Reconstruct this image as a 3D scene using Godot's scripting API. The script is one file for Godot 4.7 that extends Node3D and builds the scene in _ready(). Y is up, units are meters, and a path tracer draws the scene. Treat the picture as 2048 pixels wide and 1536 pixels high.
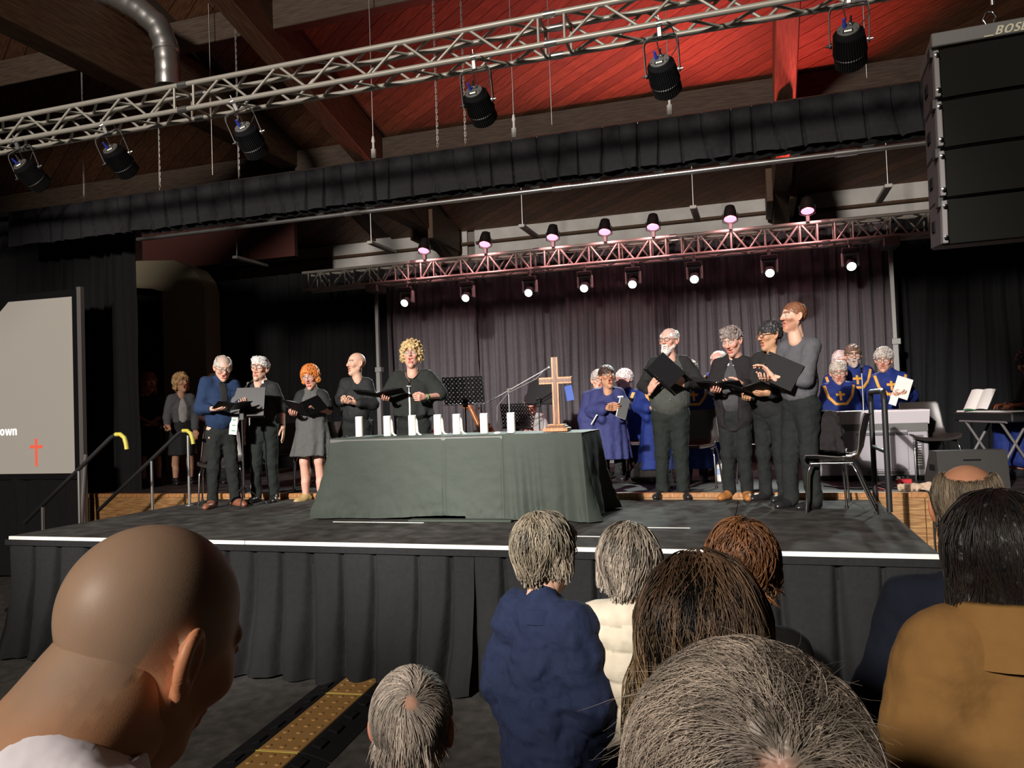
extends Node3D
# A choir service on a hall stage. x runs along the stage front, y up, -z towards the back of the stage; metres.
const DECK := 1.02
const PERM := 1.08
const ORD := ["first", "second", "third", "fourth", "fifth", "sixth", "seventh", "eighth", "ninth", "tenth", "eleventh", "twelfth", "thirteenth", "fourteenth"]

class Geo:
	var v := PackedVector3Array()
	var n := PackedVector3Array()
	var c := PackedColorArray()
	var ix := PackedInt32Array()
	func tri(a: Vector3, b: Vector3, d: Vector3, col := Color.WHITE) -> void:
		var nn := (b - a).cross(d - a).normalized()
		var i := v.size()
		v.append_array(PackedVector3Array([a, b, d])); n.append_array(PackedVector3Array([nn, nn, nn])); c.append_array(PackedColorArray([col, col, col]))
		ix.append_array(PackedInt32Array([i, i + 2, i + 1]))
	func quad(a: Vector3, b: Vector3, d: Vector3, e: Vector3, col := Color.WHITE) -> void:
		var nn := (d - a).cross(e - b).normalized()
		var i := v.size()
		v.append_array(PackedVector3Array([a, b, d, e])); n.append_array(PackedVector3Array([nn, nn, nn, nn])); c.append_array(PackedColorArray([col, col, col, col]))
		ix.append_array(PackedInt32Array([i, i + 2, i + 1, i, i + 3, i + 2]))
	# a box with chamfered edges
	func box(size: Vector3, at := Vector3.ZERO, basis := Basis(), bev := 0.004, col := Color.WHITE) -> void:
		var h := size / 2.0
		var b := minf(bev, minf(h.x, minf(h.y, h.z)) * 0.45)
		var ax := [Vector3.RIGHT, Vector3.UP, Vector3.BACK]
		for k in 3:
			for s: float in [-1.0, 1.0]:
				var w: Vector3 = ax[k]; var p: Vector3 = ax[(k + 1) % 3] * s; var q: Vector3 = ax[(k + 2) % 3]
				var hp := absf(p.dot(h)) - b; var hq := absf(q.dot(h)) - b; var o := w * s * absf(w.dot(h))
				quad(at + basis * (o - p * hp - q * hq), at + basis * (o + p * hp - q * hq), at + basis * (o + p * hp + q * hq), at + basis * (o - p * hp + q * hq), col)
		for k in 3:
			var e: Vector3 = ax[k]; var p: Vector3 = ax[(k + 1) % 3]; var q: Vector3 = ax[(k + 2) % 3]
			var he := e.dot(h) - b; var hp := p.dot(h); var hq := q.dot(h)
			for sp: float in [-1.0, 1.0]:
				for sq: float in [-1.0, 1.0]:
					var a1 := p * sp * hp + q * sq * (hq - b); var a2 := p * sp * (hp - b) + q * sq * hq
					if sp * sq > 0: quad(at + basis * (a1 - e * he), at + basis * (a2 - e * he), at + basis * (a2 + e * he), at + basis * (a1 + e * he), col)
					else: quad(at + basis * (a2 - e * he), at + basis * (a1 - e * he), at + basis * (a1 + e * he), at + basis * (a2 + e * he), col)
		for sx: float in [-1.0, 1.0]:
			for sy: float in [-1.0, 1.0]:
				for sz: float in [-1.0, 1.0]:
					var p1 := Vector3(sx * h.x, sy * (h.y - b), sz * (h.z - b)); var p2 := Vector3(sx * (h.x - b), sy * h.y, sz * (h.z - b)); var p3 := Vector3(sx * (h.x - b), sy * (h.y - b), sz * h.z)
					if sx * sy * sz > 0: tri(at + basis * p1, at + basis * p2, at + basis * p3, col)
					else: tri(at + basis * p1, at + basis * p3, at + basis * p2, col)
	# a smooth surface: rows of points, each row the same length; closed joins last to first in a row
	func rows(r: Array, closed := false, col := Color.WHITE, cols: Array = []) -> void:
		var nr := r.size(); var base := v.size()
		var first: PackedVector3Array = r[0]
		var m := first.size()
		var nn := PackedVector3Array(); nn.resize(nr * m)
		for j in nr:
			v.append_array(r[j])
			for i in m: c.append(col if cols.is_empty() else cols[j])
		var mm := m if closed else m - 1
		for j in nr - 1:
			for i in mm:
				var i2 := (i + 1) % m
				var a := j * m + i; var b := j * m + i2; var d := (j + 1) * m + i2; var e := (j + 1) * m + i
				var fn := (v[base + d] - v[base + a]).cross(v[base + e] - v[base + b])
				nn[a] += fn; nn[b] += fn; nn[d] += fn; nn[e] += fn
				ix.append_array(PackedInt32Array([base + a, base + d, base + b, base + a, base + e, base + d]))
		for i in nn.size(): nn[i] = nn[i].normalized()
		n.append_array(nn)
	func fan(ring: PackedVector3Array, flip := false, col := Color.WHITE) -> void:
		var o := Vector3.ZERO
		for p in ring: o += p
		o /= ring.size()
		for i in ring.size():
			var a := ring[i]; var b := ring[(i + 1) % ring.size()]
			if flip: tri(o, b, a, col)
			else: tri(o, a, b, col)
	func tube(pts: Array, r, sides := 8, cap := true, col := Color.WHITE, cols: Array = []) -> void:
		var rr := []
		var up := Vector3.UP
		for k in pts.size():
			var a: Vector3 = pts[maxi(k - 1, 0)]; var b: Vector3 = pts[mini(k + 1, pts.size() - 1)]
			var d := (b - a).normalized()
			if k == 0 or absf(up.dot(d)) > 0.98: up = Vector3.UP if absf(d.y) < 0.9 else Vector3.RIGHT
			var x := up.cross(d).normalized(); up = d.cross(x)
			var rad: float = r[k] if r is Array else r
			var ring := PackedVector3Array()
			for i in sides:
				var t := TAU * i / sides
				ring.append(pts[k] + x * cos(t) * rad + up * sin(t) * rad)
			rr.append(ring)
		rows(rr, true, col, cols)
		if cap:
			fan(rr[0], true, col if cols.is_empty() else cols[0]); fan(rr[-1], false, col if cols.is_empty() else cols[-1])
	# turned shape about y: profile of (radius, y)
	func lathe(prof: Array, sides := 24, xf := Transform3D(), col := Color.WHITE, hard := true) -> void:
		var k := 0
		while k < prof.size() - 1:
			var rr := []
			var last := k + 1 if hard else prof.size() - 1
			for j in range(k, last + 1):
				var ring := PackedVector3Array()
				for i in sides:
					var t := -TAU * i / sides
					ring.append(xf * Vector3(prof[j].x * cos(t), prof[j].y, prof[j].x * sin(t)))
				rr.append(ring)
			rows(rr, true, col)
			k = last
	func add(g: Geo, xf := Transform3D(), pal: Array = []) -> void:
		var base := v.size()
		var flip := xf.basis.determinant() < 0
		var nb := xf.basis.inverse().transposed()
		for i in g.v.size():
			v.append(xf * g.v[i]); n.append((nb * g.n[i]).normalized())
		c.append_array(g.c)
		for i in range(0, g.ix.size(), 3):
			if flip: ix.append_array(PackedInt32Array([base + g.ix[i], base + g.ix[i + 2], base + g.ix[i + 1]]))
			else: ix.append_array(PackedInt32Array([base + g.ix[i], base + g.ix[i + 1], base + g.ix[i + 2]]))
	# flat outline in xy pulled out along z
	func prism(poly: PackedVector2Array, z0: float, z1: float, xf := Transform3D(), col := Color.WHITE) -> void:
		if Geometry2D.is_polygon_clockwise(poly): poly.reverse()
		var t := Geometry2D.triangulate_polygon(poly)
		for i in range(0, t.size(), 3):
			var a := poly[t[i]]; var b := poly[t[i + 1]]; var d := poly[t[i + 2]]
			if (b - a).cross(d - a) < 0:
				var s := b; b = d; d = s
			tri(xf * Vector3(a.x, a.y, z1), xf * Vector3(b.x, b.y, z1), xf * Vector3(d.x, d.y, z1), col)
			tri(xf * Vector3(a.x, a.y, z0), xf * Vector3(d.x, d.y, z0), xf * Vector3(b.x, b.y, z0), col)
		for i in poly.size():
			var a := poly[i]; var b := poly[(i + 1) % poly.size()]
			quad(xf * Vector3(a.x, a.y, z0), xf * Vector3(b.x, b.y, z0), xf * Vector3(b.x, b.y, z1), xf * Vector3(a.x, a.y, z1), col)
	func mesh() -> ArrayMesh:
		var a := []; a.resize(Mesh.ARRAY_MAX)
		a[Mesh.ARRAY_VERTEX] = v; a[Mesh.ARRAY_NORMAL] = n; a[Mesh.ARRAY_COLOR] = c; a[Mesh.ARRAY_INDEX] = ix
		var m := ArrayMesh.new(); m.add_surface_from_arrays(Mesh.PRIMITIVE_TRIANGLES, a)
		return m

# A smooth field of tapered capsules and ellipsoids joined with a smooth minimum, meshed as surface nets.
class Fld:
	var kind := PackedInt32Array(); var a := PackedVector3Array(); var b := PackedVector3Array(); var ra := PackedFloat32Array(); var rb := PackedFloat32Array()
	var k := PackedFloat32Array(); var op := PackedInt32Array(); var col := PackedColorArray(); var sq := PackedVector3Array(); var xi: Array[Transform3D] = []
	var nz: FastNoiseLite; var na := 0.0; var folds := 0.0
	func push(kd: int, pa: Vector3, pb: Vector3, r1: float, r2: float, kk: float, o: int, cl: Color, s: Vector3, x: Transform3D) -> void:
		kind.append(kd); a.append(pa); b.append(pb); ra.append(r1); rb.append(r2); k.append(kk); op.append(o); col.append(cl); sq.append(s); xi.append(x)
	func cap(pa: Vector3, pb: Vector3, r1: float, r2: float, kk := 0.02, cl := Color.WHITE, s := Vector3.ONE, o := 0) -> void:
		push(0, pa, pb, r1, r2, kk, o, cl, s, Transform3D())
	func ell(ctr: Vector3, r: Vector3, kk := 0.02, cl := Color.WHITE, o := 0, bs := Basis()) -> void:
		push(1, ctr, r, minf(r.x, minf(r.y, r.z)), maxf(r.x, maxf(r.y, r.z)), kk, o, cl, Vector3.ONE, Transform3D(bs, ctr).affine_inverse())
	# upright hanging cloth: from top centre (radius r1) to bottom centre (radius r2), flattened in z by s.z, with fold_n waves
	func hang(top: Vector3, bot: Vector3, r1: float, r2: float, fold_n: float, amp: float, kk := 0.02, cl := Color.WHITE, s := Vector3.ONE) -> void:
		push(2, top, bot, r1, r2, kk, 0, cl, s, Transform3D(Basis(), Vector3(fold_n, amp, 0)))
	func d1(i: int, p: Vector3) -> float:
		var kd := kind[i]
		if kd == 1:
			var q := xi[i] * p
			var r := b[i]
			var k0 := (q / r).length()
			if k0 < 0.001: return -ra[i]
			return k0 * (k0 - 1.0) / (q / (r * r)).length()
		var o := a[i]
		var s := sq[i]
		var w := p - o
		if kd == 2:
			w /= s
			var ba := b[i] - o
			var h := clampf(w.dot(ba) / ba.dot(ba), 0.0, 1.0)
			var e := w - ba * h
			var fo := xi[i].origin
			var rr := lerpf(ra[i], rb[i], h) + fo.y * h * sin(fo.x * atan2(e.z, e.x) + 2.0 * sin(h * 2.0 + e.x * 9.0))
			var rad := Vector2(e.x, e.z).length() - rr
			var vert := absf((w.y - ba.y * 0.5)) - absf(ba.y) * 0.5
			return (minf(maxf(rad, vert), 0.0) + Vector2(maxf(rad, 0.0), maxf(vert, 0.0)).length()) * minf(s.x, s.z)
		var bb := b[i] - o
		if s != Vector3.ONE: w /= s
		var hh := clampf(w.dot(bb) / maxf(bb.dot(bb), 1e-9), 0.0, 1.0)
		return ((w - bb * hh).length() - lerpf(ra[i], rb[i], hh)) * minf(s.x, minf(s.y, s.z))
	func at(p: Vector3, act: PackedInt32Array) -> float:
		var d := 9.0
		for i in act:
			var e := d1(i, p)
			var kk := k[i]
			if op[i] == 0:
				if e < d + kk:
					var h := maxf(kk - absf(d - e), 0.0) / kk
					d = minf(d, e) - h * h * kk * 0.25
			else:
				var h := maxf(kk - absf(d + e), 0.0) / kk
				d = maxf(d, -e) + h * h * kk * 0.25
		if na > 0.0: d += na * nz.get_noise_3dv(p)
		return d
	func all() -> PackedInt32Array:
		return PackedInt32Array(range(kind.size()))
	func nearest(p: Vector3) -> Color:
		var best := 9.0; var r := Color.WHITE
		for i in kind.size():
			if op[i] == 1 and col[i].a > 0.5: continue
			var e := absf(d1(i, p)) + (0.002 if op[i] == 1 else 0.0)
			if e < best: best = e; r = col[i]
		return r
	# where a line from p along dir meets the surface
	func march(p: Vector3, dir: Vector3, far := 1.0) -> Vector3:
		var act := all(); var t := 0.0
		for i in 60:
			var d := at(p + dir * t, act)
			if d < 0.0008: break
			t += d * 0.8
			if t > far: break
		return p + dir * t
	func mesh(g: Geo, cell: float, many := false) -> void:
		var lo := Vector3.ONE * 99.0; var hi := -lo
		var km := 0.0
		for i in kind.size():
			km = maxf(km, k[i])
			if op[i] == 1: continue
			var e: Vector3
			if kind[i] == 1:
				e = Vector3.ONE * rb[i]
				lo = lo.min(a[i] - e); hi = hi.max(a[i] + e)
			else:
				e = sq[i] * (maxf(ra[i], rb[i]) + xi[i].origin.y)
				var bq := a[i] + (b[i] - a[i]) * sq[i]
				lo = lo.min(a[i].min(bq) - e); hi = hi.max(a[i].max(bq) + e)
		lo -= Vector3.ONE * (cell * 2.0 + na); hi += Vector3.ONE * (cell * 2.0 + na)
		var bx := ceili((hi.x - lo.x) / cell / 4.0); var by := ceili((hi.y - lo.y) / cell / 4.0); var bz := ceili((hi.z - lo.z) / cell / 4.0)
		var sx := bx * 4 + 1; var sy := by * 4 + 1; var sz := bz * 4 + 1
		var gr := PackedFloat32Array(); gr.resize(sx * sy * sz); gr.fill(1e9)
		var vi := PackedInt32Array(); vi.resize(sx * sy * sz); vi.fill(-1)
		var hd := cell * 2.0 * 1.7321
		var blocks := PackedInt32Array()
		var np := kind.size()
		var ds := PackedFloat32Array(); ds.resize(np)
		for jz in bz:
			for jy in by:
				for jx in bx:
					var ctr := lo + Vector3(jx * 4 + 2, jy * 4 + 2, jz * 4 + 2) * cell
					var dm := 9.0; var sub := 9.0
					for i in np:
						var e := d1(i, ctr)
						ds[i] = e
						if op[i] == 0: dm = minf(dm, e)
						else: sub = minf(sub, e)
					if dm > hd * 1.5 + km * 0.5 + na or (dm < -hd * 1.5 - na and sub > hd * 1.5 + km): continue
					var act := PackedInt32Array()
					for i in np:
						if op[i] == 0:
							if ds[i] < dm + hd * 3.0 + k[i]: act.append(i)
						elif ds[i] < hd * 1.5 + k[i]: act.append(i)
					for z in range(jz * 4, jz * 4 + 5):
						for y in range(jy * 4, jy * 4 + 5):
							var o := (z * sy + y) * sx
							for x in range(jx * 4, jx * 4 + 5):
								if gr[o + x] > 1e8: gr[o + x] = at(lo + Vector3(x, y, z) * cell, act)
					blocks.append((jz * by + jy) * bx + jx)
		var off := PackedInt32Array([0, 1, sx, sx + 1, sx * sy, sx * sy + 1, sx * sy + sx, sx * sy + sx + 1])
		var ea := PackedInt32Array([0, 2, 4, 6, 0, 1, 4, 5, 0, 1, 2, 3]); var eb := PackedInt32Array([1, 3, 5, 7, 2, 3, 6, 7, 4, 5, 6, 7])
		var cn := PackedVector3Array([Vector3(0, 0, 0), Vector3(1, 0, 0), Vector3(0, 1, 0), Vector3(1, 1, 0), Vector3(0, 0, 1), Vector3(1, 0, 1), Vector3(0, 1, 1), Vector3(1, 1, 1)])
		var cells := PackedInt32Array()
		var w := PackedFloat32Array(); w.resize(8)
		for bl in blocks:
			var jx := bl % bx; var jy := (bl / bx) % by; var jz := bl / (bx * by)
			for z in range(jz * 4, jz * 4 + 4):
				for y in range(jy * 4, jy * 4 + 4):
					for x in range(jx * 4, jx * 4 + 4):
						var o := (z * sy + y) * sx + x
						var neg := 0
						for q in 8:
							w[q] = gr[o + off[q]]
							if w[q] < 0.0: neg += 1
						if neg == 0 or neg == 8: continue
						var s := Vector3.ZERO; var m := 0
						for q in 12:
							var d0 := w[ea[q]]; var d2 := w[eb[q]]
							if (d0 < 0.0) != (d2 < 0.0):
								s += cn[ea[q]].lerp(cn[eb[q]], d0 / (d0 - d2)); m += 1
						vi[o] = g.v.size()
						var p := lo + (Vector3(x, y, z) + s / m) * cell
						g.v.append(p)
						var gx := w[1] + w[3] + w[5] + w[7] - w[0] - w[2] - w[4] - w[6]
						var gy := w[2] + w[3] + w[6] + w[7] - w[0] - w[1] - w[4] - w[5]
						var gz := w[4] + w[5] + w[6] + w[7] - w[0] - w[1] - w[2] - w[3]
						g.n.append(Vector3(gx, gy, gz).normalized())
						g.c.append(nearest(p) if many else col[0])
						cells.append(o)
		var st := PackedInt32Array([1, sx, sx * sy])
		for o in cells:
			for q in 3:
				var d0 := gr[o] < 0.0; var d2 := gr[o + st[q]] < 0.0
				if d0 == d2: continue
				var u := st[(q + 1) % 3]; var t := st[(q + 2) % 3]
				if o - u - t < 0: continue
				var v0 := vi[o]; var v1 := vi[o - u]; var v2 := vi[o - u - t]; var v3 := vi[o - t]
				if v0 < 0 or v1 < 0 or v2 < 0 or v3 < 0: continue
				if d0: g.ix.append_array(PackedInt32Array([v0, v2, v1, v0, v3, v2]))
				else: g.ix.append_array(PackedInt32Array([v0, v1, v2, v0, v2, v3]))

var M := {}
var used := {}
var rng := RandomNumberGenerator.new()

func numbered(called: String) -> String:
	var k: int = used.get(called, 0)
	used[called] = k + 1
	return called if k == 0 else "%s_%03d" % [called, k]

func tag(o: Node3D, label: String, category: String, group := "") -> Node3D:
	o.set_meta("label", label); o.set_meta("category", category)
	if group: o.set_meta("group", group)
	return o

func thing(called: String, label: String, category: String, at := Vector3.ZERO, turn := 0.0, group := "") -> Node3D:
	var o := Node3D.new(); o.name = numbered(called); add_child(o)
	o.position = at; o.rotation.y = deg_to_rad(turn)
	return tag(o, label, category, group)

func part(parent: Node3D, called: String, shape, m: Material, xf := Transform3D(), label := "") -> MeshInstance3D:
	var o := MeshInstance3D.new()
	o.mesh = shape.mesh() if shape is Geo else shape
	o.material_override = m
	o.transform = xf
	if parent == self: o.name = numbered(called)
	else:
		var key := "%d/%s" % [parent.get_instance_id(), called]
		o.name = called if not used.has(key) else "%s_%03d" % [called, used[key]]
		used[key] = used.get(key, 0) + 1
	if label: o.set_meta("label", label)
	parent.add_child(o, true)
	return o

func struct(called: String, shape, m: Material, xf := Transform3D()) -> MeshInstance3D:
	var o := part(self, called, shape, m, xf)
	o.set_meta("kind", "structure")
	return o

func dup(o: Node3D, at: Vector3, label := "", turn = null) -> Node3D:
	var r: Node3D = o.duplicate(); r.name = numbered(str(o.name).rstrip("0123456789").trim_suffix("_")); add_child(r); r.position = at
	if label: r.set_meta("label", label)
	if turn != null: r.rotation.y = deg_to_rad(turn)
	return r

func boxed(size: Vector3, at := Vector3.ZERO, basis := Basis(), bev := 0.004) -> Geo:
	var g := Geo.new(); g.box(size, at, basis, bev); return g

func tubed(pts: Array, r, sides := 8) -> Geo:
	var g := Geo.new(); g.tube(pts, r, sides); return g

func lathed(prof: Array, sides := 24, xf := Transform3D()) -> Geo:
	var g := Geo.new(); g.lathe(prof, sides, xf); return g

func fnoise(freq: float, sd := 1, oct := 3) -> FastNoiseLite:
	var f := FastNoiseLite.new(); f.noise_type = FastNoiseLite.TYPE_SIMPLEX_SMOOTH; f.frequency = freq; f.seed = sd; f.fractal_octaves = oct
	return f

func ntex(freq: float, sd: int, normal := false, lo := Color.BLACK, hi := Color.WHITE, oct := 4, size := 256, bump := 4.0) -> NoiseTexture2D:
	var t := NoiseTexture2D.new(); t.width = size; t.height = size; t.seamless = true; t.noise = fnoise(freq, sd, oct)
	if normal: t.as_normal_map = true; t.bump_strength = bump
	else:
		var g := Gradient.new(); g.set_color(0, lo); g.set_color(1, hi); t.color_ramp = g
	return t

# base colours are given as real-world (linear) values
func mat(called: String, r: float, g: float, b: float, rough := 0.8, metal := 0.0, spec := 0.5) -> StandardMaterial3D:
	var m := StandardMaterial3D.new(); m.resource_name = called
	m.albedo_color = Color(r, g, b).linear_to_srgb(); m.roughness = rough; m.metallic = metal; m.metallic_specular = spec
	M[called] = m
	return m

func textured(m: StandardMaterial3D, col: Texture2D, nrm: Texture2D, scale := Vector3.ONE, world := false, nscale := 1.0) -> StandardMaterial3D:
	m.uv1_triplanar = true; m.uv1_world_triplanar = world; m.uv1_scale = scale
	if col: m.albedo_texture = col
	if nrm: m.normal_enabled = true; m.normal_texture = nrm; m.normal_scale = nscale
	return m

func cloth(called: String, r: float, g: float, b: float, rough := 0.9) -> StandardMaterial3D:
	var m := mat(called, r, g, b, rough, 0.0, 0.3)
	return textured(m, M.weave_c, M.weave_n, Vector3.ONE * 3.0, false, 0.5)

func glow(called: String, c: Color, e: float) -> StandardMaterial3D:
	var m := mat(called, c.r * 0.5, c.g * 0.5, c.b * 0.5, 0.4)
	m.emission_enabled = true; m.emission = c; m.emission_energy_multiplier = e
	return m

func materials() -> void:
	M.weave_c = ntex(0.02, 3, false, Color(0.9, 0.9, 0.9), Color.WHITE, 4)
	M.weave_n = ntex(0.012, 5, true, Color.BLACK, Color.WHITE, 4, 256, 6.0)
	M.fine_n = ntex(0.15, 8, true, Color.BLACK, Color.WHITE, 3, 256, 3.0)
	M.grain = ntex(0.03, 11, false, Color(0.62, 0.55, 0.5), Color.WHITE, 4)
	M.scuff = ntex(0.015, 13, false, Color(0.55, 0.55, 0.55), Color.WHITE, 5, 512)
	for k in 4:
		var w := mat("plank%d" % k, 0.17 + 0.035 * k, 0.080 + 0.017 * k, 0.042 + 0.009 * k, 0.6)
		textured(w, M.grain, null, Vector3(0.4, 5.0, 5.0))
	textured(mat("glulam", 0.16, 0.095, 0.052, 0.65), M.grain, null, Vector3(4.0, 4.0, 0.35))
	textured(mat("purlin", 0.075, 0.050, 0.033, 0.7), M.grain, null, Vector3(0.35, 4.0, 4.0))
	textured(mat("fascia", 0.46, 0.27, 0.11, 0.45), M.grain, null, Vector3(0.5, 6.0, 6.0))
	mat("roof_dark", 0.05, 0.03, 0.02, 0.9)
	textured(mat("plaster", 0.80, 0.80, 0.78, 0.9), M.weave_c, null, Vector3.ONE * 0.4, true)
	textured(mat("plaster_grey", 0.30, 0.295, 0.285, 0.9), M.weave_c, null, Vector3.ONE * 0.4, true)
	textured(mat("hall_wall", 0.10, 0.09, 0.075, 0.9), M.scuff, null, Vector3.ONE * 0.3, true)
	textured(mat("carpet", 0.070, 0.064, 0.055, 0.95), M.scuff, null, Vector3.ONE * 0.8, true)
	textured(mat("deck", 0.085, 0.080, 0.074, 0.85, 0.0, 0.2), M.scuff, M.weave_n, Vector3(0.5, 0.5, 0.5), true, 0.25)
	textured(mat("stage_floor", 0.075, 0.06, 0.058, 0.65, 0.0, 0.3), M.scuff, null, Vector3.ONE * 0.5, true)
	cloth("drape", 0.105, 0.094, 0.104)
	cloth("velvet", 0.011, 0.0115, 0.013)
	cloth("valance", 0.034, 0.034, 0.039)
	cloth("skirting", 0.014, 0.0148, 0.0155)
	textured(mat("tablecloth", 0.041, 0.050, 0.0415, 0.7, 0.0, 0.3), null, M.weave_n, Vector3.ONE * 1.2, false, 0.3)
	mat("alu", 0.47, 0.455, 0.405, 0.42, 0.25)
	mat("rail_grey", 0.16, 0.15, 0.15, 0.5)
	mat("steel", 0.55, 0.55, 0.54, 0.3, 0.9)
	mat("chrome", 0.75, 0.75, 0.75, 0.14, 1.0)
	mat("black", 0.014, 0.014, 0.015, 0.45)
	mat("matt_black", 0.010, 0.010, 0.011, 0.9, 0.0, 0.2)
	mat("cover_black", 0.008, 0.008, 0.009, 0.6, 0.0, 0.25)
	mat("grey_plate", 0.11, 0.11, 0.105, 0.5)
	mat("blue_plug", 0.03, 0.06, 0.55, 0.4)
	mat("white_paint", 0.75, 0.75, 0.73, 0.6)
	mat("paper", 0.72, 0.71, 0.68, 0.8)
	mat("wax", 0.86, 0.83, 0.74, 0.5)
	mat("gold", 0.62, 0.30, 0.035, 0.6)
	mat("yellow", 0.42, 0.36, 0.05, 0.5)
	textured(mat("oak", 0.58, 0.30, 0.12, 0.4), M.grain, null, Vector3(6, 0.8, 6))
	textured(mat("walnut", 0.20, 0.085, 0.045, 0.4), M.grain, null, Vector3(6, 0.8, 6))
	textured(mat("instrument", 0.45, 0.17, 0.05, 0.3), M.grain, null, Vector3(6, 0.8, 6))
	mat("organ_grey", 0.32, 0.30, 0.33, 0.5)
	mat("organ_pale", 0.60, 0.56, 0.60, 0.5)
	mat("red", 0.5, 0.03, 0.04, 0.5)
	mat("green", 0.03, 0.25, 0.08, 0.5)
	mat("shell", 0.030, 0.024, 0.022, 0.38)
	mat("leather_brown", 0.20, 0.075, 0.04, 0.4)
	mat("leather_tan", 0.34, 0.14, 0.04, 0.5)
	mat("leather_black", 0.016, 0.016, 0.017, 0.28)
	var sk := mat("skin", 1, 1, 1, 0.5, 0.0, 0.4)
	sk.vertex_color_use_as_albedo = true
	textured(sk, null, M.fine_n, Vector3.ONE * 16.0, false, 0.12)
	var hr := mat("hair", 1, 1, 1, 0.45, 0.0, 0.4)
	hr.vertex_color_use_as_albedo = true

func _ready() -> void:
	rng.seed = 7
	set_stage()
	materials()
	lamps()
	room()
	stage()
	drapes()
	rigging()
	furniture()
	heads()
	performers()
	choir()
	audience()
	clutter()

func set_stage() -> void:
	var cam := Camera3D.new(); cam.name = "camera"
	var yaw := deg_to_rad(17.5); var th := atan(48.0 / 1560.0)
	var fw := Vector3(-sin(yaw) * cos(th), sin(th), -cos(yaw) * cos(th))
	var r0 := fw.cross(Vector3.UP).normalized(); var u0 := r0.cross(fw)
	cam.transform = Transform3D(Basis(r0 * cos(0.036) - u0 * sin(0.036), u0 * cos(0.036) + r0 * sin(0.036), -fw), Vector3(0, 2.0, 0))
	cam.fov = rad_to_deg(2.0 * atan(768.0 / 1560.0)); cam.near = 0.05; cam.far = 100.0
	add_child(cam); cam.current = true
	var e := Environment.new()
	e.background_mode = Environment.BG_COLOR; e.background_color = Color.BLACK
	e.tonemap_mode = Environment.TONE_MAPPER_LINEAR; e.tonemap_exposure = 1.0
	e.sdfgi_enabled = true; e.ssao_enabled = true; e.ssil_enabled = true
	var we := WorldEnvironment.new(); we.name = "world_environment"; we.environment = e; add_child(we)

func spot(called: String, at: Vector3, to: Vector3, col: Color, energy: float, angle: float, soft: float, size: float) -> void:
	var l := SpotLight3D.new(); l.name = numbered(called); l.light_color = col; l.light_energy = energy; l.spot_angle = angle; l.spot_angle_attenuation = soft; l.light_size = size
	l.spot_range = 60.0; l.spot_attenuation = 2.0; l.shadow_enabled = true
	add_child(l); l.look_at_from_position(at, to, Vector3.UP if absf((to - at).normalized().y) < 0.95 else Vector3.RIGHT)

const FOH := Vector3(-4.9, 8.0, 10.6)
func lamps() -> void:
	# the follow spot and the wide wash at the back of the hall
	spot("follow_spot", FOH, Vector3(-4.35, 1.5, -7.6), Color(1.0, 0.975, 0.955), 490.0, 9.3, 0.6, 0.11)
	spot("follow_spot", FOH + Vector3(0.5, 0, 0), Vector3(-0.6, 1.5, -7.6), Color(1.0, 0.975, 0.955), 490.0, 9.3, 0.6, 0.11)
	spot("front_wash", FOH + Vector3(0.3, 0.0, 0.0), Vector3(-1.6, 3.4, -8.0), Color(1.0, 0.95, 0.90), 255.0, 34.0, 0.5, 0.8)

# ---------------------------------------------------------------- room
func roof_y(z: float) -> float: return 6.3 + 0.27 * (z + 11.0)

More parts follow.
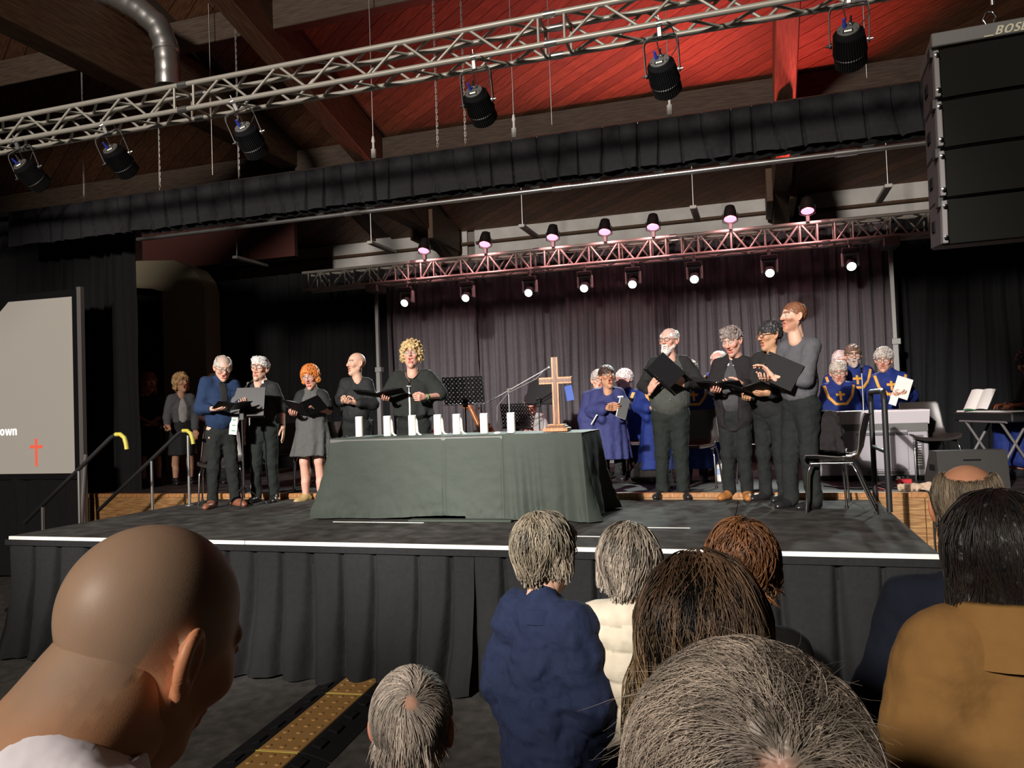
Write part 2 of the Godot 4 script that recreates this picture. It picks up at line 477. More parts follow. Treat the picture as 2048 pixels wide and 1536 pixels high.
func room() -> void:
	struct("floor", boxed(Vector3(30, 0.2, 34), Vector3(-2, -0.1, 0), Basis(), 0.0), M.carpet)
	struct("wall_left", boxed(Vector3(0.3, 14, 34), Vector3(-15.15, 7, 0), Basis(), 0.0), M.hall_wall)
	struct("wall_right", boxed(Vector3(0.3, 14, 34), Vector3(11.15, 7, 0), Basis(), 0.0), M.hall_wall)
	struct("wall_rear", boxed(Vector3(26, 14, 0.3), Vector3(-2, 7, 16.0), Basis(), 0.0), M.hall_wall)
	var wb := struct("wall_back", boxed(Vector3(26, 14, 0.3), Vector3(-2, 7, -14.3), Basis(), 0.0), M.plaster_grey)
	part(wb, "pale_band", boxed(Vector3(5.55, 0.75, 0.06), Vector3(-2.32, 5.22, -14.12)), M.plaster)  # paler band across the grey back wall
	part(wb, "pale_band", boxed(Vector3(5.6, 0.62, 0.06), Vector3(-8.05, 5.26, -14.12)), M.plaster)
	part(wb, "pale_band", boxed(Vector3(6.0, 0.75, 0.06), Vector3(3.9, 5.22, -14.12)), M.plaster)
	part(wb, "conduit", tubed([Vector3(-10.8, 5.2, -14.05), Vector3(-5.1, 5.2, -14.05)], 0.03), M.glulam)
	part(wb, "conduit", tubed([Vector3(-5.05, 5.2, -14.05), Vector3(0.4, 5.2, -14.05)], 0.03), M.glulam)
	part(wb, "conduit", tubed([Vector3(1.0, 5.15, -14.05), Vector3(6.0, 5.15, -14.05)], 0.03), M.glulam)
	# sloping plank ceiling: a dark deck above, diagonal boards below it
	var sl := atan(0.27)
	var rb := Basis(Vector3.RIGHT, -sl)   # x along the stage, local z up the slope towards the hall
	var rx := Transform3D(rb, Vector3(0, roof_y(-11.0), -11.0))
	var ce := struct("ceiling", boxed(Vector3(27, 0.15, 29), Vector3(-2, 0.11, 11.0), Basis(), 0.0), M.roof_dark, rx)
	var bays := [[-14.0, -7.2], [-6.85, -5.75], [-5.35, 0.36], [0.62, 6.4]]
	var dirv := Vector2(0.85, 0.527)      # boards run on the diagonal
	var nrm := Vector2(-0.527, 0.85)
	for bi in bays.size():
		var bay: Array = bays[bi]
		var rect := PackedVector2Array([Vector2(bay[0], -3.2), Vector2(bay[1], -3.2), Vector2(bay[1], 7.5 if bi != 0 else 5.0), Vector2(bay[0], 7.5 if bi != 0 else 5.0)])
		var wd := 0.152 if bi == 2 else 0.2
		var t := -16.0
		while t < 12.0:
			var c := nrm * t
			var strip := PackedVector2Array([c - dirv * 20 - nrm * wd * 0.48, c + dirv * 20 - nrm * wd * 0.48, c + dirv * 20 + nrm * wd * 0.48, c - dirv * 20 + nrm * wd * 0.48])
			t += wd
			var cut := Geometry2D.intersect_polygons(strip, rect)
			if cut.is_empty(): continue
			var ang := atan2(dirv.y, dirv.x)
			var loc := PackedVector2Array()
			for p: Vector2 in cut[0]: loc.append((p - c).rotated(-ang))
			var g := Geo.new()
			g.prism(loc, -0.012 - rng.randf() * 0.006, 0.012)
			# local x along the board, local z up
			var bx := Vector3(dirv.x, 0, dirv.y); var bz := Vector3.UP
			part(ce, "plank", g, M["plank%d" % rng.randi_range(0, 3)], Transform3D(Basis(bx, Vector3(-dirv.y, 0, dirv.x), -bz), Vector3(c.x, 0.0, c.y)))
	# purlins across, in every bay, and the main beams
	for z: float in [-11.0, -8.15, -5.2, -2.2]:
		for bay: Array in bays:
			var w: float = bay[1] - bay[0] + 0.3
			struct("beam_purlin", boxed(Vector3(w, 0.36, 0.16), Vector3.ZERO, Basis(), 0.008), M.purlin, Transform3D(Basis(), Vector3((bay[0] + bay[1]) / 2.0, roof_y(z) - 0.19, z)))
	for x: float in [-5.55, 0.49]:
		struct("beam_rafter", boxed(Vector3(0.26, 0.62, 20.0), Vector3.ZERO, Basis(), 0.012), M.glulam, Transform3D(rb, Vector3(x, roof_y(-4.5) - 0.31, -4.5)))
		# level tie beam over the stage with corbel boards either side at the wall
		var tb := struct("beam_tie", boxed(Vector3(0.24, 0.55, 3.7), Vector3.ZERO, Basis(), 0.01), M.glulam, Transform3D(Basis(), Vector3(x - 0.02, 5.48, -12.2)))
		for s: float in [-1.0, 1.0]:
			part(tb, "corbel", boxed(Vector3(0.1, 0.52, 1.3), Vector3(s * 0.17, -0.17, -1.1), Basis(), 0.008), M.glulam)
		part(tb, "bracket_plate", boxed(Vector3(0.06, 0.28, 0.16), Vector3(0.14, 0.05, 1.0)), M.matt_black)
	struct("beam_edge", boxed(Vector3(0.30, 0.75, 13.0), Vector3.ZERO, Basis(), 0.012), M.glulam, Transform3D(Basis(), Vector3(-7.10, 6.40, -4.6)))
	# pale column with a rounded haunch, stage left of the drapes
	var cg := Geo.new()
	var outl := PackedVector2Array([Vector2(-9.35, 1.0), Vector2(-9.35, 4.3), Vector2(-9.42, 4.5), Vector2(-9.6, 4.72), Vector2(-10.0, 4.9), Vector2(-11.6, 5.02), Vector2(-11.6, 4.55), Vector2(-10.5, 4.42), Vector2(-10.28, 4.35), Vector2(-10.28, 1.0)])
	cg.prism(outl, -12.0, -11.6)
	struct("column", cg, mat("column_tan", 0.40, 0.35, 0.24, 0.9))
	struct("wall_stage", boxed(Vector3(3.4, 2.2, 0.1), Vector3(-9.6, 6.0, -12.3), Basis(), 0.0), mat("maroon_wall", 0.10, 0.03, 0.025, 0.9))
	# silver duct
	var du := thing("air_duct", "bent silver spiral duct under the dark ceiling, over the long truss", "duct", Vector3(-6.85, 6.9, -7.1))
	var path := [Vector3(-1.1, 0.36, 0.5), Vector3(-0.5, 0.16, 0.2), Vector3(0.0, 0.0, 0.0), Vector3(0.3, -0.2, -0.05), Vector3(0.5, -0.4, -0.1), Vector3(0.58, -0.62, -0.12), Vector3(0.6, -0.85, -0.12), Vector3(0.6, -1.1, -0.12)]
	var cu := Curve3D.new()
	for p: Vector3 in path: cu.add_point(p)
	var L := cu.get_baked_length(); var dp := []; var dr := []
	for i in 60:
		dp.append(cu.sample_baked(L * i / 59.0, true)); dr.append(0.13 + (0.006 if i % 3 == 0 else 0.0))
	part(du, "pipe", tubed(dp, dr, 20), M.steel)
	var cl := Geo.new(); cl.tube([Vector3(0.58, -0.66, -0.12), Vector3(0.585, -0.70, -0.12)], 0.148, 20)
	part(du, "collar", cl, M.steel)

# ---------------------------------------------------------------- stage
func stage() -> void:
	var st := struct("stage_back", boxed(Vector3(22, 1.04, 6.2), Vector3(-2.5, 0.52, -11.15), Basis(), 0.0), M.matt_black)
	for i in 18:
		part(st, "floor_panel", boxed(Vector3(1.215, 0.04, 6.1), Vector3(-12.6 + 1.22 * i, PERM - 0.02, -11.1), Basis(), 0.003), M.stage_floor)
	for i in range(2, 9):
		part(st, "fascia_board", boxed(Vector3(2.435, 0.62, 0.03), Vector3(-12.0 + 2.44 * i, 0.74, -8.035), Basis(), 0.003), M.fascia)
		part(st, "fascia_board", boxed(Vector3(2.435, 0.40, 0.03), Vector3(-12.0 + 2.44 * i, 0.215, -8.035), Basis(), 0.003), M.fascia)
	part(st, "nosing", boxed(Vector3(22, 0.05, 0.07), Vector3(-2.5, PERM - 0.02, -8.05), Basis(), 0.008), M.oak)
	var dk := struct("stage_platform", boxed(Vector3(7.44, 0.12, 2.68), Vector3(-2.71, DECK - 0.11, -6.66), Basis(), 0.0), M.matt_black)
	for i in 6:
		part(dk, "deck_panel", boxed(Vector3(1.236, 0.05, 2.68), Vector3(-5.81 + 1.24 * i, DECK - 0.025, -6.66), Basis(), 0.003), M.deck)
	for i in 3:
		part(dk, "edge_strip", boxed(Vector3(2.475, 0.032, 0.02), Vector3(-5.19 + 2.48 * i, DECK - 0.016, -5.31), Basis(), 0.004), mat("edge", 0.75, 0.72, 0.66, 0.45))
	for s in [[-2.05, -7.62, 0.55], [-0.75, -6.2, 0.4], [-1.3, -5.75, 0.5], [-3.3, -6.32, 0.9]]:
		part(dk, "tape", boxed(Vector3(s[2], 0.003, 0.022), Vector3(s[0], DECK + 0.0015, s[1]), Basis(), 0.0), M.paper)
	for x: float in [-6.2, -4.9, -3.6, -2.3, -1.0, 0.8]:
		for z: float in [-5.6, -7.8]:
			part(dk, "leg", tubed([Vector3(x, 0, z), Vector3(x, DECK - 0.15, z)], 0.024), M.steel)
	# stairs down at the left end, with two rails
	var sr := thing("stairs", "black portable steps leading down from the left end of the platform", "stairs", Vector3(-6.32, 0, -6.9))
	for i in 5:
		var y := DECK - 0.17 * (i + 1)
		part(sr, "tread", boxed(Vector3(0.28, 0.04, 0.95), Vector3(-0.15 - 0.27 * i, y, 0)), M.matt_black)
		part(sr, "riser", boxed(Vector3(0.015, 0.15, 0.95), Vector3(-0.015 - 0.27 * i, y + 0.095, 0)), M.matt_black)
	for s: float in [-1.0, 1.0]:
		part(sr, "stringer", boxed(Vector3(1.75, 0.16, 0.03), Vector3(-0.75, 0.42, s * 0.48), Basis(Vector3.BACK, atan(0.17 / 0.27))), M.matt_black)
	for s in 2:
		var z := -6.42 - 0.98 * s
		var rl := thing("handrail", ["sloping black handrail with yellow-taped end, in front of projection screen", "sloping black handrail with yellow-taped end, beside the man in blue"][s], "handrail", Vector3(-6.3, DECK, z), 0, "stair handrails")
		var pts := [Vector3(0.13, 0.70, 0), Vector3(0.12, 0.76, 0), Vector3(0.10, 0.82, 0), Vector3(0.05, 0.855, 0), Vector3(-0.01, 0.855, 0), Vector3(-0.08, 0.82, 0), Vector3(-1.25, -0.06, 0)]
		part(rl, "rail", tubed(pts.slice(3), 0.021, 10), M.black)
		part(rl, "taped_end", tubed(pts.slice(0, 5), 0.0225, 10), M.yellow, Transform3D(), "yellow and black taped end")
		for q: float in [-0.5, -1.0] if s == 0 else [0.06, -0.46]:
			var ty: float = 0.80 if q > 0 else 0.855 + (q + 0.01) * 0.755
			part(rl, "post", tubed([Vector3(q, ty, 0), Vector3(q, -0.17 * ceilf(maxf(-q, 0.0) / 0.27), 0)], 0.017, 8), M.steel)
			part(rl, "foot", lathed([Vector2(0.045, 0), Vector2(0.045, 0.012), Vector2(0.03, 0.02)], 14, Transform3D(Basis(), Vector3(q, -0.17 * ceilf(maxf(-q, 0.0) / 0.27), 0))), M.steel)
	# guard rail at the right end
	var gr := thing("guard_rail", "black tubular guard rail at the right end of the platform", "railing", Vector3(1.0, DECK, -7.6))
	for z: float in [0.43, -0.40]:
		part(gr, "post", tubed([Vector3(0, 0, z), Vector3(0, 0.94, z)], 0.024, 10), M.black)
	part(gr, "top_rail", tubed([Vector3(0, 0.92, 0.43), Vector3(0, 0.985, 0.41), Vector3(0, 1.01, 0.36), Vector3(0, 1.01, -0.33), Vector3(0, 0.985, -0.38), Vector3(0, 0.92, -0.40)], 0.0245, 10), M.black)
	part(gr, "middle_rail", tubed([Vector3(0, 0.5, 0.43), Vector3(0, 0.5, -0.40)], 0.018, 10), M.black)
	# cable ramp on the hall floor
	var cr := thing("cable_ramp", "tan and black rubber cable ramp across the hall floor before the stage", "cable ramp", Vector3(-2.76, 0, -3.95), 0)
	var ax := Vector3(-0.09, 0, -1.0).normalized()
	var bs := Basis(Vector3.UP.cross(-ax), Vector3.UP, -ax)
	var stud := lathed([Vector2(0.020, 0), Vector2(0.016, 0.006), Vector2(0.001, 0.008)], 10).mesh()
	for i in 3:
		var o := ax * (0.92 * i - 0.45)
		var lid := part(cr, "lid", boxed(Vector3(0.27, 0.05, 0.905), Vector3.ZERO, Basis(), 0.006), mat("ramp_lid", 0.30, 0.165, 0.05, 0.5), Transform3D(bs, o + Vector3(0, 0.028, 0)))
		for r in 9:
			for q in 3:
				part(lid, "stud", stud, M.ramp_lid, Transform3D(Basis(), Vector3(-0.09 + q * 0.09, 0.024, -0.4 + r * 0.1)))
		for s: float in [-1.0, 1.0]:
			var g := Geo.new()
			var prof := PackedVector2Array([Vector2(0.137, 0.0), Vector2(0.137, 0.05), Vector2(0.17, 0.05), Vector2(0.33, 0.004), Vector2(0.33, 0.0)])
			if s < 0:
				for k in prof.size(): prof[k].x = -prof[k].x
			g.prism(prof, -0.45, 0.45)
			var rp := part(cr, "ramp", g, M.matt_black, Transform3D(bs, o))
			for r in 4:
				part(rp, "tab", boxed(Vector3(0.06, 0.012, 0.1), Vector3(s * 0.2, 0.048, -0.34 + 0.22 * r), Basis(Vector3.BACK, -s * 0.28)), M.matt_black)
		if i < 2:
			part(cr, "joint", boxed(Vector3(0.27, 0.012, 0.012), ax * (0.92 * i) + Vector3(0, 0.05, 0), bs), M.yellow, Transform3D(), "yellow joint line")

# ---------------------------------------------------------------- drapes
# hanging cloth from x0 to x1: fold(x) depth function of position and height
func curtain(x0: float, x1: float, y0: float, y1: float, z: float, wave: float, amp: float, sd: int, ny := 14, step := 0.022) -> Geo:
	var nf := fnoise(0.9, sd, 3); var n2 := fnoise(3.0, sd + 9, 2)
	var nx := int((x1 - x0) / step)
	var rr := []
	for j in ny + 1:
		var f := float(j) / ny
		var row := PackedVector3Array()
		for i in nx + 1:
			var x := x0 + (x1 - x0) * i / nx
			var ph := TAU * x / wave + 3.0 * nf.get_noise_2d(x, f * 0.25) * 2.0
			var a := amp * (0.6 + 0.8 * absf(nf.get_noise_2d(x * 0.7, 5.0))) * (0.75 + 0.25 * f)
			var d := a * (sin(ph) + 0.35 * sin(ph * 2.3 + 1.0)) + 0.03 * n2.get_noise_2d(x, f * 1.2)
			row.append(Vector3(x + 0.3 * a * cos(ph), y1 + (y0 - y1) * f, z + d))
		rr.append(row)
	rr.reverse()
	var g := Geo.new(); g.rows(rr)
	return g

# pleated cloth: nearly flat panels with sharp tucks at irregular spacing, spreading towards the hem
func pleated(x0: float, x1: float, y0: float, y1: float, z: float, pitch: float, depth: float, flare: float, sd: int, ny := 12, step := 0.016, slim := 1.0, bulge := 1.0) -> Geo:
	var nf := fnoise(0.5, sd, 3); var n2 := fnoise(2.2, sd + 3, 2)
	var r2 := RandomNumberGenerator.new(); r2.seed = sd
	var pl := []; var x := x0
	while x < x1:
		pl.append([x, 0.7 + 0.5 * r2.randf(), (r2.randf() - 0.3) * 0.16, (0.018 + 0.02 * r2.randf()) * slim]); x += pitch * (0.75 + 0.5 * r2.randf())
	var nx := int((x1 - x0) / step)
	var rr := []
	for j in ny + 1:
		var f := float(j) / ny
		var row := PackedVector3Array()
		for i in nx + 1:
			var px := x0 + (x1 - x0) * i / nx
			var d := 0.0
			for q: Array in pl:
				var c: float = q[0] + q[2] * f * f
				var w: float = q[3] * (0.8 + 1.3 * f)
				var u := (px - c) / w
				if absf(u) < 4.0: d -= depth * q[1] * exp(-u * u) * (0.5 + 0.9 * f)
				var u2 := (px - c - pitch * 0.42) / (pitch * 0.3)
				if absf(u2) < 3.0: d += depth * 0.55 * bulge * q[1] * exp(-u2 * u2) * f
			d += 0.035 * bulge * f * n2.get_noise_2d(px * 1.3, f) + flare * f * f
			var hem := 0.0 if f < 0.99 else 0.02 * nf.get_noise_2d(px * 4.0, 3.0)
			row.append(Vector3(px, y1 + (y0 - y1) * f + hem, z + d))
		rr.append(row)
	rr.reverse()
	var g := Geo.new(); g.rows(rr)
	return g

func drapes() -> void:
	var bd := thing("backdrop_curtain", "tall charcoal pleated backdrop curtain between the two truss posts", "curtain", Vector3(0, 0, 0))
	for i in 5:
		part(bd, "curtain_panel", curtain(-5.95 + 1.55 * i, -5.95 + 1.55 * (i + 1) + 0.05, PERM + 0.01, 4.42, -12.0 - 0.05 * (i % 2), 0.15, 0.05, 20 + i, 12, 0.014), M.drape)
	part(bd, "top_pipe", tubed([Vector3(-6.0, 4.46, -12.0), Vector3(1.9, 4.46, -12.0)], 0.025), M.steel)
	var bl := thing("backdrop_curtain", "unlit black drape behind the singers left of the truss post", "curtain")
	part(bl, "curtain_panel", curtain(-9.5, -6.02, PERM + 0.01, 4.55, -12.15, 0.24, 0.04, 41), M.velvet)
	var br := thing("backdrop_curtain", "unlit black drape right of the truss post, behind the keyboard", "curtain")
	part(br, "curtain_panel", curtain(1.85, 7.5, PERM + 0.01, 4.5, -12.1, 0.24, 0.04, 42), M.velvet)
	var ll := thing("side_curtain", "black side curtain at the left edge of the stage, behind the projection screen", "curtain")
	part(ll, "curtain_panel", curtain(-14.0, -7.97, 0.02, 4.95, -8.5, 0.22, 0.05, 43), M.velvet)
	var lw := thing("side_curtain", "black inner side curtain behind the two women waiting at left", "curtain")
	part(lw, "curtain_panel", curtain(-11.6, -10.2, PERM + 0.01, 4.6, -12.05, 0.22, 0.05, 44), M.velvet)
	var va := thing("valance", "black pleated valance hung across the top of the stage opening", "valance")
	part(va, "pleated_cloth", pleated(-9.5, 3.2, 4.40, 4.86, -7.9, 0.235, 0.05, 0.0, 51, 6, 0.006, 0.24, 0.0), M.valance)
	part(va, "hem_ruffle", curtain(-7.4, 3.2, 4.36, 4.46, -7.98, 0.16, 0.03, 52, 4, 0.02), M.velvet)
	part(va, "top_pipe", tubed([Vector3(-14.0, 4.86, -7.95), Vector3(3.2, 4.86, -7.95)], 0.028), M.steel)
	var vp := thing("hanging_pipe", "pink-lit steel pipe batten running just below the black valance", "pipe", Vector3(0, 4.33, -8.05))
	part(vp, "pipe", tubed([Vector3(-7.5, 0, 0), Vector3(3.2, 0, 0)], 0.026, 10), M.steel)
	for x: float in [-4.4, -1.9, 0.9]:
		part(vp, "coupling", tubed([Vector3(x - 0.1, 0, 0), Vector3(x + 0.1, 0, 0)], 0.036, 10), M.steel)
	for i in 12:
		part(vp, "clip", boxed(Vector3(0.1, 0.03, 0.05), Vector3(-5.5 + i * 0.66, 0.05, 0.0)), M.white_paint)
	var sk := thing("stage_skirt", "black pleated cloth skirt hanging from the front edge of the platform", "skirt")
	part(sk, "pleated_cloth", pleated(-6.43, -2.0, 0.015, 0.985, -5.285, 0.30, 0.085, 0.17, 61, 14, 0.012, 0.8), M.skirting)
	part(sk, "pleated_cloth", pleated(-2.02, 1.02, 0.015, 0.985, -5.28, 0.30, 0.085, 0.15, 66, 14, 0.012, 0.8), M.skirting)
	part(sk, "top_band", boxed(Vector3(7.44, 0.05, 0.012), Vector3(-2.71, 0.972, -5.27)), M.skirting)
	var s2 := thing("stage_skirt", "black cloth skirt closing the right end of the platform", "skirt", Vector3(1.03, 0, 0), 90)
	part(s2, "pleated_cloth", pleated(5.3, 8.0, 0.015, 0.985, 0.0, 0.5, 0.05, 0.08, 63), M.skirting)

# ---------------------------------------------------------------- rigging and lights
# a box truss along x made of sections, with zigzag braces in all four faces
func truss(called: String, label: String, at: Vector3, starts: Array, sec: float, size: float, rc: float, rb: float, bays: int, verticals: bool, m: Material) -> Node3D:
	var t := thing(called, label, "truss", at)
	var chord := tubed([Vector3(0, 0, 0), Vector3(sec - 0.02, 0, 0)], rc, 12).mesh()
	var inner := sec - 0.22
	var bay := inner / bays
	var dv := Vector3(bay, size, 0)
	var rise := tubed([Vector3(0.01, 0, 0), dv - Vector3(0.01, 0, 0)], rb, 7).mesh()
	var up := tubed([Vector3.ZERO, Vector3(0, size, 0)], rb, 7).mesh()
	var cup := lathed([Vector2(rc * 1.25, 0), Vector2(rc * 1.25, 0.1)], 12, Transform3D(Basis(Vector3.BACK, -PI / 2), Vector3(-0.06, 0, 0))).mesh()
	var fl := Basis(Vector3.RIGHT, PI / 2)
	var faces := [Transform3D(), Transform3D(Basis(), Vector3(0, 0, -size)), Transform3D(fl, Vector3(0, 0, -size)), Transform3D(fl, Vector3(0, size, -size))]
	for x0: float in starts:
		for c: Vector3 in [Vector3(x0, 0, 0), Vector3(x0, size, 0), Vector3(x0, 0, -size), Vector3(x0, size, -size)]:
			part(t, "chord", chord, m, Transform3D(Basis(), c))
			part(t, "coupler", cup, M.steel, Transform3D(Basis(), c + Vector3(sec, 0, 0)))
		for f in 4:
			var fx: Transform3D = faces[f]
			for e: float in [0.11, sec - 0.11]:
				part(t, "upright", up, m, Transform3D(Basis(), Vector3(x0, 0, 0)) * fx * Transform3D(Basis(), Vector3(e, 0, 0)))
			for k in bays:
				var odd := (k + (1 if f == 1 or f == 3 else 0)) % 2 == 1
				var bx := Transform3D(Basis(Vector3.RIGHT, PI), Vector3(0, size, 0)) if odd else Transform3D()
				part(t, "brace", rise, m, Transform3D(Basis(), Vector3(x0, 0, 0)) * fx * Transform3D(Basis(), Vector3(0.11 + bay * k, 0, 0)) * bx)
				if verticals and k % 2 == 1 and f < 2:
					part(t, "upright", up, m, Transform3D(Basis(), Vector3(x0, 0, 0)) * fx * Transform3D(Basis(), Vector3(0.11 + bay * k, 0, 0)))
	return t

# big wash light: finned tub, rear panel with display, plugs, yoke, clamp. Axis of the body is local -y (lens down)
func wash_light() -> Node3D:
	var t := thing("wash_light", "", "stage light", Vector3.ZERO, 0, "wash lights on the long truss")
	var tilt := Basis(Vector3.RIGHT, deg_to_rad(58))
	var bx := Transform3D(tilt, Vector3(0, -0.34, 0.0))
	part(t, "body", lathed([Vector2(0.0, -0.24), Vector2(0.112, -0.24), Vector2(0.128, -0.225), Vector2(0.133, -0.13), Vector2(0.138, -0.12), Vector2(0.132, -0.02), Vector2(0.118, 0.09), Vector2(0.098, 0.135), Vector2(0.088, 0.14), Vector2(0, 0.14)], 40), M.matt_black, bx)
	var fin := Geo.new(); var fin2 := Geo.new()
	for i in 40:
		var a := TAU * i / 40
		fin.box(Vector3(0.006, 0.2, 0.014), Vector3(cos(a) * 0.134, 0.0, sin(a) * 0.134), Basis(Vector3.UP, -a + PI / 2) * Basis(Vector3.RIGHT, -0.09), 0.001)
		fin2.box(Vector3(0.007, 0.10, 0.016), Vector3(cos(a + 0.08) * 0.134, -0.17, sin(a + 0.08) * 0.134), Basis(Vector3.UP, -a - 0.08 + PI / 2), 0.001)
	part(t, "cooling_fins", fin, M.matt_black, bx)
	part(t, "front_fins", fin2, M.black, bx)
	part(t, "seam_ring", lathed([Vector2(0.136, -0.117), Vector2(0.142, -0.112), Vector2(0.142, -0.106), Vector2(0.136, -0.101)], 40), M.grey_plate, bx)
	part(t, "lens", lathed([Vector2(0.0, -0.236), Vector2(0.1, -0.242), Vector2(0.104, -0.238)], 32), M.grey_plate, bx)
	var pl := part(t, "rear_panel", lathed([Vector2(0.094, 0.13), Vector2(0.094, 0.146), Vector2(0.086, 0.15), Vector2(0, 0.152)], 36), M.grey_plate, bx)
	part(pl, "display_frame", boxed(Vector3(0.085, 0.006, 0.05), Vector3(0, 0.154, 0.045)), M.black)
	for i in 4:
		part(pl, "digit", boxed(Vector3(0.011, 0.004, 0.02), Vector3(-0.024 + i * 0.016, 0.158, 0.047), Basis(), 0.001), M.digit)
	for s: float in [-1.0, 1.0]:
		part(pl, "screw", lathed([Vector2(0.008, 0.15), Vector2(0.008, 0.158), Vector2(0.001, 0.161)], 10, Transform3D(Basis(), Vector3(s * 0.072, 0, 0.035))), M.chrome)
	part(t, "power_plug", tubed([Vector3(-0.03, 0.15, -0.02), Vector3(-0.03, 0.195, -0.02), Vector3(-0.03, 0.2, -0.02), Vector3(-0.03, 0.235, -0.02)], [0.016, 0.016, 0.012, 0.012], 12), M.blue_plug, bx, "blue power plug")
	part(t, "signal_plug", tubed([Vector3(0.02, 0.15, -0.02), Vector3(0.02, 0.2, -0.02), Vector3(0.022, 0.205, -0.02), Vector3(0.03, 0.25, -0.03)], [0.014, 0.014, 0.009, 0.008], 12), M.chrome, bx, "silver signal plug")
	var yk := Geo.new()
	for o: float in [-0.016, 0.016]:
		yk.tube([Vector3(-0.165, -0.36, o), Vector3(-0.168, -0.05, o), Vector3(-0.155, 0.0, o), Vector3(-0.115, 0.02, o), Vector3(0.115, 0.02, o), Vector3(0.155, 0.0, o), Vector3(0.168, -0.05, o), Vector3(0.165, -0.36, o)], 0.006, 7)
	part(t, "yoke", yk, M.grey_plate)
	for s: float in [-1.0, 1.0]:
		part(t, "tilt_knob", lathed([Vector2(0.026, 0), Vector2(0.026, 0.012), Vector2(0.012, 0.02), Vector2(0.012, 0.05), Vector2(0, 0.05)], 12, Transform3D(Basis(Vector3.BACK, -s * PI / 2), Vector3(s * 0.148, -0.34, 0))), M.steel if s > 0 else M.black)
	var cl := Geo.new()
	cl.box(Vector3(0.045, 0.1, 0.05), Vector3(0, 0.06, 0.0), Basis(), 0.006)
	cl.tube([Vector3(-0.03, 0.15, 0), Vector3(0.03, 0.15, 0)], 0.033, 12)
	cl.tube([Vector3(0, 0.15, 0), Vector3(0, 0.23, 0.01)], 0.007, 8)
	part(t, "clamp", cl, M.steel)
	part(t, "safety_cable", tubed([Vector3(-0.03, -0.1, -0.06), Vector3(-0.06, 0.06, -0.1), Vector3(0.02, 0.2, -0.03), Vector3(0.12, 0.1, 0.05), Vector3(0.17, -0.12, 0.02), Vector3(0.1, -0.2, 0.02)], 0.006, 6), M.black)
	return t

func moving_head() -> Node3D:
	var t := thing("moving_head_light", "", "stage light", Vector3.ZERO, 0, "white moving heads under the rear truss")
	part(t, "base", boxed(Vector3(0.22, 0.07, 0.16), Vector3(0, -0.12, 0), Basis(), 0.012), M.black)
	var g := Geo.new(); g.tube([Vector3(0, -0.09, 0), Vector3(0, 0.05, 0)], 0.02, 8); g.box(Vector3(0.05, 0.06, 0.08), Vector3(0, 0.0, 0))
	part(t, "clamp", g, M.steel)
	for s: float in [-1.0, 1.0]:
		part(t, "yoke_arm", boxed(Vector3(0.035, 0.19, 0.09), Vector3(s * 0.095, -0.235, 0), Basis(), 0.01), M.arm)
	part(t, "yoke_bridge", boxed(Vector3(0.2, 0.03, 0.09), Vector3(0, -0.165, 0), Basis(), 0.008), M.arm)
	var hx := Transform3D(Basis(Vector3.RIGHT, deg_to_rad(-62)), Vector3(0, -0.29, 0.0))
	part(t, "head", lathed([Vector2(0, -0.12), Vector2(0.062, -0.12), Vector2(0.07, -0.11), Vector2(0.074, 0.03), Vector2(0.06, 0.1), Vector2(0, 0.11)], 24), M.black, hx)
	part(t, "lens", lathed([Vector2(0, -0.142), Vector2(0.035, -0.138), Vector2(0.058, -0.121)], 20), M.white_lens, hx)
	return t

func par_light() -> Node3D:
	var t := thing("wash_light", "", "stage light", Vector3.ZERO, 0, "pink wash lights on top of the rear truss")
	var hx := Transform3D(Basis(Vector3.RIGHT, deg_to_rad(-22)), Vector3(0, 0.14, 0.0))
	part(t, "body", lathed([Vector2(0.088, -0.1), Vector2(0.092, -0.09), Vector2(0.085, 0.02), Vector2(0.066, 0.1), Vector2(0, 0.105)], 24), M.black, hx)
	part(t, "lens", lathed([Vector2(0, -0.108), Vector2(0.06, -0.104), Vector2(0.084, -0.096)], 24), M.pink_lens, hx)
	for s: float in [-1.0, 1.0]:
		part(t, "handle", tubed([Vector3(s * 0.055, 0.17, -0.03), Vector3(s * 0.055, 0.25, -0.06), Vector3(s * 0.02, 0.26, -0.06), Vector3(s * 0.015, 0.18, -0.04)], 0.008, 6), M.black)
	part(t, "yoke", tubed([Vector3(-0.1, 0.14, 0), Vector3(-0.1, 0.02, 0), Vector3(0, -0.02, 0), Vector3(0.1, 0.02, 0), Vector3(0.1, 0.14, 0)], 0.008, 6), M.black)
	part(t, "clamp", boxed(Vector3(0.05, 0.09, 0.06), Vector3(0, -0.05, 0)), M.black)
	return t

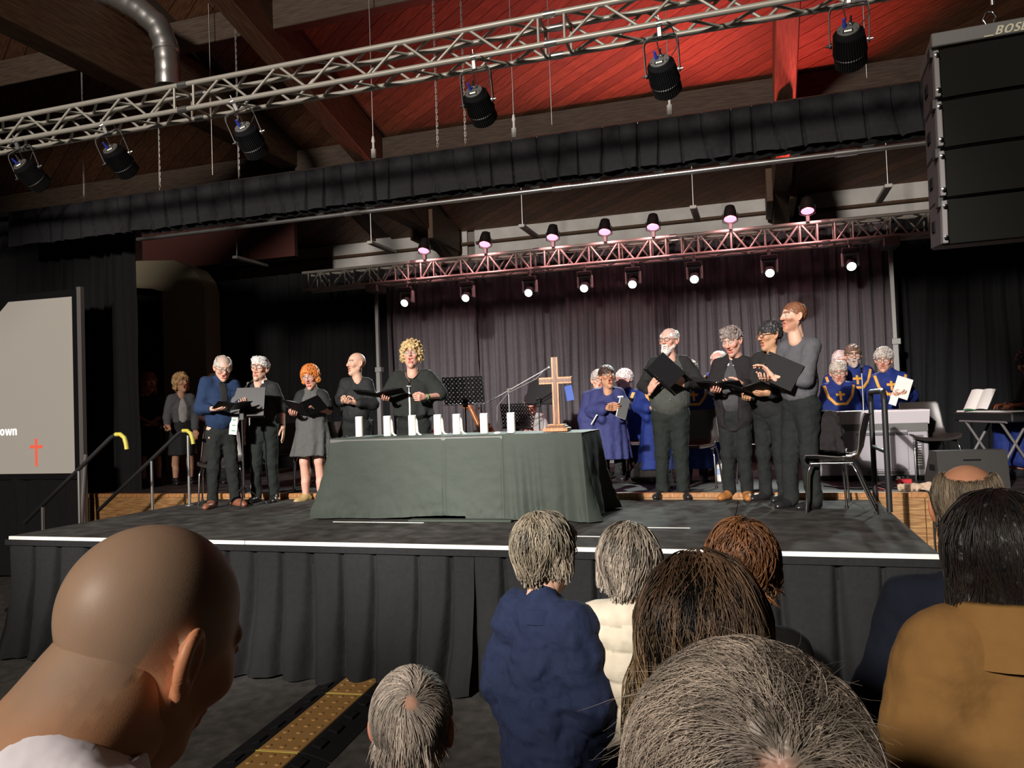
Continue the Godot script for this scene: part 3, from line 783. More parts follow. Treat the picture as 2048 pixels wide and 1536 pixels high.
func rigging() -> void:
	glow("white_lens", Color(0.92, 1.0, 0.97), 8.0); glow("pink_lens", Color(1.0, 0.45, 0.58), 4.0); glow("digit", Color(1.0, 0.97, 0.85), 1.3)
	mat("arm", 0.30, 0.30, 0.29, 0.5)
	truss("lighting_truss", "long silver box truss crossing the whole top of the view above the platform", Vector3(0, 4.957, -6.1), [-12.34, -8.72, -5.10, -1.48, 2.14], 3.62, 0.24, 0.0245, 0.0125, 11, false, M.alu)
	truss("lighting_truss", "pink-lit silver box truss standing on two posts in front of the backdrop", Vector3(0, 4.09, -11.3), [-7.15, -5.12, -3.09, -1.06, 0.97], 2.03, 0.28, 0.026, 0.014, 8, true, M.alu)
	for s in 2:
		var x: float = [-5.86, 1.76][s]
		var p := thing("truss_post", ["thin steel post carrying the rear truss, behind the bald man", "thin steel post carrying the rear truss, behind the robed woman with papers"][s], "post", Vector3(x, PERM, -11.42), 0, "rear truss posts")
		part(p, "outer_tube", boxed(Vector3(0.075, 1.6, 0.075), Vector3(0, 0.85, 0), Basis(), 0.006), M.steel)
		part(p, "inner_tube", boxed(Vector3(0.055, 1.4, 0.055), Vector3(0, 2.3, 0), Basis(), 0.005), M.steel)
		part(p, "lock_collar", boxed(Vector3(0.11, 0.08, 0.1), Vector3(0.01, 1.62, 0)), M.steel)
		part(p, "head_bracket", boxed(Vector3(0.2, 0.12, 0.36), Vector3(0, 2.93, 0.0), Basis(), 0.01), M.grey_plate)
		part(p, "foot", boxed(Vector3(0.7, 0.05, 0.7), Vector3(0, 0.025, 0)), M.black)
	# wash lights on the long truss
	var w0 := wash_light()
	var ws := [[-7.16, 4.957, 12.0, 26.0], [-6.02, 4.957, 18.0, 26.0], [-4.50, 4.957, 18.0, 24.0], [-2.15, 4.957, 0.0, 4.0], [-0.61, 4.957, -6.0, 2.0], [0.75, 4.957, -10.0, -2.0]]
	var wl := ["big black stage light at the very left end of the long truss", "big black stage light second from the left on the long truss", "big black stage light third from the left, tipped right, on the long truss", "big black stage light upright over the table and candles", "big black stage light over the bearded man in the vest", "dark stage light farthest right on the long truss, next to the loudspeakers"]
	for i in 6:
		var a: Array = ws[i]
		var o := w0 if i == 0 else dup(w0, Vector3.ZERO)
		o.set_meta("label", wl[i])
		o.transform = Transform3D(Basis(Vector3.BACK, deg_to_rad(a[3])) * Basis(Vector3.UP, deg_to_rad(a[2])) * Basis.from_scale(Vector3.ONE * 0.8), Vector3(a[0], a[1] - 0.12, -6.1))
	var p0 := par_light()
	for i in 7:
		var x: float = [-4.92, -3.9, -2.83, -2.04, -1.34, -0.27, 0.74][i]
		var o := p0 if i == 0 else dup(p0, Vector3.ZERO)
		o.position = Vector3(x, 4.47, -11.27)
		o.set_meta("label", "small pink glowing light on the rear truss, %s from the left" % ORD[i])
		var tint: Color = [Color(1.0, 0.40, 0.36), Color(1.0, 0.42, 0.38), Color(1.0, 0.45, 0.42), Color(1.0, 0.40, 0.36), Color(1.0, 0.40, 0.36), Color(1.0, 0.36, 0.32), Color(1.0, 0.36, 0.32)][i]
		spot("wash_and_added_beam", Vector3(x, 4.52, -11.14), Vector3(x, 6.7, -9.35), tint, [1.2, 1.8, 3.2, 4.5, 6.5, 12.0, 11.0][i], 43.0, 0.9, 0.09)  # added red spot aimed up at the ceiling; the lens faces down
		spot("wash_and_added_beam", Vector3(x, 4.52, -11.13), Vector3(x, 3.2, -11.25), Color(1.0, 0.66, 0.68), 0.9, 75.0, 0.8, 0.09)
	var m0 := moving_head()
	for i in 8:
		var x: float = [-5.26, -4.23, -3.22, -2.37, -1.66, -0.79, 0.22, 1.25][i]
		var o := m0 if i == 0 else dup(m0, Vector3.ZERO)
		o.position = Vector3(x, 4.06, -11.3)
		o.set_meta("label", "white shining moving head under the rear truss, %s from the left" % ORD[i])
		spot("head_beam", Vector3(x, 3.71, -11.15), Vector3(x + (-2.5 - x) * 0.2, 1.0, -7.2), Color(0.93, 1.0, 0.97), 9.0, 24.0, 0.6, 0.05)
	# chains and wires down to the valance pipe
	var cx := [[-8.25, "c"], [-7.04, "c"], [-6.25, "w"], [-5.87, "c"], [-4.06, "t"], [-3.27, "c"], [-2.94, "c"], [-2.38, "t"], [-1.96, "w"], [-0.73, "t"], [1.1, "w"]]
	var wn := 0; var cn := 0; var tn := 0
	for q: Array in cx:
		var x: float = q[0]; var top := roof_y(-7.95) + 0.02 - 4.88
		if q[1] == "c":
			var g := Geo.new(); var k := 0; var y := 0.0
			while y < top:
				g.tube([Vector3(-0.008 if k % 2 else 0.0, y, 0.0 if k % 2 else -0.008), Vector3(-0.008 if k % 2 else 0.0, y + 0.05, 0.0 if k % 2 else -0.008)], 0.004, 4, false)
				g.tube([Vector3(0.008 if k % 2 else 0.0, y, 0.0 if k % 2 else 0.008), Vector3(0.008 if k % 2 else 0.0, y + 0.05, 0.0 if k % 2 else 0.008)], 0.004, 4, false)
				k += 1; y += 0.038
			var o := part(self, "hanging_chain", g, M.steel, Transform3D(Basis(), Vector3(x, 4.88, -7.95)))
			tag(o, "thin chain from ceiling to valance pipe, %s chain from the left" % ORD[cn], "chain", "hanging chains"); cn += 1
		else:
			var nm: String = "thin steel wire from ceiling to valance, %s plain wire from the left" % ORD[wn] if q[1] == "w" else "steel wire with silver turnbuckle above the valance, %s turnbuckle from the left" % ORD[tn]
			if q[1] == "w": wn += 1
			else: tn += 1
			var o := thing("hanging_wire", nm, "wire", Vector3(x, 4.88, -7.95), 0, "hanging wires")
			part(o, "wire", tubed([Vector3(0, 0.1, 0), Vector3(0, top, 0)], 0.006, 6), M.steel)
			if q[1] == "t":
				part(o, "turnbuckle", tubed([Vector3(0, 0.02, 0), Vector3(0, 0.12, 0), Vector3(0, 0.13, 0), Vector3(0, 0.2, 0), Vector3(0, 0.21, 0), Vector3(0, 0.27, 0)], [0.03, 0.03, 0.014, 0.014, 0.024, 0.012], 8), M.white_paint)
	# unlit tube lights hung on rods behind the valance
	var tl := [[-8.8, "unlit pink-tinted tube light hanging farthest left behind the valance"], [-6.12, "unlit tube light hanging before the white wall, left of the red tie beam"], [-3.45, "unlit tube light hanging above the middle of the rear truss"], [-0.80, "unlit tube light hanging just left of the bright red tie beam"], [1.83, "unlit tube light hanging beside the loudspeaker stack"]]
	for q: Array in tl:
		var o := thing("tube_light", q[1], "tube light", Vector3(q[0], 4.87, -12.2), 0, "unlit tube lights")
		part(o, "casing", boxed(Vector3(0.10, 0.05, 0.95), Vector3(0, 0, 0), Basis(), 0.008), M.white_paint)
		part(o, "rod", tubed([Vector3(0, 0.02, 0.4), Vector3(0, 1.16, 0.4)], 0.012, 6), M.steel)
	line_array()
	projection_screen()

func line_array() -> void:
	var yaw := -3.0
	var fr := thing("rigging_frame", "dark steel flying frame with a white logo on top of the loudspeaker stack", "frame", Vector3(1.72, 4.13, -5.22), yaw)
	part(fr, "crossbar", boxed(Vector3(1.26, 0.085, 0.06), Vector3(0, 0, 0.0), Basis(), 0.006), M.grey_plate)
	part(fr, "side_bar", boxed(Vector3(0.05, 0.085, 0.5), Vector3(-0.6, 0, -0.28)), M.grey_plate)
	part(fr, "side_bar", boxed(Vector3(0.05, 0.085, 0.5), Vector3(0.6, 0, -0.28)), M.grey_plate)
	var sh := Transform3D(Basis(Vector3(1, 0, 0), Vector3(0.35, 1, 0), Vector3(0, 0, 1)), Vector3(-0.21, -0.012, 0.031))
	var tm := TextMesh.new(); tm.text = "BOSE"; tm.font_size = 16; tm.pixel_size = 0.0042; tm.depth = 0.004
	var fo := SystemFont.new(); fo.font_names = PackedStringArray(["Droid Sans"]); fo.font_weight = 800; tm.font = fo
	part(fr, "lettering", tm, mat("logo", 0.50, 0.49, 0.36, 0.5), sh, "pale slanted lettering")
	part(fr, "logo_line", boxed(Vector3(0.05, 0.007, 0.004), Vector3(-0.33, -0.035, 0.032), Basis(), 0.0), M.logo)
	part(fr, "logo_line", boxed(Vector3(0.06, 0.007, 0.004), Vector3(-0.04, 0.03, 0.032), Basis(), 0.0), M.logo)
	part(fr, "shackle", tubed([Vector3(-0.33, 0.04, 0.0), Vector3(-0.35, 0.08, 0.0), Vector3(-0.33, 0.12, 0.0), Vector3(-0.30, 0.12, 0.0), Vector3(-0.28, 0.08, 0), Vector3(-0.30, 0.04, 0)], 0.008, 6), M.chrome)
	var ch := part(self, "hoist_chain", tubed([Vector3(0, 0, 0), Vector3(0, 4.3, 0)], 0.011, 6), M.steel, Transform3D(Basis(), Vector3(1.42, 4.28, -5.22)))
	tag(ch, "hoist chain above the loudspeaker stack at the right edge", "chain")
	var names := ["topmost black loudspeaker box of the hanging stack", "second black loudspeaker box from the top of the stack", "third black loudspeaker box from the top of the stack", "bottom black loudspeaker box of the hanging stack, tipped down"]
	var y := 4.09
	var z := 0.0
	for i in 4:
		var h: float = [0.315, 0.30, 0.30, 0.285][i]
		var tip: float = [0.0, 1.0, 2.5, 6.0][i]
		var o := thing("loudspeaker", names[i], "loudspeaker", Vector3(1.72, y - h, -5.22 + z), yaw, "hanging loudspeaker stack")
		o.rotation.x = deg_to_rad(tip)
		part(o, "cabinet", boxed(Vector3(1.24, h - 0.012, 0.42), Vector3(0, h / 2, -0.26), Basis(), 0.012), mat("cabinet", 0.055, 0.048, 0.05, 0.6))
		var gl := Geo.new()
		var rr := []
		for j in 9:
			var row := PackedVector3Array()
			for k in 25:
				var u := -0.585 + 1.17 * k / 24.0
				row.append(Vector3(u, 0.012 + (h - 0.024) * j / 8.0, -0.03 + 0.03 * sqrt(maxf(0.0, 1.0 - pow(u / 0.6, 4)))))
			rr.append(row)
		gl.rows(rr)
		part(o, "grille", gl, mat("grille", 0.008, 0.0085, 0.007, 0.85, 0.0, 0.2))
		for s: float in [-1.0, 1.0]:
			part(o, "side_rail", boxed(Vector3(0.03, h - 0.03, 0.06), Vector3(s * 0.605, h / 2, -0.02), Basis(), 0.004), M.rail_grey)
			part(o, "link_plate", boxed(Vector3(0.035, 0.06, 0.09), Vector3(s * 0.622, h - 0.02, -0.06), Basis(), 0.004), M.black)
			part(o, "side_handle", boxed(Vector3(0.012, 0.07, 0.10), Vector3(s * 0.622, h * 0.5, -0.3), Basis(), 0.004), M.matt_black)
			for q: float in [0.05, h - 0.05]:
				part(o, "pin", lathed([Vector2(0.012, 0), Vector2(0.012, 0.02), Vector2(0.0, 0.022)], 10, Transform3D(Basis(Vector3.RIGHT, PI / 2), Vector3(s * 0.605, q, 0.01))), M.chrome)
		y -= h + 0.002
		z -= [0.0, 0.004, 0.008, 0.0][i]

func projection_screen() -> void:
	var t := thing("projection_screen", "large projection screen showing a red cross, on a truss stand at left", "projection screen", Vector3(-8.33, 0, -7.85))
	part(t, "lower_skirt", curtain(-3.15, 0.02, 0.03, 1.32, 0.0, 0.3, 0.02, 77, 6), M.velvet)
	part(t, "border", boxed(Vector3(3.2, 2.44, 0.03), Vector3(-1.55, 2.51, 0), Basis(), 0.004), M.matt_black)
	var g := Geo.new()
	g.prism(PackedVector2Array([Vector2(-3.1, 1.37), Vector2(-0.03, 1.37), Vector2(-0.03, 3.635), Vector2(-1.10, 3.645), Vector2(-1.62, 3.22), Vector2(-3.1, 3.22)]), 0.016, 0.02)  # missing upper left corner: a cast shadow worked into the picture outline
	part(t, "lit_screen", g, glow("screen_light", Color(0.63, 0.60, 0.55), 0.48), Transform3D(), "lit grey projected picture")
	var c := Geo.new()
	c.box(Vector3(0.042, 0.36, 0.004), Vector3(-0.66, 1.645, 0.022), Basis(), 0.0); c.box(Vector3(0.215, 0.042, 0.004), Vector3(-0.66, 1.72, 0.0222), Basis(), 0.0)
	part(t, "cross_screen", c, glow("red_screen_light", Color(0.90, 0.30, 0.20), 0.75), Transform3D(), "red cross symbol")
	var tm := TextMesh.new(); tm.text = "own"; tm.font_size = 16; tm.pixel_size = 0.0095; tm.depth = 0.003; tm.horizontal_alignment = HORIZONTAL_ALIGNMENT_RIGHT
	var fo := SystemFont.new(); fo.font_names = PackedStringArray(["Droid Sans"]); fo.font_weight = 700; tm.font = fo
	part(t, "lettering_screen", tm, glow("white_screen_light", Color(1, 1, 1), 1.0), Transform3D(Basis(), Vector3(-0.97, 1.93, 0.022)), "white projected word")
	for x: float in [0.07, -3.2]:
		part(t, "post", boxed(Vector3(0.07, 3.75, 0.07), Vector3(x, 1.88, -0.02), Basis(), 0.006), M.rail_grey)
		part(t, "brace", tubed([Vector3(x + 0.06, 1.6, 0.0), Vector3(x + 0.20, 0.02, 0.3)], 0.03, 8), M.rail_grey)
		part(t, "foot", boxed(Vector3(0.12, 0.06, 1.2), Vector3(x, 0.03, 0.1)), M.black)

# ---------------------------------------------------------------- table and things on it
func furniture() -> void:
	# folding table under a draped cloth
	var tb := thing("table", "long folding table hidden under the dark green-black cloth on the platform", "table", Vector3(-2.66, DECK, -6.88))
	part(tb, "tabletop", boxed(Vector3(2.44, 0.04, 0.74), Vector3(0, 0.725, 0), Basis(), 0.008), M.grey_plate)
	for x: float in [-0.95, 0.95]:
		for z: float in [-0.3, 0.3]:
			part(tb, "leg", tubed([Vector3(x, 0, z), Vector3(x, 0.71, z)], 0.016), M.steel)
	var cl := thing("tablecloth", "dark grey-green cloth draped to the floor over the long table", "tablecloth", Vector3(-2.66, DECK, -6.88))
	var nf := fnoise(1.1, 71, 3); var n2 := fnoise(4.0, 72, 3)
	# sides: a ring of points round the table edge, dropping and flaring
	var ring := []
	var hx := 1.225; var hz := 0.375
	var per := []
	var st := 0.012
	var seg := [[Vector2(-hx, hz), Vector2(hx, hz)], [Vector2(hx, hz), Vector2(hx, -hz)], [Vector2(hx, -hz), Vector2(-hx, -hz)], [Vector2(-hx, -hz), Vector2(-hx, hz)]]
	for sgi in 4:
		var a: Vector2 = seg[sgi][0]; var b: Vector2 = seg[sgi][1]
		var m := int(a.distance_to(b) / st)
		for i in m: per.append([a.lerp(b, float(i) / m), sgi, float(i) / m])
	var rr := []
	var ny := 22
	for j in ny + 1:
		var f := float(j) / ny
		var row := PackedVector3Array()
		for q: Array in per:
			var p: Vector2 = q[0]
			var side: int = q[1]; var s: float = q[2]
			var outw: Vector2 = [Vector2(0, 1), Vector2(1, 0), Vector2(0, -1), Vector2(-1, 0)][side]
			# round the corners outward
			var corner := Vector2(clampf((absf(p.x) - hx + 0.16) / 0.16, 0, 1), clampf((absf(p.y) - hz + 0.16) / 0.16, 0, 1))
			var cf := corner.x * corner.y
			var od := (outw + Vector2(signf(p.x), signf(p.y)) * cf * 0.8)
			var fl := f * f * (0.02 + 0.02 * cf + (0.01 if side == 0 else 0.02)) + (0.03 * f if side == 3 else 0.0) + (0.02 * f if side == 1 else 0.0)
			var wr := 0.012 * f * n2.get_noise_3d(p.x * 1.2, f * 2.2, p.y) + 0.02 * f * nf.get_noise_2d(p.x * 1.5 + side * 7.0, f * 0.6)
			# soft folds at the right-hand quarter, a seam in the middle
			if side == 0:
				var x := p.x
				var fold := 0.0
				for c: Array in [[0.58, 0.035, 0.03], [0.70, 0.04, 0.034], [0.80, 0.03, 0.022], [1.03, 0.05, 0.03], [1.14, 0.03, 0.02]]:
					var u: float = (x - c[0] - 0.05 * f) / c[1]
					fold -= c[2] * exp(-u * u) * f * 1.4
				for c: Array in [[-0.06, 0.014, 0.014], [0.495, 0.008, 0.014]]:
					var u: float = (x - c[0]) / c[1]
					fold -= c[2] * exp(-u * u) * minf(1.0, 0.3 + f)
				fold += 0.05 * f * smoothstep(0.5, 0.62, x) + 0.012 * smoothstep(0.495, 0.51, x)
				wr += fold
				# wrinkles near the hem
				wr += 0.010 * smoothstep(0.6, 0.95, f) * n2.get_noise_2d(x * 3.0, f * 7.0)
			elif side == 1 or side == 3:
				wr += 0.02 * f * sin(s * 14.0)
			var drop := 0.735 * f
			var yy := 0.748 - drop - (0.0 if f > 0.02 else 0.0)
			if f < 0.08: fl -= 0.008 * (1.0 - f / 0.08)
			var lift := 0.0
			if side == 0 and p.x < 0.15: lift = 0.03 * smoothstep(0.85, 1.0, f) * clampf(0.4 + 0.6 * sin(p.x * 3.0 + 1.4), 0, 1)
			row.append(Vector3(p.x + od.x * (fl + wr), maxf(yy + lift, 0.006), p.y + od.y * (fl + wr)))
		rr.append(row)
	# top: shrink inward in steps, gently uneven
	var tops := []
	for k in 6:
		var s := 1.0 - pow(float(k) / 5.0, 1.2)
		var row := PackedVector3Array()
		for q: Array in per:
			var p: Vector2 = q[0]
			var e := Vector2(signf(p.x) * maxf(absf(p.x) - hx * (1.0 - s) * 0.0, 0.0), p.y)
			e = Vector2(p.x * (0.12 + 0.88 * s) if k < 5 else p.x * 0.1, p.y * s)
			row.append(Vector3(e.x, 0.752 + (0.0 if k == 0 else 0.002 + 0.003 * nf.get_noise_2d(e.x * 4.0, e.y * 4.0)), e.y))
		tops.append(row)
	tops.reverse()
	var cg := Geo.new()
	var allr: Array = tops + rr
	allr.reverse()
	for r in allr.size():
		var rv: PackedVector3Array = allr[r]
		allr[r] = rv
	cg.rows(allr, true)
	part(cl, "drape", cg, M.tablecloth)
	var fold := boxed(Vector3(0.95, 0.02, 0.10), Vector3(0.0, 0.012, 0.0), Basis(), 0.008)
	part(cl, "folded_hem", fold, M.tablecloth, Transform3D(Basis(Vector3.UP, 0.03), Vector3(0.12, 0, 0.47)))
	# candles
	var cx := [-3.69, -3.39, -3.13, -2.87, -2.68, -2.41, -2.15]
	for i in 7:
		var c := thing("pillar_candle", "white pillar candle on the long table, %s from the left" % ORD[i], "candle", Vector3(cx[i], DECK + 0.757, -6.75), 0, "white pillar candles")
		var h: float = [0.195, 0.192, 0.19, 0.188, 0.187, 0.185, 0.183][i]
		var g := Geo.new()
		g.lathe([Vector2(0.0355, 0), Vector2(0.037, 0.004), Vector2(0.037, h - 0.008), Vector2(0.035, h - 0.002), Vector2(0.03, h), Vector2(0.02, h - 0.006), Vector2(0, h - 0.008)], 24, Transform3D(), Color.WHITE, false)
		part(c, "wax_body", g, M.wax)
		part(c, "wick", tubed([Vector3(0, h - 0.01, 0), Vector3(0.001, h + 0.008, 0)], 0.0015, 5), M.matt_black)
		if i in [1, 2, 3, 4]:
			var d := Geo.new()
			d.tube([Vector3(0.030, h * 0.86, -0.012), Vector3(0.039, h * 0.7, -0.012), Vector3(0.042, h * 0.4, -0.012), Vector3(0.046, 0.03, -0.012), Vector3(0.062, 0.006, -0.014), Vector3(0.085, 0.003, -0.014)], [0.006, 0.011, 0.012, 0.011, 0.009, 0.004], 8)
			part(c, "wax_drip", d, M.wax)
	for x: float in [-3.78, -2.24]:
		part(self, "candle_snuffer" if x < -3 else "wax_stub", lathed([Vector2(0.03, 0), Vector2(0.032, 0.006), Vector2(0.02, 0.016), Vector2(0, 0.018)], 14), M.wax if x > -3 else M.black, Transform3D(Basis(), Vector3(x, DECK + 0.757, -6.62)))
	tag(get_node("candle_snuffer"), "small dark candle cap at the left end of the table", "candle cap")
	tag(get_node("wax_stub"), "small pale lump of wax between the two right-hand candles", "wax")
	# standing wooden cross
	var cr := thing("table_cross", "tall wooden cross with dark inlay and stepped base on the table", "cross", Vector3(-1.73, DECK + 0.757, -6.78))
	part(cr, "base_step", boxed(Vector3(0.225, 0.035, 0.15), Vector3(0, 0.0175, 0), Basis(), 0.004), M.oak)
	part(cr, "base_step", boxed(Vector3(0.18, 0.016, 0.115), Vector3(0, 0.043, 0), Basis(), 0.003), M.walnut)
	part(cr, "base_step", boxed(Vector3(0.155, 0.014, 0.09), Vector3(0, 0.058, 0), Basis(), 0.003), M.oak)
	part(cr, "upright", boxed(Vector3(0.062, 0.6, 0.03), Vector3(0, 0.365, 0), Basis(), 0.002), M.oak)
	part(cr, "crossbar", boxed(Vector3(0.30, 0.062, 0.0305), Vector3(0, 0.455, 0), Basis(), 0.002), M.oak)
	part(cr, "inlay", boxed(Vector3(0.030, 0.598, 0.004), Vector3(0, 0.366, 0.0155), Basis(), 0.001), M.walnut)
	part(cr, "inlay", boxed(Vector3(0.298, 0.028, 0.004), Vector3(0, 0.455, 0.0157), Basis(), 0.001), M.walnut)

# ---------------------------------------------------------------- chairs and stands
func chair_proto() -> Node3D:
	var t := thing("stacking_chair", "", "chair", Vector3.ZERO, 0, "black shell chairs on the stage")
	# shell: one curved sheet from the front lip over the seat up the back
	var prof := [Vector2(0.245, 0.425), Vector2(0.235, 0.45), Vector2(0.15, 0.452), Vector2(0.0, 0.437), Vector2(-0.12, 0.437), Vector2(-0.18, 0.47), Vector2(-0.215, 0.55), Vector2(-0.24, 0.68), Vector2(-0.27, 0.80), Vector2(-0.285, 0.825)]
	for side in 2:
		var g := Geo.new()
		var rr := []
		var off := 0.0 if side == 0 else -0.008
		for k in prof.size():
			var row := PackedVector3Array()
			for i in 13:
				var u := i / 6.0 - 1.0
				var w := 0.235 if k < 6 else 0.225 - 0.012 * (k - 6)
				var edge := pow(absf(u), 3.0) * 0.035
				var p: Vector2 = prof[k]
				var back := smoothstep(4.0, 7.0, k)
				row.append(Vector3(u * w, p.y + edge * (1.0 - back) + off * (1.0 - back), p.x + edge * back * 1.3 + off * back))
			rr.append(row)
		if side == 0: rr.reverse()
		g.rows(rr)
		part(t, "seat_shell" if side == 0 else "shell_underside", g, M.shell)
	for s: float in [-1.0, 1.0]:
		var lip := Geo.new()
		var pts := []
		for k in prof.size():
			var w := 0.235 if k < 6 else 0.225 - 0.012 * (k - 6)
			var back := smoothstep(4.0, 7.0, k)
			pts.append(Vector3(s * w, prof[k].y + 0.035 * (1.0 - back), prof[k].x + 0.045 * back))
		lip.tube(pts, 0.007, 6)
		part(t, "shell_rim", lip, M.shell)
	for s: float in [-1.0, 1.0]:
		part(t, "leg", tubed([Vector3(s * 0.17, 0.425, 0.12), Vector3(s * 0.205, 0.40, 0.2), Vector3(s * 0.222, 0.34, 0.222), Vector3(s * 0.235, 0.01, 0.25)], 0.011, 8), M.chrome)
		part(t, "leg", tubed([Vector3(s * 0.17, 0.425, -0.05), Vector3(s * 0.20, 0.40, -0.13), Vector3(s * 0.215, 0.34, -0.16), Vector3(s * 0.235, 0.01, -0.29)], 0.011, 8), M.chrome)
		part(t, "side_bar", tubed([Vector3(s * 0.2, 0.415, 0.2), Vector3(s * 0.2, 0.42, -0.13)], 0.010, 8), M.chrome)
		for z: float in [0.25, -0.29]:
			part(t, "foot_cap", lathed([Vector2(0.016, 0), Vector2(0.016, 0.02), Vector2(0.012, 0.025)], 10, Transform3D(Basis(), Vector3(s * 0.235, 0, z))), M.black)
	return t

func stand_proto(perforated: bool) -> Node3D:
	var t := thing("music_stand", "", "music stand", Vector3.ZERO, 0, "music stands")
	var bs := Transform3D(Basis(Vector3.RIGHT, deg_to_rad(20)), Vector3(0, 1.02, 0))
	var g := Geo.new()
	var w := 0.5; var h := 0.34
	if perforated:
		# a plate with real holes: strips between the rows and columns of openings
		var nx := 10; var ny := 6
		var px := w / nx; var py := h / ny
		for i in nx:
			for j in ny:
				var c := Vector3(-w / 2 + px * (i + 0.5), py * (j + 0.5), 0)
				var ring := []
				for k in 12:
					var a := TAU * k / 12
					var inner := Vector3(cos(a), sin(a), 0) * 0.0125
					var q := maxf(absf(cos(a)) / (px / 2), absf(sin(a)) / (py / 2))
					ring.append([inner, Vector3(cos(a), sin(a), 0) / q])
				for k in 12:
					var a: Array = ring[k]; var b: Array = ring[(k + 1) % 12]
					g.quad(c + a[0], c + a[1], c + b[1], c + b[0])
					g.quad(c + b[0], c + b[1], c + a[1], c + a[0])
		part(t, "desk_plate", g, M.black, bs)
	else:
		g.box(Vector3(w, h, 0.004), Vector3(0, h / 2, 0), Basis(), 0.001)
		part(t, "desk_plate", g, M.black, bs)
	part(t, "ledge", boxed(Vector3(w, 0.008, 0.06), Vector3(0, 0, 0.03), Basis(), 0.002), M.black, bs)
	part(t, "bracket", boxed(Vector3(0.06, 0.12, 0.04), Vector3(0, 1.03, -0.035), Basis(), 0.008), M.black)
	part(t, "pole", tubed([Vector3(0, 0.1, -0.035), Vector3(0, 0.6, -0.035), Vector3(0, 0.61, -0.035), Vector3(0, 1.03, -0.035)], [0.013, 0.013, 0.009, 0.009], 10), M.black)
	for k in 3:
		var a := TAU * k / 3.0 + 0.4
		part(t, "leg", tubed([Vector3(0, 0.24, -0.035), Vector3(cos(a) * 0.28, 0.012, -0.035 + sin(a) * 0.28)], 0.008, 6), M.black)
	return t

func mic_stand(called: String, label: String, at: Vector3, h: float, tip, base_h := 0.0) -> Node3D:
	var t := thing(called, label, "microphone stand", at, 0, "microphone stands")
	part(t, "pole", tubed([Vector3(0, 0.02, 0), Vector3(0, h * 0.55, 0), Vector3(0, h * 0.56, 0), Vector3(0, h, 0)], [0.012, 0.012, 0.009, 0.009], 10), M.steel)
	part(t, "base", lathed([Vector2(0.13, 0), Vector2(0.13, 0.012), Vector2(0.03, 0.03), Vector2(0, 0.035)], 24), M.black)
	part(t, "clutch", tubed([Vector3(0, h * 0.52, 0), Vector3(0, h * 0.6, 0)], 0.018, 10), M.black)
	if tip is Vector3:
		var d: Vector3 = (tip - Vector3(0, h, 0))
		var b0 := Vector3(0, h, 0) - d * 0.55
		part(t, "boom", tubed([b0, tip - d * 0.12], 0.009, 8), M.steel)
		part(t, "swivel", boxed(Vector3(0.04, 0.06, 0.04), Vector3(0, h, 0), Basis(), 0.01), M.grey_plate)
		part(t, "microphone", tubed([tip - d * 0.12, tip - d * 0.03, tip - d * 0.02, tip + d * 0.02], [0.012, 0.014, 0.021, 0.019], 10), M.steel)
		part(t, "cable", tubed([tip - d * 0.12, tip - d * 0.3 + Vector3(0, -0.05, 0.01), Vector3(0, h - 0.03, 0.02), b0 * 0.5 + Vector3(0, h * 0.5 - 0.12, 0.03), Vector3(-0.16, h * 0.62, 0.03), Vector3(-0.06, 0.2, 0.03), Vector3(-0.2, 0.01, 0.15)], 0.006, 6), M.rail_grey)
	else:
		part(t, "microphone", tubed([Vector3(0, h, 0), Vector3(0, h + 0.02, 0.02), Vector3(-0.01, h + 0.05, 0.1), Vector3(-0.012, h + 0.055, 0.12), Vector3(-0.015, h + 0.07, 0.16)], [0.012, 0.012, 0.013, 0.022, 0.018], 10), M.black)
	return t

# an open ring folder: two covers with pages, held at its spine. open_deg is the angle between the covers
func folder(label: String, at: Vector3, basis: Basis, w := 0.25, h := 0.31, open_deg := 150.0, pages := true, closed := false) -> Node3D:
	var t := thing("ring_folder", label, "folder", at, 0, "music folders held by the singers")
	t.basis = basis
	var half := deg_to_rad((180.0 - open_deg) / 2.0)
	for s: float in [-1.0, 1.0]:
		var b := Basis(Vector3.UP, -s * half)
		if closed: b = Basis(Vector3.UP, deg_to_rad(-90.0 * s)) if s < 0 else Basis()
		if closed and s < 0: continue
		part(t, "cover", boxed(Vector3(w, h, 0.005), Vector3(s * (w / 2 + 0.012), 0, 0), Basis(), 0.002), M.cover_black, Transform3D(b, Vector3.ZERO))
		if pages:
			var g := Geo.new(); var rr := []
			for k in 9:
				var u := k / 8.0
				var z := 0.006 + 0.012 * sin(u * PI) * (1.0 - u * 0.5)
				rr.append(PackedVector3Array([Vector3(s * (0.014 + u * (w - 0.03)), -h / 2 + 0.012, z), Vector3(s * (0.014 + u * (w - 0.03)), h / 2 - 0.012, z)]))
			if s > 0: rr.reverse()
			g.rows(rr)
			part(t, "page", g, M.paper, Transform3D(b, Vector3.ZERO))
	part(t, "spine", boxed(Vector3(0.028, h, 0.006), Vector3(0, 0, -0.003), Basis(), 0.002), M.cover_black)
	for y: float in [-0.09, 0.0, 0.09]:
		part(t, "ring", tubed([Vector3(-0.02, y, 0.002), Vector3(-0.014, y, 0.016), Vector3(0, y, 0.022), Vector3(0.014, y, 0.016), Vector3(0.02, y, 0.002)], 0.002, 5), M.chrome)
	return t

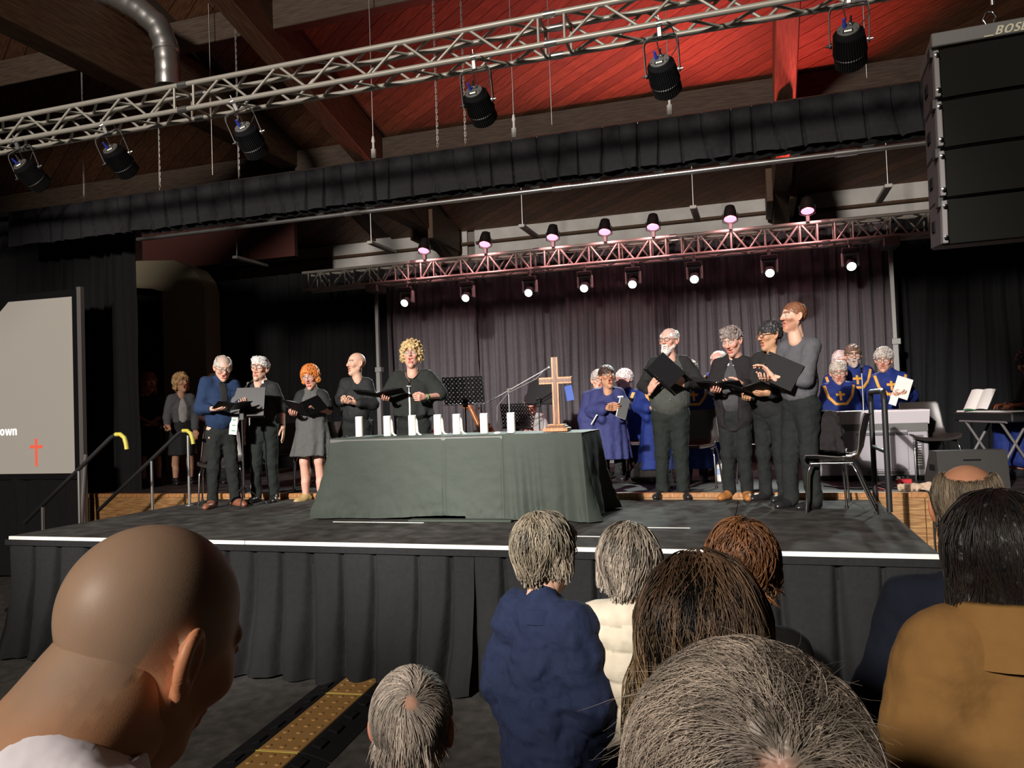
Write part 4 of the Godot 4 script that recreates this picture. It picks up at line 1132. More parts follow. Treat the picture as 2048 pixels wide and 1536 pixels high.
func clutter() -> void:
	var c0 := chair_proto()
	c0.set_meta("label", "bare black shell chair seen in profile at the right end of the platform")
	c0.position = Vector3(0.62, DECK, -7.30); c0.rotation.y = deg_to_rad(-97)
	var cs := [["black shell chair turned away with a dark jacket over it, at the right end", Vector3(0.50, DECK, -7.72), 172.0], ["empty black shell chair behind the man in the vest", Vector3(-0.68, PERM, -8.75), -4.0], ["black shell chair just behind the man in blue", Vector3(-6.05, DECK, -7.72), 35.0], ["black shell chair between the man in blue and the clerical singer", Vector3(-5.75, PERM, -8.55), 10.0], ["black shell chair behind the red-haired woman", Vector3(-5.35, PERM, -8.75), 0.0], ["dark shell chair between the organ and the keyboard", Vector3(1.72, PERM, -9.35), 10.0], ["black shell chair under the choir robe beside the black bag", Vector3(-1.42, PERM, -9.75), 0.0], ["black shell chair behind the cardigan man's legs", Vector3(0.0, PERM, -8.7), 8.0]]
	for q: Array in cs: dup(c0, q[1], q[0], q[2])
	# jacket over the right-hand chair
	var f := Fld.new(); f.nz = fnoise(7.0, 5, 3); f.na = 0.018
	f.cap(Vector3(-0.16, 0.80, -0.26), Vector3(0.17, 0.79, -0.26), 0.05, 0.055, 0.04, Color.WHITE, Vector3(1, 1, 0.9))
	f.hang(Vector3(-0.10, 0.82, -0.33), Vector3(-0.12, 0.50, -0.40), 0.10, 0.13, 7.0, 0.02, 0.05, Color.WHITE, Vector3(1, 1, 0.35))
	f.hang(Vector3(0.03, 0.80, -0.20), Vector3(0.03, 0.50, -0.12), 0.14, 0.17, 5.0, 0.02, 0.05, Color.WHITE, Vector3(1, 1, 0.4))
	f.cap(Vector3(0.2, 0.78, -0.26), Vector3(0.22, 0.42, -0.2), 0.055, 0.045, 0.04)
	var g := Geo.new(); f.mesh(g, 0.014)
	var j := part(self, "jacket", g, M.get("jacket_black") if M.has("jacket_black") else cloth("jacket_black", 0.02, 0.017, 0.017), Transform3D(Basis(Vector3.UP, deg_to_rad(172)), Vector3(0.50, DECK, -7.72)))
	tag(j, "black jacket draped over the turned shell chair at the right end", "jacket")
	# music stands
	var s0 := stand_proto(true)
	s0.set_meta("label", "perforated black music stand glinting blue, right of the blonde woman")
	s0.position = Vector3(-3.42, PERM - 0.02, -8.9); s0.rotation.y = deg_to_rad(8)
	dup(s0, Vector3(-3.2, PERM - 0.36, -10.3), "lower perforated black music stand before the seated person in white", 4.0).scale = Vector3(0.8, 1, 1)
	var s1 := stand_proto(false)
	s1.set_meta("label", "solid black music stand just left of the wooden cross"); s1.position = Vector3(-2.77, PERM - 0.05, -10.0); s1.rotation.y = deg_to_rad(160)
	dup(s1, Vector3(-5.42, DECK, -7.3), "solid black music stand between the man in blue and the clerical singer", 200.0).scale = Vector3(0.9, 0.98, 0.9)
	var sh := part(self, "song_sheet", boxed(Vector3(0.085, 0.205, 0.003), Vector3.ZERO, Basis(), 0.0), M.paper, Transform3D(Basis(Vector3.UP, 0.3) * Basis(Vector3.BACK, -0.12), Vector3(-5.53, DECK + 0.90, -7.28)))
	tag(sh, "white printed sheet hanging below the clerical singer's music stand", "sheet")
	for k in 3:
		part(sh, "print", boxed(Vector3(0.04, 0.012, 0.001), Vector3(0.005, 0.06 - 0.06 * k, 0.002), Basis(), 0.0), M.green)
	mic_stand("microphone_stand", "silver boom microphone stand slanting up beside the wooden cross", Vector3(-2.98, PERM, -9.3), 1.14, Vector3(0.53, 1.40, 0.0))
	mic_stand("microphone_stand", "slim microphone stand in front of the robed man with glasses", Vector3(1.14, PERM, -9.75), 1.18, null)
	mic_stand("microphone_stand", "black microphone stand by the shoulder of the man in blue", Vector3(-6.03, PERM, -8.25), 1.33, Vector3(0.13, 1.40, 0.05))
	# harps leaning behind the candles
	for k in 2:
		var hp := thing("lap_harp", ["small orange wooden harp leaning behind the fifth and sixth candles", "red-lit wooden harp leaning behind the third and fourth candles"][k], "harp", [Vector3(-3.45, PERM + 0.42, -10.0), Vector3(-4.33, PERM + 0.42, -10.0)][k], [0.0, 25.0][k], "wooden harps")
		var hm: Material = M.instrument if k == 0 else mat("red_lit_wood", 0.48, 0.06, 0.05, 0.3)  # second harp has the red stage light put into its wood colour
		part(hp, "pillar", tubed([Vector3(-0.05, 0, 0.02), Vector3(-0.2, 0.3, 0.02), Vector3(-0.3, 0.52, 0.02)], [0.045, 0.042, 0.03], 10), hm)
		part(hp, "scroll", tubed([Vector3(-0.29, 0.48, 0.02), Vector3(-0.32, 0.56, 0.02), Vector3(-0.36, 0.58, 0.02), Vector3(-0.385, 0.54, 0.02), Vector3(-0.36, 0.51, 0.02)], [0.03, 0.04, 0.04, 0.036, 0.03], 10), hm)
		part(hp, "sound_box", tubed([Vector3(0.06, 0, 0), Vector3(-0.06, 0.22, 0), Vector3(-0.16, 0.4, 0)], [0.07, 0.06, 0.03], 10), hm)
		for q in 7:
			part(hp, "tuning_pin", tubed([Vector3(-0.19 + q * 0.035, 0.5 - q * 0.055, 0.03), Vector3(-0.165 + q * 0.035, 0.515 - q * 0.055, 0.06)], 0.013, 6), M.chrome)
		part(hp, "foot", boxed(Vector3(0.26, 0.05, 0.16), Vector3(0, -0.02, 0), Basis(), 0.01), hm)
		part(hp, "stand", boxed(Vector3(0.3, 0.40, 0.3), Vector3(0.0, -0.245, 0), Basis(), 0.01), M.matt_black)
	var am := thing("amplifier", "small black amplifier with a silver handle behind the red-haired woman", "amplifier", Vector3(-5.3, PERM, -9.6))
	part(am, "cabinet", boxed(Vector3(0.42, 0.42, 0.25), Vector3(0, 0.62, 0), Basis(), 0.012), M.black)
	part(am, "grille", boxed(Vector3(0.36, 0.30, 0.01), Vector3(0, 0.60, 0.127), Basis(), 0.003), M.grille)
	part(am, "handle", tubed([Vector3(-0.09, 0.83, 0), Vector3(-0.07, 0.86, 0), Vector3(0.07, 0.86, 0), Vector3(0.09, 0.83, 0)], 0.01, 6), M.chrome)
	part(am, "stand", boxed(Vector3(0.4, 0.41, 0.22), Vector3(0, 0.205, 0), Basis(), 0.01), M.matt_black)
	# organ seen from behind
	var og := thing("organ", "pale grey electric organ seen from its back, below the robed singers", "organ", Vector3(1.14, PERM, -9.35))
	part(og, "case", boxed(Vector3(1.10, 0.62, 0.42), Vector3(0, 0.36, -0.05), Basis(), 0.012), M.organ_grey)
	var tg := Geo.new(); tg.prism(PackedVector2Array([Vector2(-0.40, 0.60), Vector2(0.16, 0.60), Vector2(0.22, 0.735), Vector2(0.22, 0.75), Vector2(-0.40, 0.75)]), -0.565, 0.565, Transform3D(Basis(Vector3(0, 0, 1), Vector3.UP, Vector3(-1, 0, 0)), Vector3.ZERO))
	part(og, "music_top", tg, M.organ_pale)
	part(og, "shadow_strip", boxed(Vector3(1.1, 0.09, 0.012), Vector3(0, 0.565, 0.165), Basis(), 0.003), M.grey_plate)  # dark strip standing for the shade under the overhanging top
	part(og, "back_panel", boxed(Vector3(0.66, 0.42, 0.015), Vector3(0.02, 0.33, 0.165), Basis(), 0.008), M.organ_grey)
	part(og, "panel_lip", boxed(Vector3(0.5, 0.03, 0.02), Vector3(0.1, 0.50, 0.175), Basis(), 0.005), M.grey_plate)
	part(og, "panel_lip", boxed(Vector3(0.36, 0.03, 0.02), Vector3(0.12, 0.09, 0.175), Basis(), 0.005), M.grey_plate)
	var ven := part(og, "vent_panel", boxed(Vector3(0.10, 0.36, 0.012), Vector3(0.45, 0.30, 0.165), Basis(), 0.003), M.grey_plate)
	for k in 11:
		part(ven, "louvre", boxed(Vector3(0.055, 0.012, 0.012), Vector3(0.45, 0.165 + 0.027 * k, 0.174), Basis(Vector3.RIGHT, -0.5), 0.002), M.organ_pale)
	part(og, "pedestal", boxed(Vector3(1.02, 0.06, 0.4), Vector3(0, 0.03, -0.05), Basis(), 0.006), M.matt_black)
	var pd := thing("power_box", "red power box with cables on the floor under the organ", "power box", Vector3(1.38, PERM, -8.85), 10)
	part(pd, "case", boxed(Vector3(0.14, 0.05, 0.08), Vector3(0, 0.025, 0), Basis(), 0.008), M.red)
	for k in 3: part(pd, "plug", boxed(Vector3(0.03, 0.03, 0.03), Vector3(-0.05 + k * 0.045, 0.062, 0.0), Basis(), 0.005), M.paper if k == 0 else M.black)
	for q: Array in [["black cable trailing over the stage edge right of the guard rail", [Vector3(1.35, PERM + 0.01, -8.8), Vector3(1.2, PERM + 0.012, -8.4), Vector3(1.42, PERM + 0.012, -8.15), Vector3(1.45, PERM + 0.01, -8.02), Vector3(1.47, PERM - 0.1, -7.985), Vector3(1.48, 0.5, -7.98), Vector3(1.52, 0.01, -7.9)], M.black], ["tangled black cable on the floor behind the guard rail", [Vector3(0.6, PERM + 0.01, -8.6), Vector3(0.9, PERM + 0.01, -8.3), Vector3(1.15, PERM + 0.01, -8.5), Vector3(1.0, PERM + 0.02, -8.7), Vector3(1.3, PERM + 0.01, -8.6), Vector3(1.25, PERM + 0.012, -8.3)], M.black], ["red cable on the floor behind the guard rail", [Vector3(1.12, PERM + 0.015, -8.7), Vector3(1.05, PERM + 0.015, -8.4), Vector3(1.1, PERM + 0.015, -8.2), Vector3(1.0, PERM + 0.015, -8.12)], M.red]]:
		var cu := Curve3D.new()
		for p: Vector3 in q[1]: cu.add_point(p)
		var pts := []
		for k in q[1].size():
			var a: Vector3 = q[1][maxi(k - 1, 0)]; var b: Vector3 = q[1][mini(k + 1, q[1].size() - 1)]
			cu.set_point_out(k, (b - a) * 0.2); cu.set_point_in(k, (a - b) * 0.2)
		for k in 40: pts.append(cu.sample_baked(cu.get_baked_length() * k / 39.0, true))
		tag(part(self, "cable", tubed(pts, 0.008, 6), q[2]), q[0], "cable", "floor cables")
	var rag := Fld.new(); rag.nz = fnoise(14.0, 3, 3); rag.na = 0.03
	rag.cap(Vector3(-0.12, 0.015, 0), Vector3(0.12, 0.02, 0.0), 0.035, 0.045, 0.03)
	var rgm := Geo.new(); rag.mesh(rgm, 0.012)
	tag(part(self, "cloth_bundle", rgm, mat("tan_cloth", 0.45, 0.33, 0.24, 0.9), Transform3D(Basis(), Vector3(1.38, PERM + 0.01, -8.2))), "crumpled tan cloth on the stage edge beside the floor monitor", "cloth")
	# floor monitor, keyboard with its stand and music
	var mo := thing("floor_monitor", "black wedge floor monitor on the stage, behind the balding man's head", "loudspeaker", Vector3(1.88, PERM, -8.55), 8)
	var mg := Geo.new(); mg.prism(PackedVector2Array([Vector2(-0.2, 0.0), Vector2(0.18, 0.0), Vector2(0.2, 0.08), Vector2(0.02, 0.36), Vector2(-0.16, 0.36)]), -0.31, 0.31, Transform3D(Basis(Vector3(0, 0, -1), Vector3.UP, Vector3(1, 0, 0)), Vector3.ZERO))
	part(mo, "cabinet", mg, mat("monitor", 0.03, 0.028, 0.026, 0.8))
	part(mo, "grille", boxed(Vector3(0.52, 0.27, 0.012), Vector3(0, 0.22, -0.118), Basis(Vector3.RIGHT, deg_to_rad(33)), 0.004), M.matt_black)
	part(mo, "handle_cup", boxed(Vector3(0.012, 0.06, 0.14), Vector3(-0.312, 0.2, 0.04), Basis(), 0.004), M.matt_black)
	part(mo, "handle_cup", boxed(Vector3(0.16, 0.06, 0.012), Vector3(0, 0.25, 0.165), Basis(), 0.004), M.matt_black)
	var kb := thing("keyboard", "black electric keyboard on a stand at the far right", "keyboard", Vector3(2.36, PERM + 0.62, -9.35), -72)
	part(kb, "case", boxed(Vector3(1.0, 0.1, 0.3), Vector3(0, 0.03, 0), Basis(), 0.012), M.black)
	part(kb, "key_bed", boxed(Vector3(0.92, 0.02, 0.14), Vector3(0, 0.085, 0.07), Basis(), 0.003), M.paper, Transform3D(), "white keys")
	for k in 25: part(kb, "black_key", boxed(Vector3(0.014, 0.014, 0.085), Vector3(-0.44 + 0.0365 * k, 0.1, 0.045), Basis(), 0.002), M.black)
	var ks := thing("keyboard_stand", "folding metal keyboard stand under the keyboard at the far right", "stand", Vector3(2.36, PERM, -9.35), -72)
	for s: float in [-0.3, 0.3]:
		part(ks, "cross_leg", tubed([Vector3(s, 0.02, 0.22), Vector3(s, 0.6, -0.14)], 0.014, 8), M.rail_grey)
		part(ks, "cross_leg", tubed([Vector3(s, 0.02, -0.22), Vector3(s, 0.6, 0.14)], 0.014, 8), M.rail_grey)
	part(ks, "bar", tubed([Vector3(-0.4, 0.6, 0.14), Vector3(0.4, 0.6, 0.14)], 0.014, 8), M.rail_grey)
	part(ks, "bar", tubed([Vector3(-0.4, 0.6, -0.14), Vector3(0.4, 0.6, -0.14)], 0.014, 8), M.rail_grey)
	var mb := thing("music_book", "open white music book propped above the keyboard at right", "book", Vector3(2.24, PERM + 0.83, -9.42), -60)
	var mbb := Basis(Vector3.RIGHT, deg_to_rad(-30))
	for s: float in [-1.0, 1.0]:
		var pg := Geo.new(); var rr := []
		for k in 9:
			var u := k / 8.0
			var z := 0.004 + 0.016 * sin(u * PI)
			rr.append(PackedVector3Array([Vector3(s * u * 0.16, -0.12, z), Vector3(s * u * 0.16, 0.12, z)]))
		if s > 0: rr.reverse()
		pg.rows(rr)
		part(mb, "page", pg, M.paper, Transform3D(mbb, Vector3.ZERO))
		part(mb, "cover", boxed(Vector3(0.165, 0.25, 0.004), Vector3(s * 0.083, 0, -0.002), Basis(), 0.001), M.green if s < 0 else M.black, Transform3D(mbb, Vector3.ZERO))
	var bg := Fld.new(); bg.nz = fnoise(9.0, 4, 3); bg.na = 0.02
	bg.cap(Vector3(-0.1, 0.09, 0), Vector3(0.1, 0.09, 0), 0.09, 0.1, 0.04, Color.WHITE, Vector3(1, 1, 0.8)); bg.cap(Vector3(-0.06, 0.2, 0), Vector3(0.06, 0.22, 0), 0.05, 0.05, 0.05)
	var bgm := Geo.new(); bg.mesh(bgm, 0.014)
	tag(part(self, "handbag", bgm, M.jacket_black, Transform3D(Basis(), Vector3(-1.28, PERM, -9.1))), "slumped black bag on the floor beside the blue choir robe", "bag")
	var jg := thing("water_jug", "white plastic jug on the floor behind the cardigan man", "jug", Vector3(-0.42, PERM, -9.2), 15)
	part(jg, "bottle", lathed([Vector2(0.0, 0), Vector2(0.07, 0.0), Vector2(0.078, 0.01), Vector2(0.078, 0.18), Vector2(0.06, 0.22), Vector2(0.025, 0.25), Vector2(0.025, 0.27)], 20), M.paper)
	part(jg, "cap", lathed([Vector2(0.028, 0.265), Vector2(0.028, 0.29), Vector2(0, 0.292)], 14), M.blue_plug)
	part(jg, "label_print", lathed([Vector2(0.0788, 0.08), Vector2(0.0788, 0.15)], 20), mat("pale_blue", 0.35, 0.45, 0.65, 0.6))
	var bp := part(self, "song_folder", boxed(Vector3(0.10, 0.2, 0.004), Vector3.ZERO, Basis(), 0.001), mat("royal_blue", 0.01, 0.05, 0.28, 0.6), Transform3D(Basis(Vector3.BACK, 0.15), Vector3(-2.36, PERM + 1.09, -9.97)))
	tag(bp, "blue folder showing behind the right arm of the wooden cross", "folder")
	part(bp, "spine_edge", boxed(Vector3(0.006, 0.2, 0.008), Vector3(-0.05, 0, 0.003), Basis(), 0.001), M.royal_blue)

# ---------------------------------------------------------------- people
# vertex colour red channel marks the kind of surface on the shared heads and hands; skin() turns it into real colours
var HEAD := {}      # mouth opening -> Geo, centred between the ears, face along +z
var HAND := {}      # pose -> Geo, wrist at the origin, fingers along +z, palm towards -y, thumb towards +x
enum { SKIN, LIP, WHITE, IRIS, BROW, MOUTH, EAR, TEETH }

func kd(k: int) -> Color: return Color(k * 0.1, 0, 0, 1)

func head_field(open: float, ears := 1.0) -> Fld:
	var f := Fld.new()
	var s := kd(SKIN)
	f.ell(Vector3(0, 0.028, -0.014), Vector3(0.076, 0.088, 0.096), 0.02, s)
	f.cap(Vector3(0, -0.02, 0.018), Vector3(0, -0.05 - open * 0.35, 0.03), 0.066, 0.052, 0.03, s, Vector3(0.98, 1, 0.98))
	f.cap(Vector3(0, -0.098 - open, 0.058), Vector3(0.048, -0.052 - open * 0.4, -0.004), 0.019, 0.021, 0.03, s)
	f.cap(Vector3(0, -0.098 - open, 0.058), Vector3(-0.048, -0.052 - open * 0.4, -0.004), 0.019, 0.021, 0.03, s)
	f.cap(Vector3(0, -0.10, -0.006), Vector3(0, -0.20, -0.03), 0.05, 0.056, 0.03, s)
	for x: float in [-1.0, 1.0]:
		f.ell(Vector3(x * 0.04, -0.022, 0.058), Vector3(0.024, 0.022, 0.022), 0.025, s)
		f.cap(Vector3(x * 0.014, 0.024, 0.079), Vector3(x * 0.046, 0.026, 0.064), 0.0085, 0.0075, 0.012, kd(BROW))
		f.ell(Vector3(x * 0.031, 0.004, 0.096), Vector3(0.017, 0.010, 0.018), 0.012, s, 1)
		f.ell(Vector3(x * 0.031, 0.004, 0.070), Vector3(0.0135, 0.0115, 0.0135), 0.002, kd(WHITE))
		f.ell(Vector3(x * 0.031, 0.004, 0.0795), Vector3(0.0055, 0.0055, 0.005), 0.001, kd(IRIS))
		f.cap(Vector3(x * 0.018, 0.013, 0.082), Vector3(x * 0.043, 0.012, 0.076), 0.0035, 0.0035, 0.004, s)
		f.ell(Vector3(x * 0.0115, -0.031, 0.093), Vector3(0.0085, 0.007, 0.010), 0.008, s)
		if ears > 0:
			var bs := Basis(Vector3.UP, x * -0.42) * Basis(Vector3.RIGHT, -0.2)
			var e := Vector3(x * 0.083, -0.004, -0.014)
			f.ell(e, Vector3(0.010, 0.033, 0.019), 0.006, kd(EAR), 0, bs)
			f.ell(e + Vector3(x * 0.007, 0.002, 0.005), Vector3(0.008, 0.021, 0.010), 0.006, kd(EAR), 1, bs)
			f.ell(e + Vector3(x * -0.003, -0.028, 0.006), Vector3(0.007, 0.011, 0.009), 0.006, kd(EAR))
	f.cap(Vector3(0, 0.012, 0.083), Vector3(0, -0.026, 0.104), 0.0085, 0.0115, 0.012, s)
	var my := -0.062
	f.cap(Vector3(-0.019, my + 0.006, 0.079), Vector3(0.019, my + 0.006, 0.079), 0.0065, 0.0065, 0.008, kd(LIP), Vector3(1, 1, 1.3))
	f.cap(Vector3(-0.016, my - 0.007 - open * 0.9, 0.077), Vector3(0.016, my - 0.007 - open * 0.9, 0.077), 0.007, 0.007, 0.008, kd(LIP), Vector3(1, 1, 1.3))
	if open > 0.004:
		f.ell(Vector3(0, my - open * 0.45, 0.082), Vector3(0.017, 0.004 + open * 0.42, 0.026), 0.004, kd(MOUTH), 1)
	return f

func hand_geo(curl: float, spread: float, thumb: float) -> Geo:
	var f := Fld.new()
	var s := kd(SKIN)
	f.cap(Vector3(0, 0, -0.03), Vector3(0, 0, 0.015), 0.026, 0.027, 0.015, s, Vector3(1, 0.72, 1))
	for i in 4:
		var x := -0.030 + 0.0195 * i
		var kn := Vector3(x, 0.001 - absf(i - 1.7) * 0.002, 0.088 - absf(i - 2.0) * 0.005)
		f.cap(Vector3(x * 0.55, 0, 0.012), kn, 0.014, 0.0115, 0.014, s)
		var L: float = [0.032, 0.040, 0.044, 0.040][i]
		var p := kn; var ang := curl * 0.55; var side := (i - 1.6) * spread
		for b in 3:
			var d := Vector3(sin(side), -sin(ang), cos(ang) * cos(side)).normalized()
			var q: Vector3 = p + d * L * [1.0, 0.68, 0.55][b]
			f.cap(p, q, [0.0098, 0.0088, 0.0078][b], [0.009, 0.008, 0.0068][b], 0.003, s)
			p = q; ang += curl
	var t := Vector3(0.026, -0.006, 0.022)
	var t1 := t + Vector3(0.030 - 0.01 * thumb, -0.012 - 0.012 * thumb, 0.030)
	var t2 := t1 + Vector3(0.010 - 0.018 * thumb, -0.008 - 0.016 * thumb, 0.030)
	var t3 := t2 + Vector3(0.002 - 0.018 * thumb, -0.006 - 0.008 * thumb, 0.024)
	f.cap(Vector3(0.012, -0.002, 0.004), t, 0.016, 0.0165, 0.012, s)
	f.cap(t, t1, 0.0145, 0.0115, 0.01, s); f.cap(t1, t2, 0.0108, 0.0098, 0.004, s); f.cap(t2, t3, 0.0098, 0.0078, 0.003, s)
	var g := Geo.new(); f.mesh(g, 0.0045)
	return g

func heads() -> void:
	for o: float in [0.0, 0.012, 0.028]:
		var g := Geo.new(); head_field(o).mesh(g, 0.0048, true); HEAD[o] = g
	HAND.hold = hand_geo(0.5, 0.04, 0.7)
	HAND.flat = hand_geo(0.16, 0.07, 0.1)
	HAND.fist = hand_geo(1.15, 0.02, 1.0)
	# clothing
	cloth("navy_shirt", 0.0177, 0.0354, 0.0850); cloth("black_shirt", 0.0204, 0.0218, 0.0231, 0.7); cloth("clergy_black", 0.0245, 0.0272, 0.0279, 0.75); cloth("grey_wool", 0.1000, 0.1040, 0.1000); cloth("tunic", 0.0245, 0.0272, 0.0252)
	cloth("vest_grey", 0.0712, 0.0760, 0.0684); cloth("sleeve_dark", 0.0231, 0.0231, 0.0231); cloth("grey_shirt", 0.1020, 0.1020, 0.1122); cloth("cardigan", 0.0224, 0.0190, 0.0211); cloth("shirt_slate", 0.0680, 0.0680, 0.0714); cloth("trouser", 0.0177, 0.0197, 0.0190); cloth("trouser_green", 0.0190, 0.0231, 0.0211)
	cloth("robe_royal", 0.0136, 0.0286, 0.1598, 0.7); cloth("robe_navy", 0.0306, 0.0354, 0.1156, 0.75); cloth("white_shirt", 0.3740, 0.3536, 0.3536); cloth("denim_grey", 0.10, 0.105, 0.115); cloth("plaid", 0.09, 0.04, 0.045); cloth("jacket_black", 0.02, 0.017, 0.017)
	cloth("navy_jacket", 0.014, 0.021, 0.052); cloth("puffer", 0.62, 0.56, 0.44, 0.55); cloth("camel", 0.235, 0.125, 0.040, 0.95); cloth("suit_navy", 0.010, 0.013, 0.024); cloth("black_top", 0.008, 0.0078, 0.0078); cloth("collar_white", 0.72, 0.69, 0.74)
	mat("spectacle", 0.05, 0.045, 0.045, 0.3, 0.6)
	mat("nylon", 0.32, 0.21, 0.15, 0.6)

# skin tones and the hairline stubble are put into the vertex colours of the part [from..] of g
func paint(g: Geo, from: int, skin: Color, hx: Transform3D, o := {}) -> void:
	var inv := hx.affine_inverse()
	var brow: Color = o.get("brow", skin * 0.45); var stub: Color = o.get("stubble", skin); var iris: Color = o.get("iris", Color(0.03, 0.02, 0.015))
	var beard: Color = o.get("beard", skin); var lipc: Color = o.get("lip", Color(skin.r * 0.78, skin.g * 0.5, skin.b * 0.5))
	var nf := fnoise(30.0, 4, 2)
	for i in range(from, g.v.size()):
		var k := int(round(g.c[i].r * 10.0))
		var p := inv * g.v[i]
		var c := skin
		match k:
			LIP: c = lipc
			WHITE: c = Color(0.40, 0.36, 0.33)
			IRIS: c = iris
			BROW: c = brow
			MOUTH: c = Color(0.10, 0.02, 0.02)
			EAR: c = Color(skin.r * 1.04, skin.g * 0.88, skin.b * 0.85)
			_:
				var line := 0.062 + (p.z - 0.07) * 0.80 if p.z < 0.07 else 0.062
				if absf(p.x) > 0.05: line = maxf(line - 0.02, -0.005) if p.z > -0.05 else line - 0.01
				var t := smoothstep(-0.006 - o.get("blend", 0.0), 0.012 + o.get("blend", 0.0), p.y - line + 0.004 * nf.get_noise_3dv(p))
				c = skin.lerp(stub, t)
				var cheek := exp(-(p - Vector3(signf(p.x) * 0.042, -0.03, 0.07)).length_squared() / 0.0007) + exp(-(p - Vector3(0, -0.025, 0.108)).length_squared() / 0.0003)
				c = Color(c.r, c.g * (1.0 - 0.18 * cheek), c.b * (1.0 - 0.18 * cheek))
				if o.has("beard"):
					var jaw := smoothstep(-0.030, -0.046, p.y + 0.25 * maxf(0.0, 0.05 - p.z) - 0.012) * smoothstep(-0.01, 0.015, p.z) * smoothstep(-0.135, -0.115, p.y)
					c = c.lerp(beard, jaw * 0.85)
		c = c * (0.97 + 0.06 * nf.get_noise_3dv(p * 0.7)); c.a = 1.0
		g.c[i] = c

func bone_up(a: Vector3, b: Vector3, up: Vector3) -> Basis:
	var z := (b - a).normalized(); var x := up.cross(z).normalized()
	return Basis(x, z.cross(x), z)

# d: HD, SL, SR, EL, ER, WL, WR joints in the person's own frame (metres); look [yaw, pitch, roll]; hair etc. given by the caller afterwards
func person(called: String, label: String, at: Vector3, turn: float, d: Dictionary, group := "") -> Node3D:
	var t := thing(called, label, "person", at, turn, group)
	var hd: Vector3 = d.HD; var sl: Vector3 = d.SL; var sr: Vector3 = d.SR
	var m := (sl + sr) / 2.0
	sl = sl.lerp(m, 0.17) - Vector3(0, 0.028, 0); sr = sr.lerp(m, 0.17) - Vector3(0, 0.028, 0); m.y -= 0.028
	d.SL = sl; d.SR = sr
	var w: float = d.get("girth", 1.0)
	var hip: Vector3 = d.get("hip", Vector3(m.x * 0.6, d.get("hipy", hd.y * 0.575), m.z))
	var skin: Color = d.get("skin", Color(0.60, 0.36, 0.26))
	var look: Array = d.get("look", [0, 0, 0])
	var hs: Vector3 = d.get("hscale", Vector3.ONE) * d.get("hsize", 1.09)
	var hb := Basis(Vector3.UP, deg_to_rad(look[0])) * Basis(Vector3.RIGHT, deg_to_rad(look[1])) * Basis(Vector3.BACK, deg_to_rad(look[2]))
	var hx := Transform3D(hb * Basis.from_scale(hs), hd)
	var nb := Vector3(m.x, m.y + 0.035, m.z - 0.01)
	# the body: torso, neck, arms and legs in one skin
	var f := Fld.new()
	f.cap(nb, hd + hb * Vector3(0, -0.07, -0.02), d.get("neck", 0.056), d.get("neck", 0.056) - 0.003, 0.03)
	if d.has("nape"): f.cap(nb + Vector3(0, 0.01, 0), hd + hb * Vector3(0, -0.035, -0.036), d.nape, d.nape - 0.002, 0.05)
	f.cap(sl.lerp(m, 0.25) + Vector3(0, -0.02, 0), sr.lerp(m, 0.25) + Vector3(0, -0.02, 0), 0.055, 0.055, 0.05)
	f.cap(nb, m + Vector3(0, -0.05, 0), 0.06, 0.075, 0.04)
	f.cap(m + Vector3(0, -0.1, 0), hip, 0.085 * w, 0.085 * w, 0.05, Color.WHITE, Vector3(1.15, 1, 0.8))
	var arms: Array = d.get("arms", ["L", "R"])
	for a: String in arms:
		var s: Vector3 = d["S" + a]; var e: Vector3 = d.get("E" + a, s + Vector3(0.04 if a == "L" else -0.04, -0.29, 0.0)); var wr: Vector3 = d.get("W" + a, e + Vector3(0, -0.24, 0.06))
		f.cap(s, e, 0.043, 0.036, 0.03); f.cap(e, wr, 0.038, 0.026, 0.02, Color.WHITE)
	var feet: Array = d.get("feet", [Vector3(hip.x + 0.10, 0.075, hip.z), Vector3(hip.x - 0.10, 0.075, hip.z)])
	var knees: Array = d.get("knees", [])
	if d.get("legs", true):
		for k in 2:
			var h2 := hip + Vector3(0.085 * (1 - 2 * k), -0.03, 0)
			var fo: Vector3 = feet[k]
			var kn: Vector3 = knees[k] if knees.size() else h2.lerp(fo, 0.5) + Vector3(0, 0, 0.025)
			f.cap(h2, kn, 0.075, 0.05, 0.03); f.cap(kn, fo + (Vector3(0, 0.2, -0.012) if not knees.size() else (kn - fo) * 0.35), 0.048, 0.05, 0.02); f.cap(fo + (kn - fo) * 0.4, fo, 0.046, 0.034, 0.02)
	var g := Geo.new(); f.mesh(g, d.get("cell", 0.0135))
	for i in g.c.size(): g.c[i] = kd(SKIN)
	g.add(HEAD[d.get("mouth", 0.012)] if not d.has("head_geo") else d.head_geo, hx)
	paint(g, 0, skin, hx, d)
	var from := g.v.size()
	for a: String in arms:
		if d.get("hand" + a, "hold") == "": continue
		var e: Vector3 = d.get("E" + a, d["S" + a] + Vector3(0.04 if a == "L" else -0.04, -0.29, 0.0)); var wr: Vector3 = d.get("W" + a, e + Vector3(0, -0.24, 0.06))
		var dirn: Vector3 = d.get("dir" + a, (wr - e).normalized())
		var up: Vector3 = d.get("palm" + a, Vector3.UP) * -1.0   # the hand's back points away from the palm
		var b := bone_up(Vector3.ZERO, dirn, up)
		if a == "L": b = b * Basis.from_scale(Vector3(-1, 1, 1))
		g.add(HAND[d.get("hand" + a, "hold")], Transform3D(b * Basis.from_scale(Vector3.ONE * d.get("hands", 1.0)), wr))
	for i in range(from, g.v.size()): g.c[i] = Color(skin.r, skin.g * 0.95, skin.b * 0.93)
	part(t, "body", g, M.skin)
	t.set_meta("hx", hx); t.set_meta("hip", hip); t.set_meta("feet", feet); t.set_meta("nb", nb)
	t.remove_meta("hx"); t.remove_meta("hip"); t.remove_meta("feet"); t.remove_meta("nb")
	d.hx = hx; d.hipp = hip; d.feet = feet; d.nb = nb; d.m = m; d.knees = knees
	return t

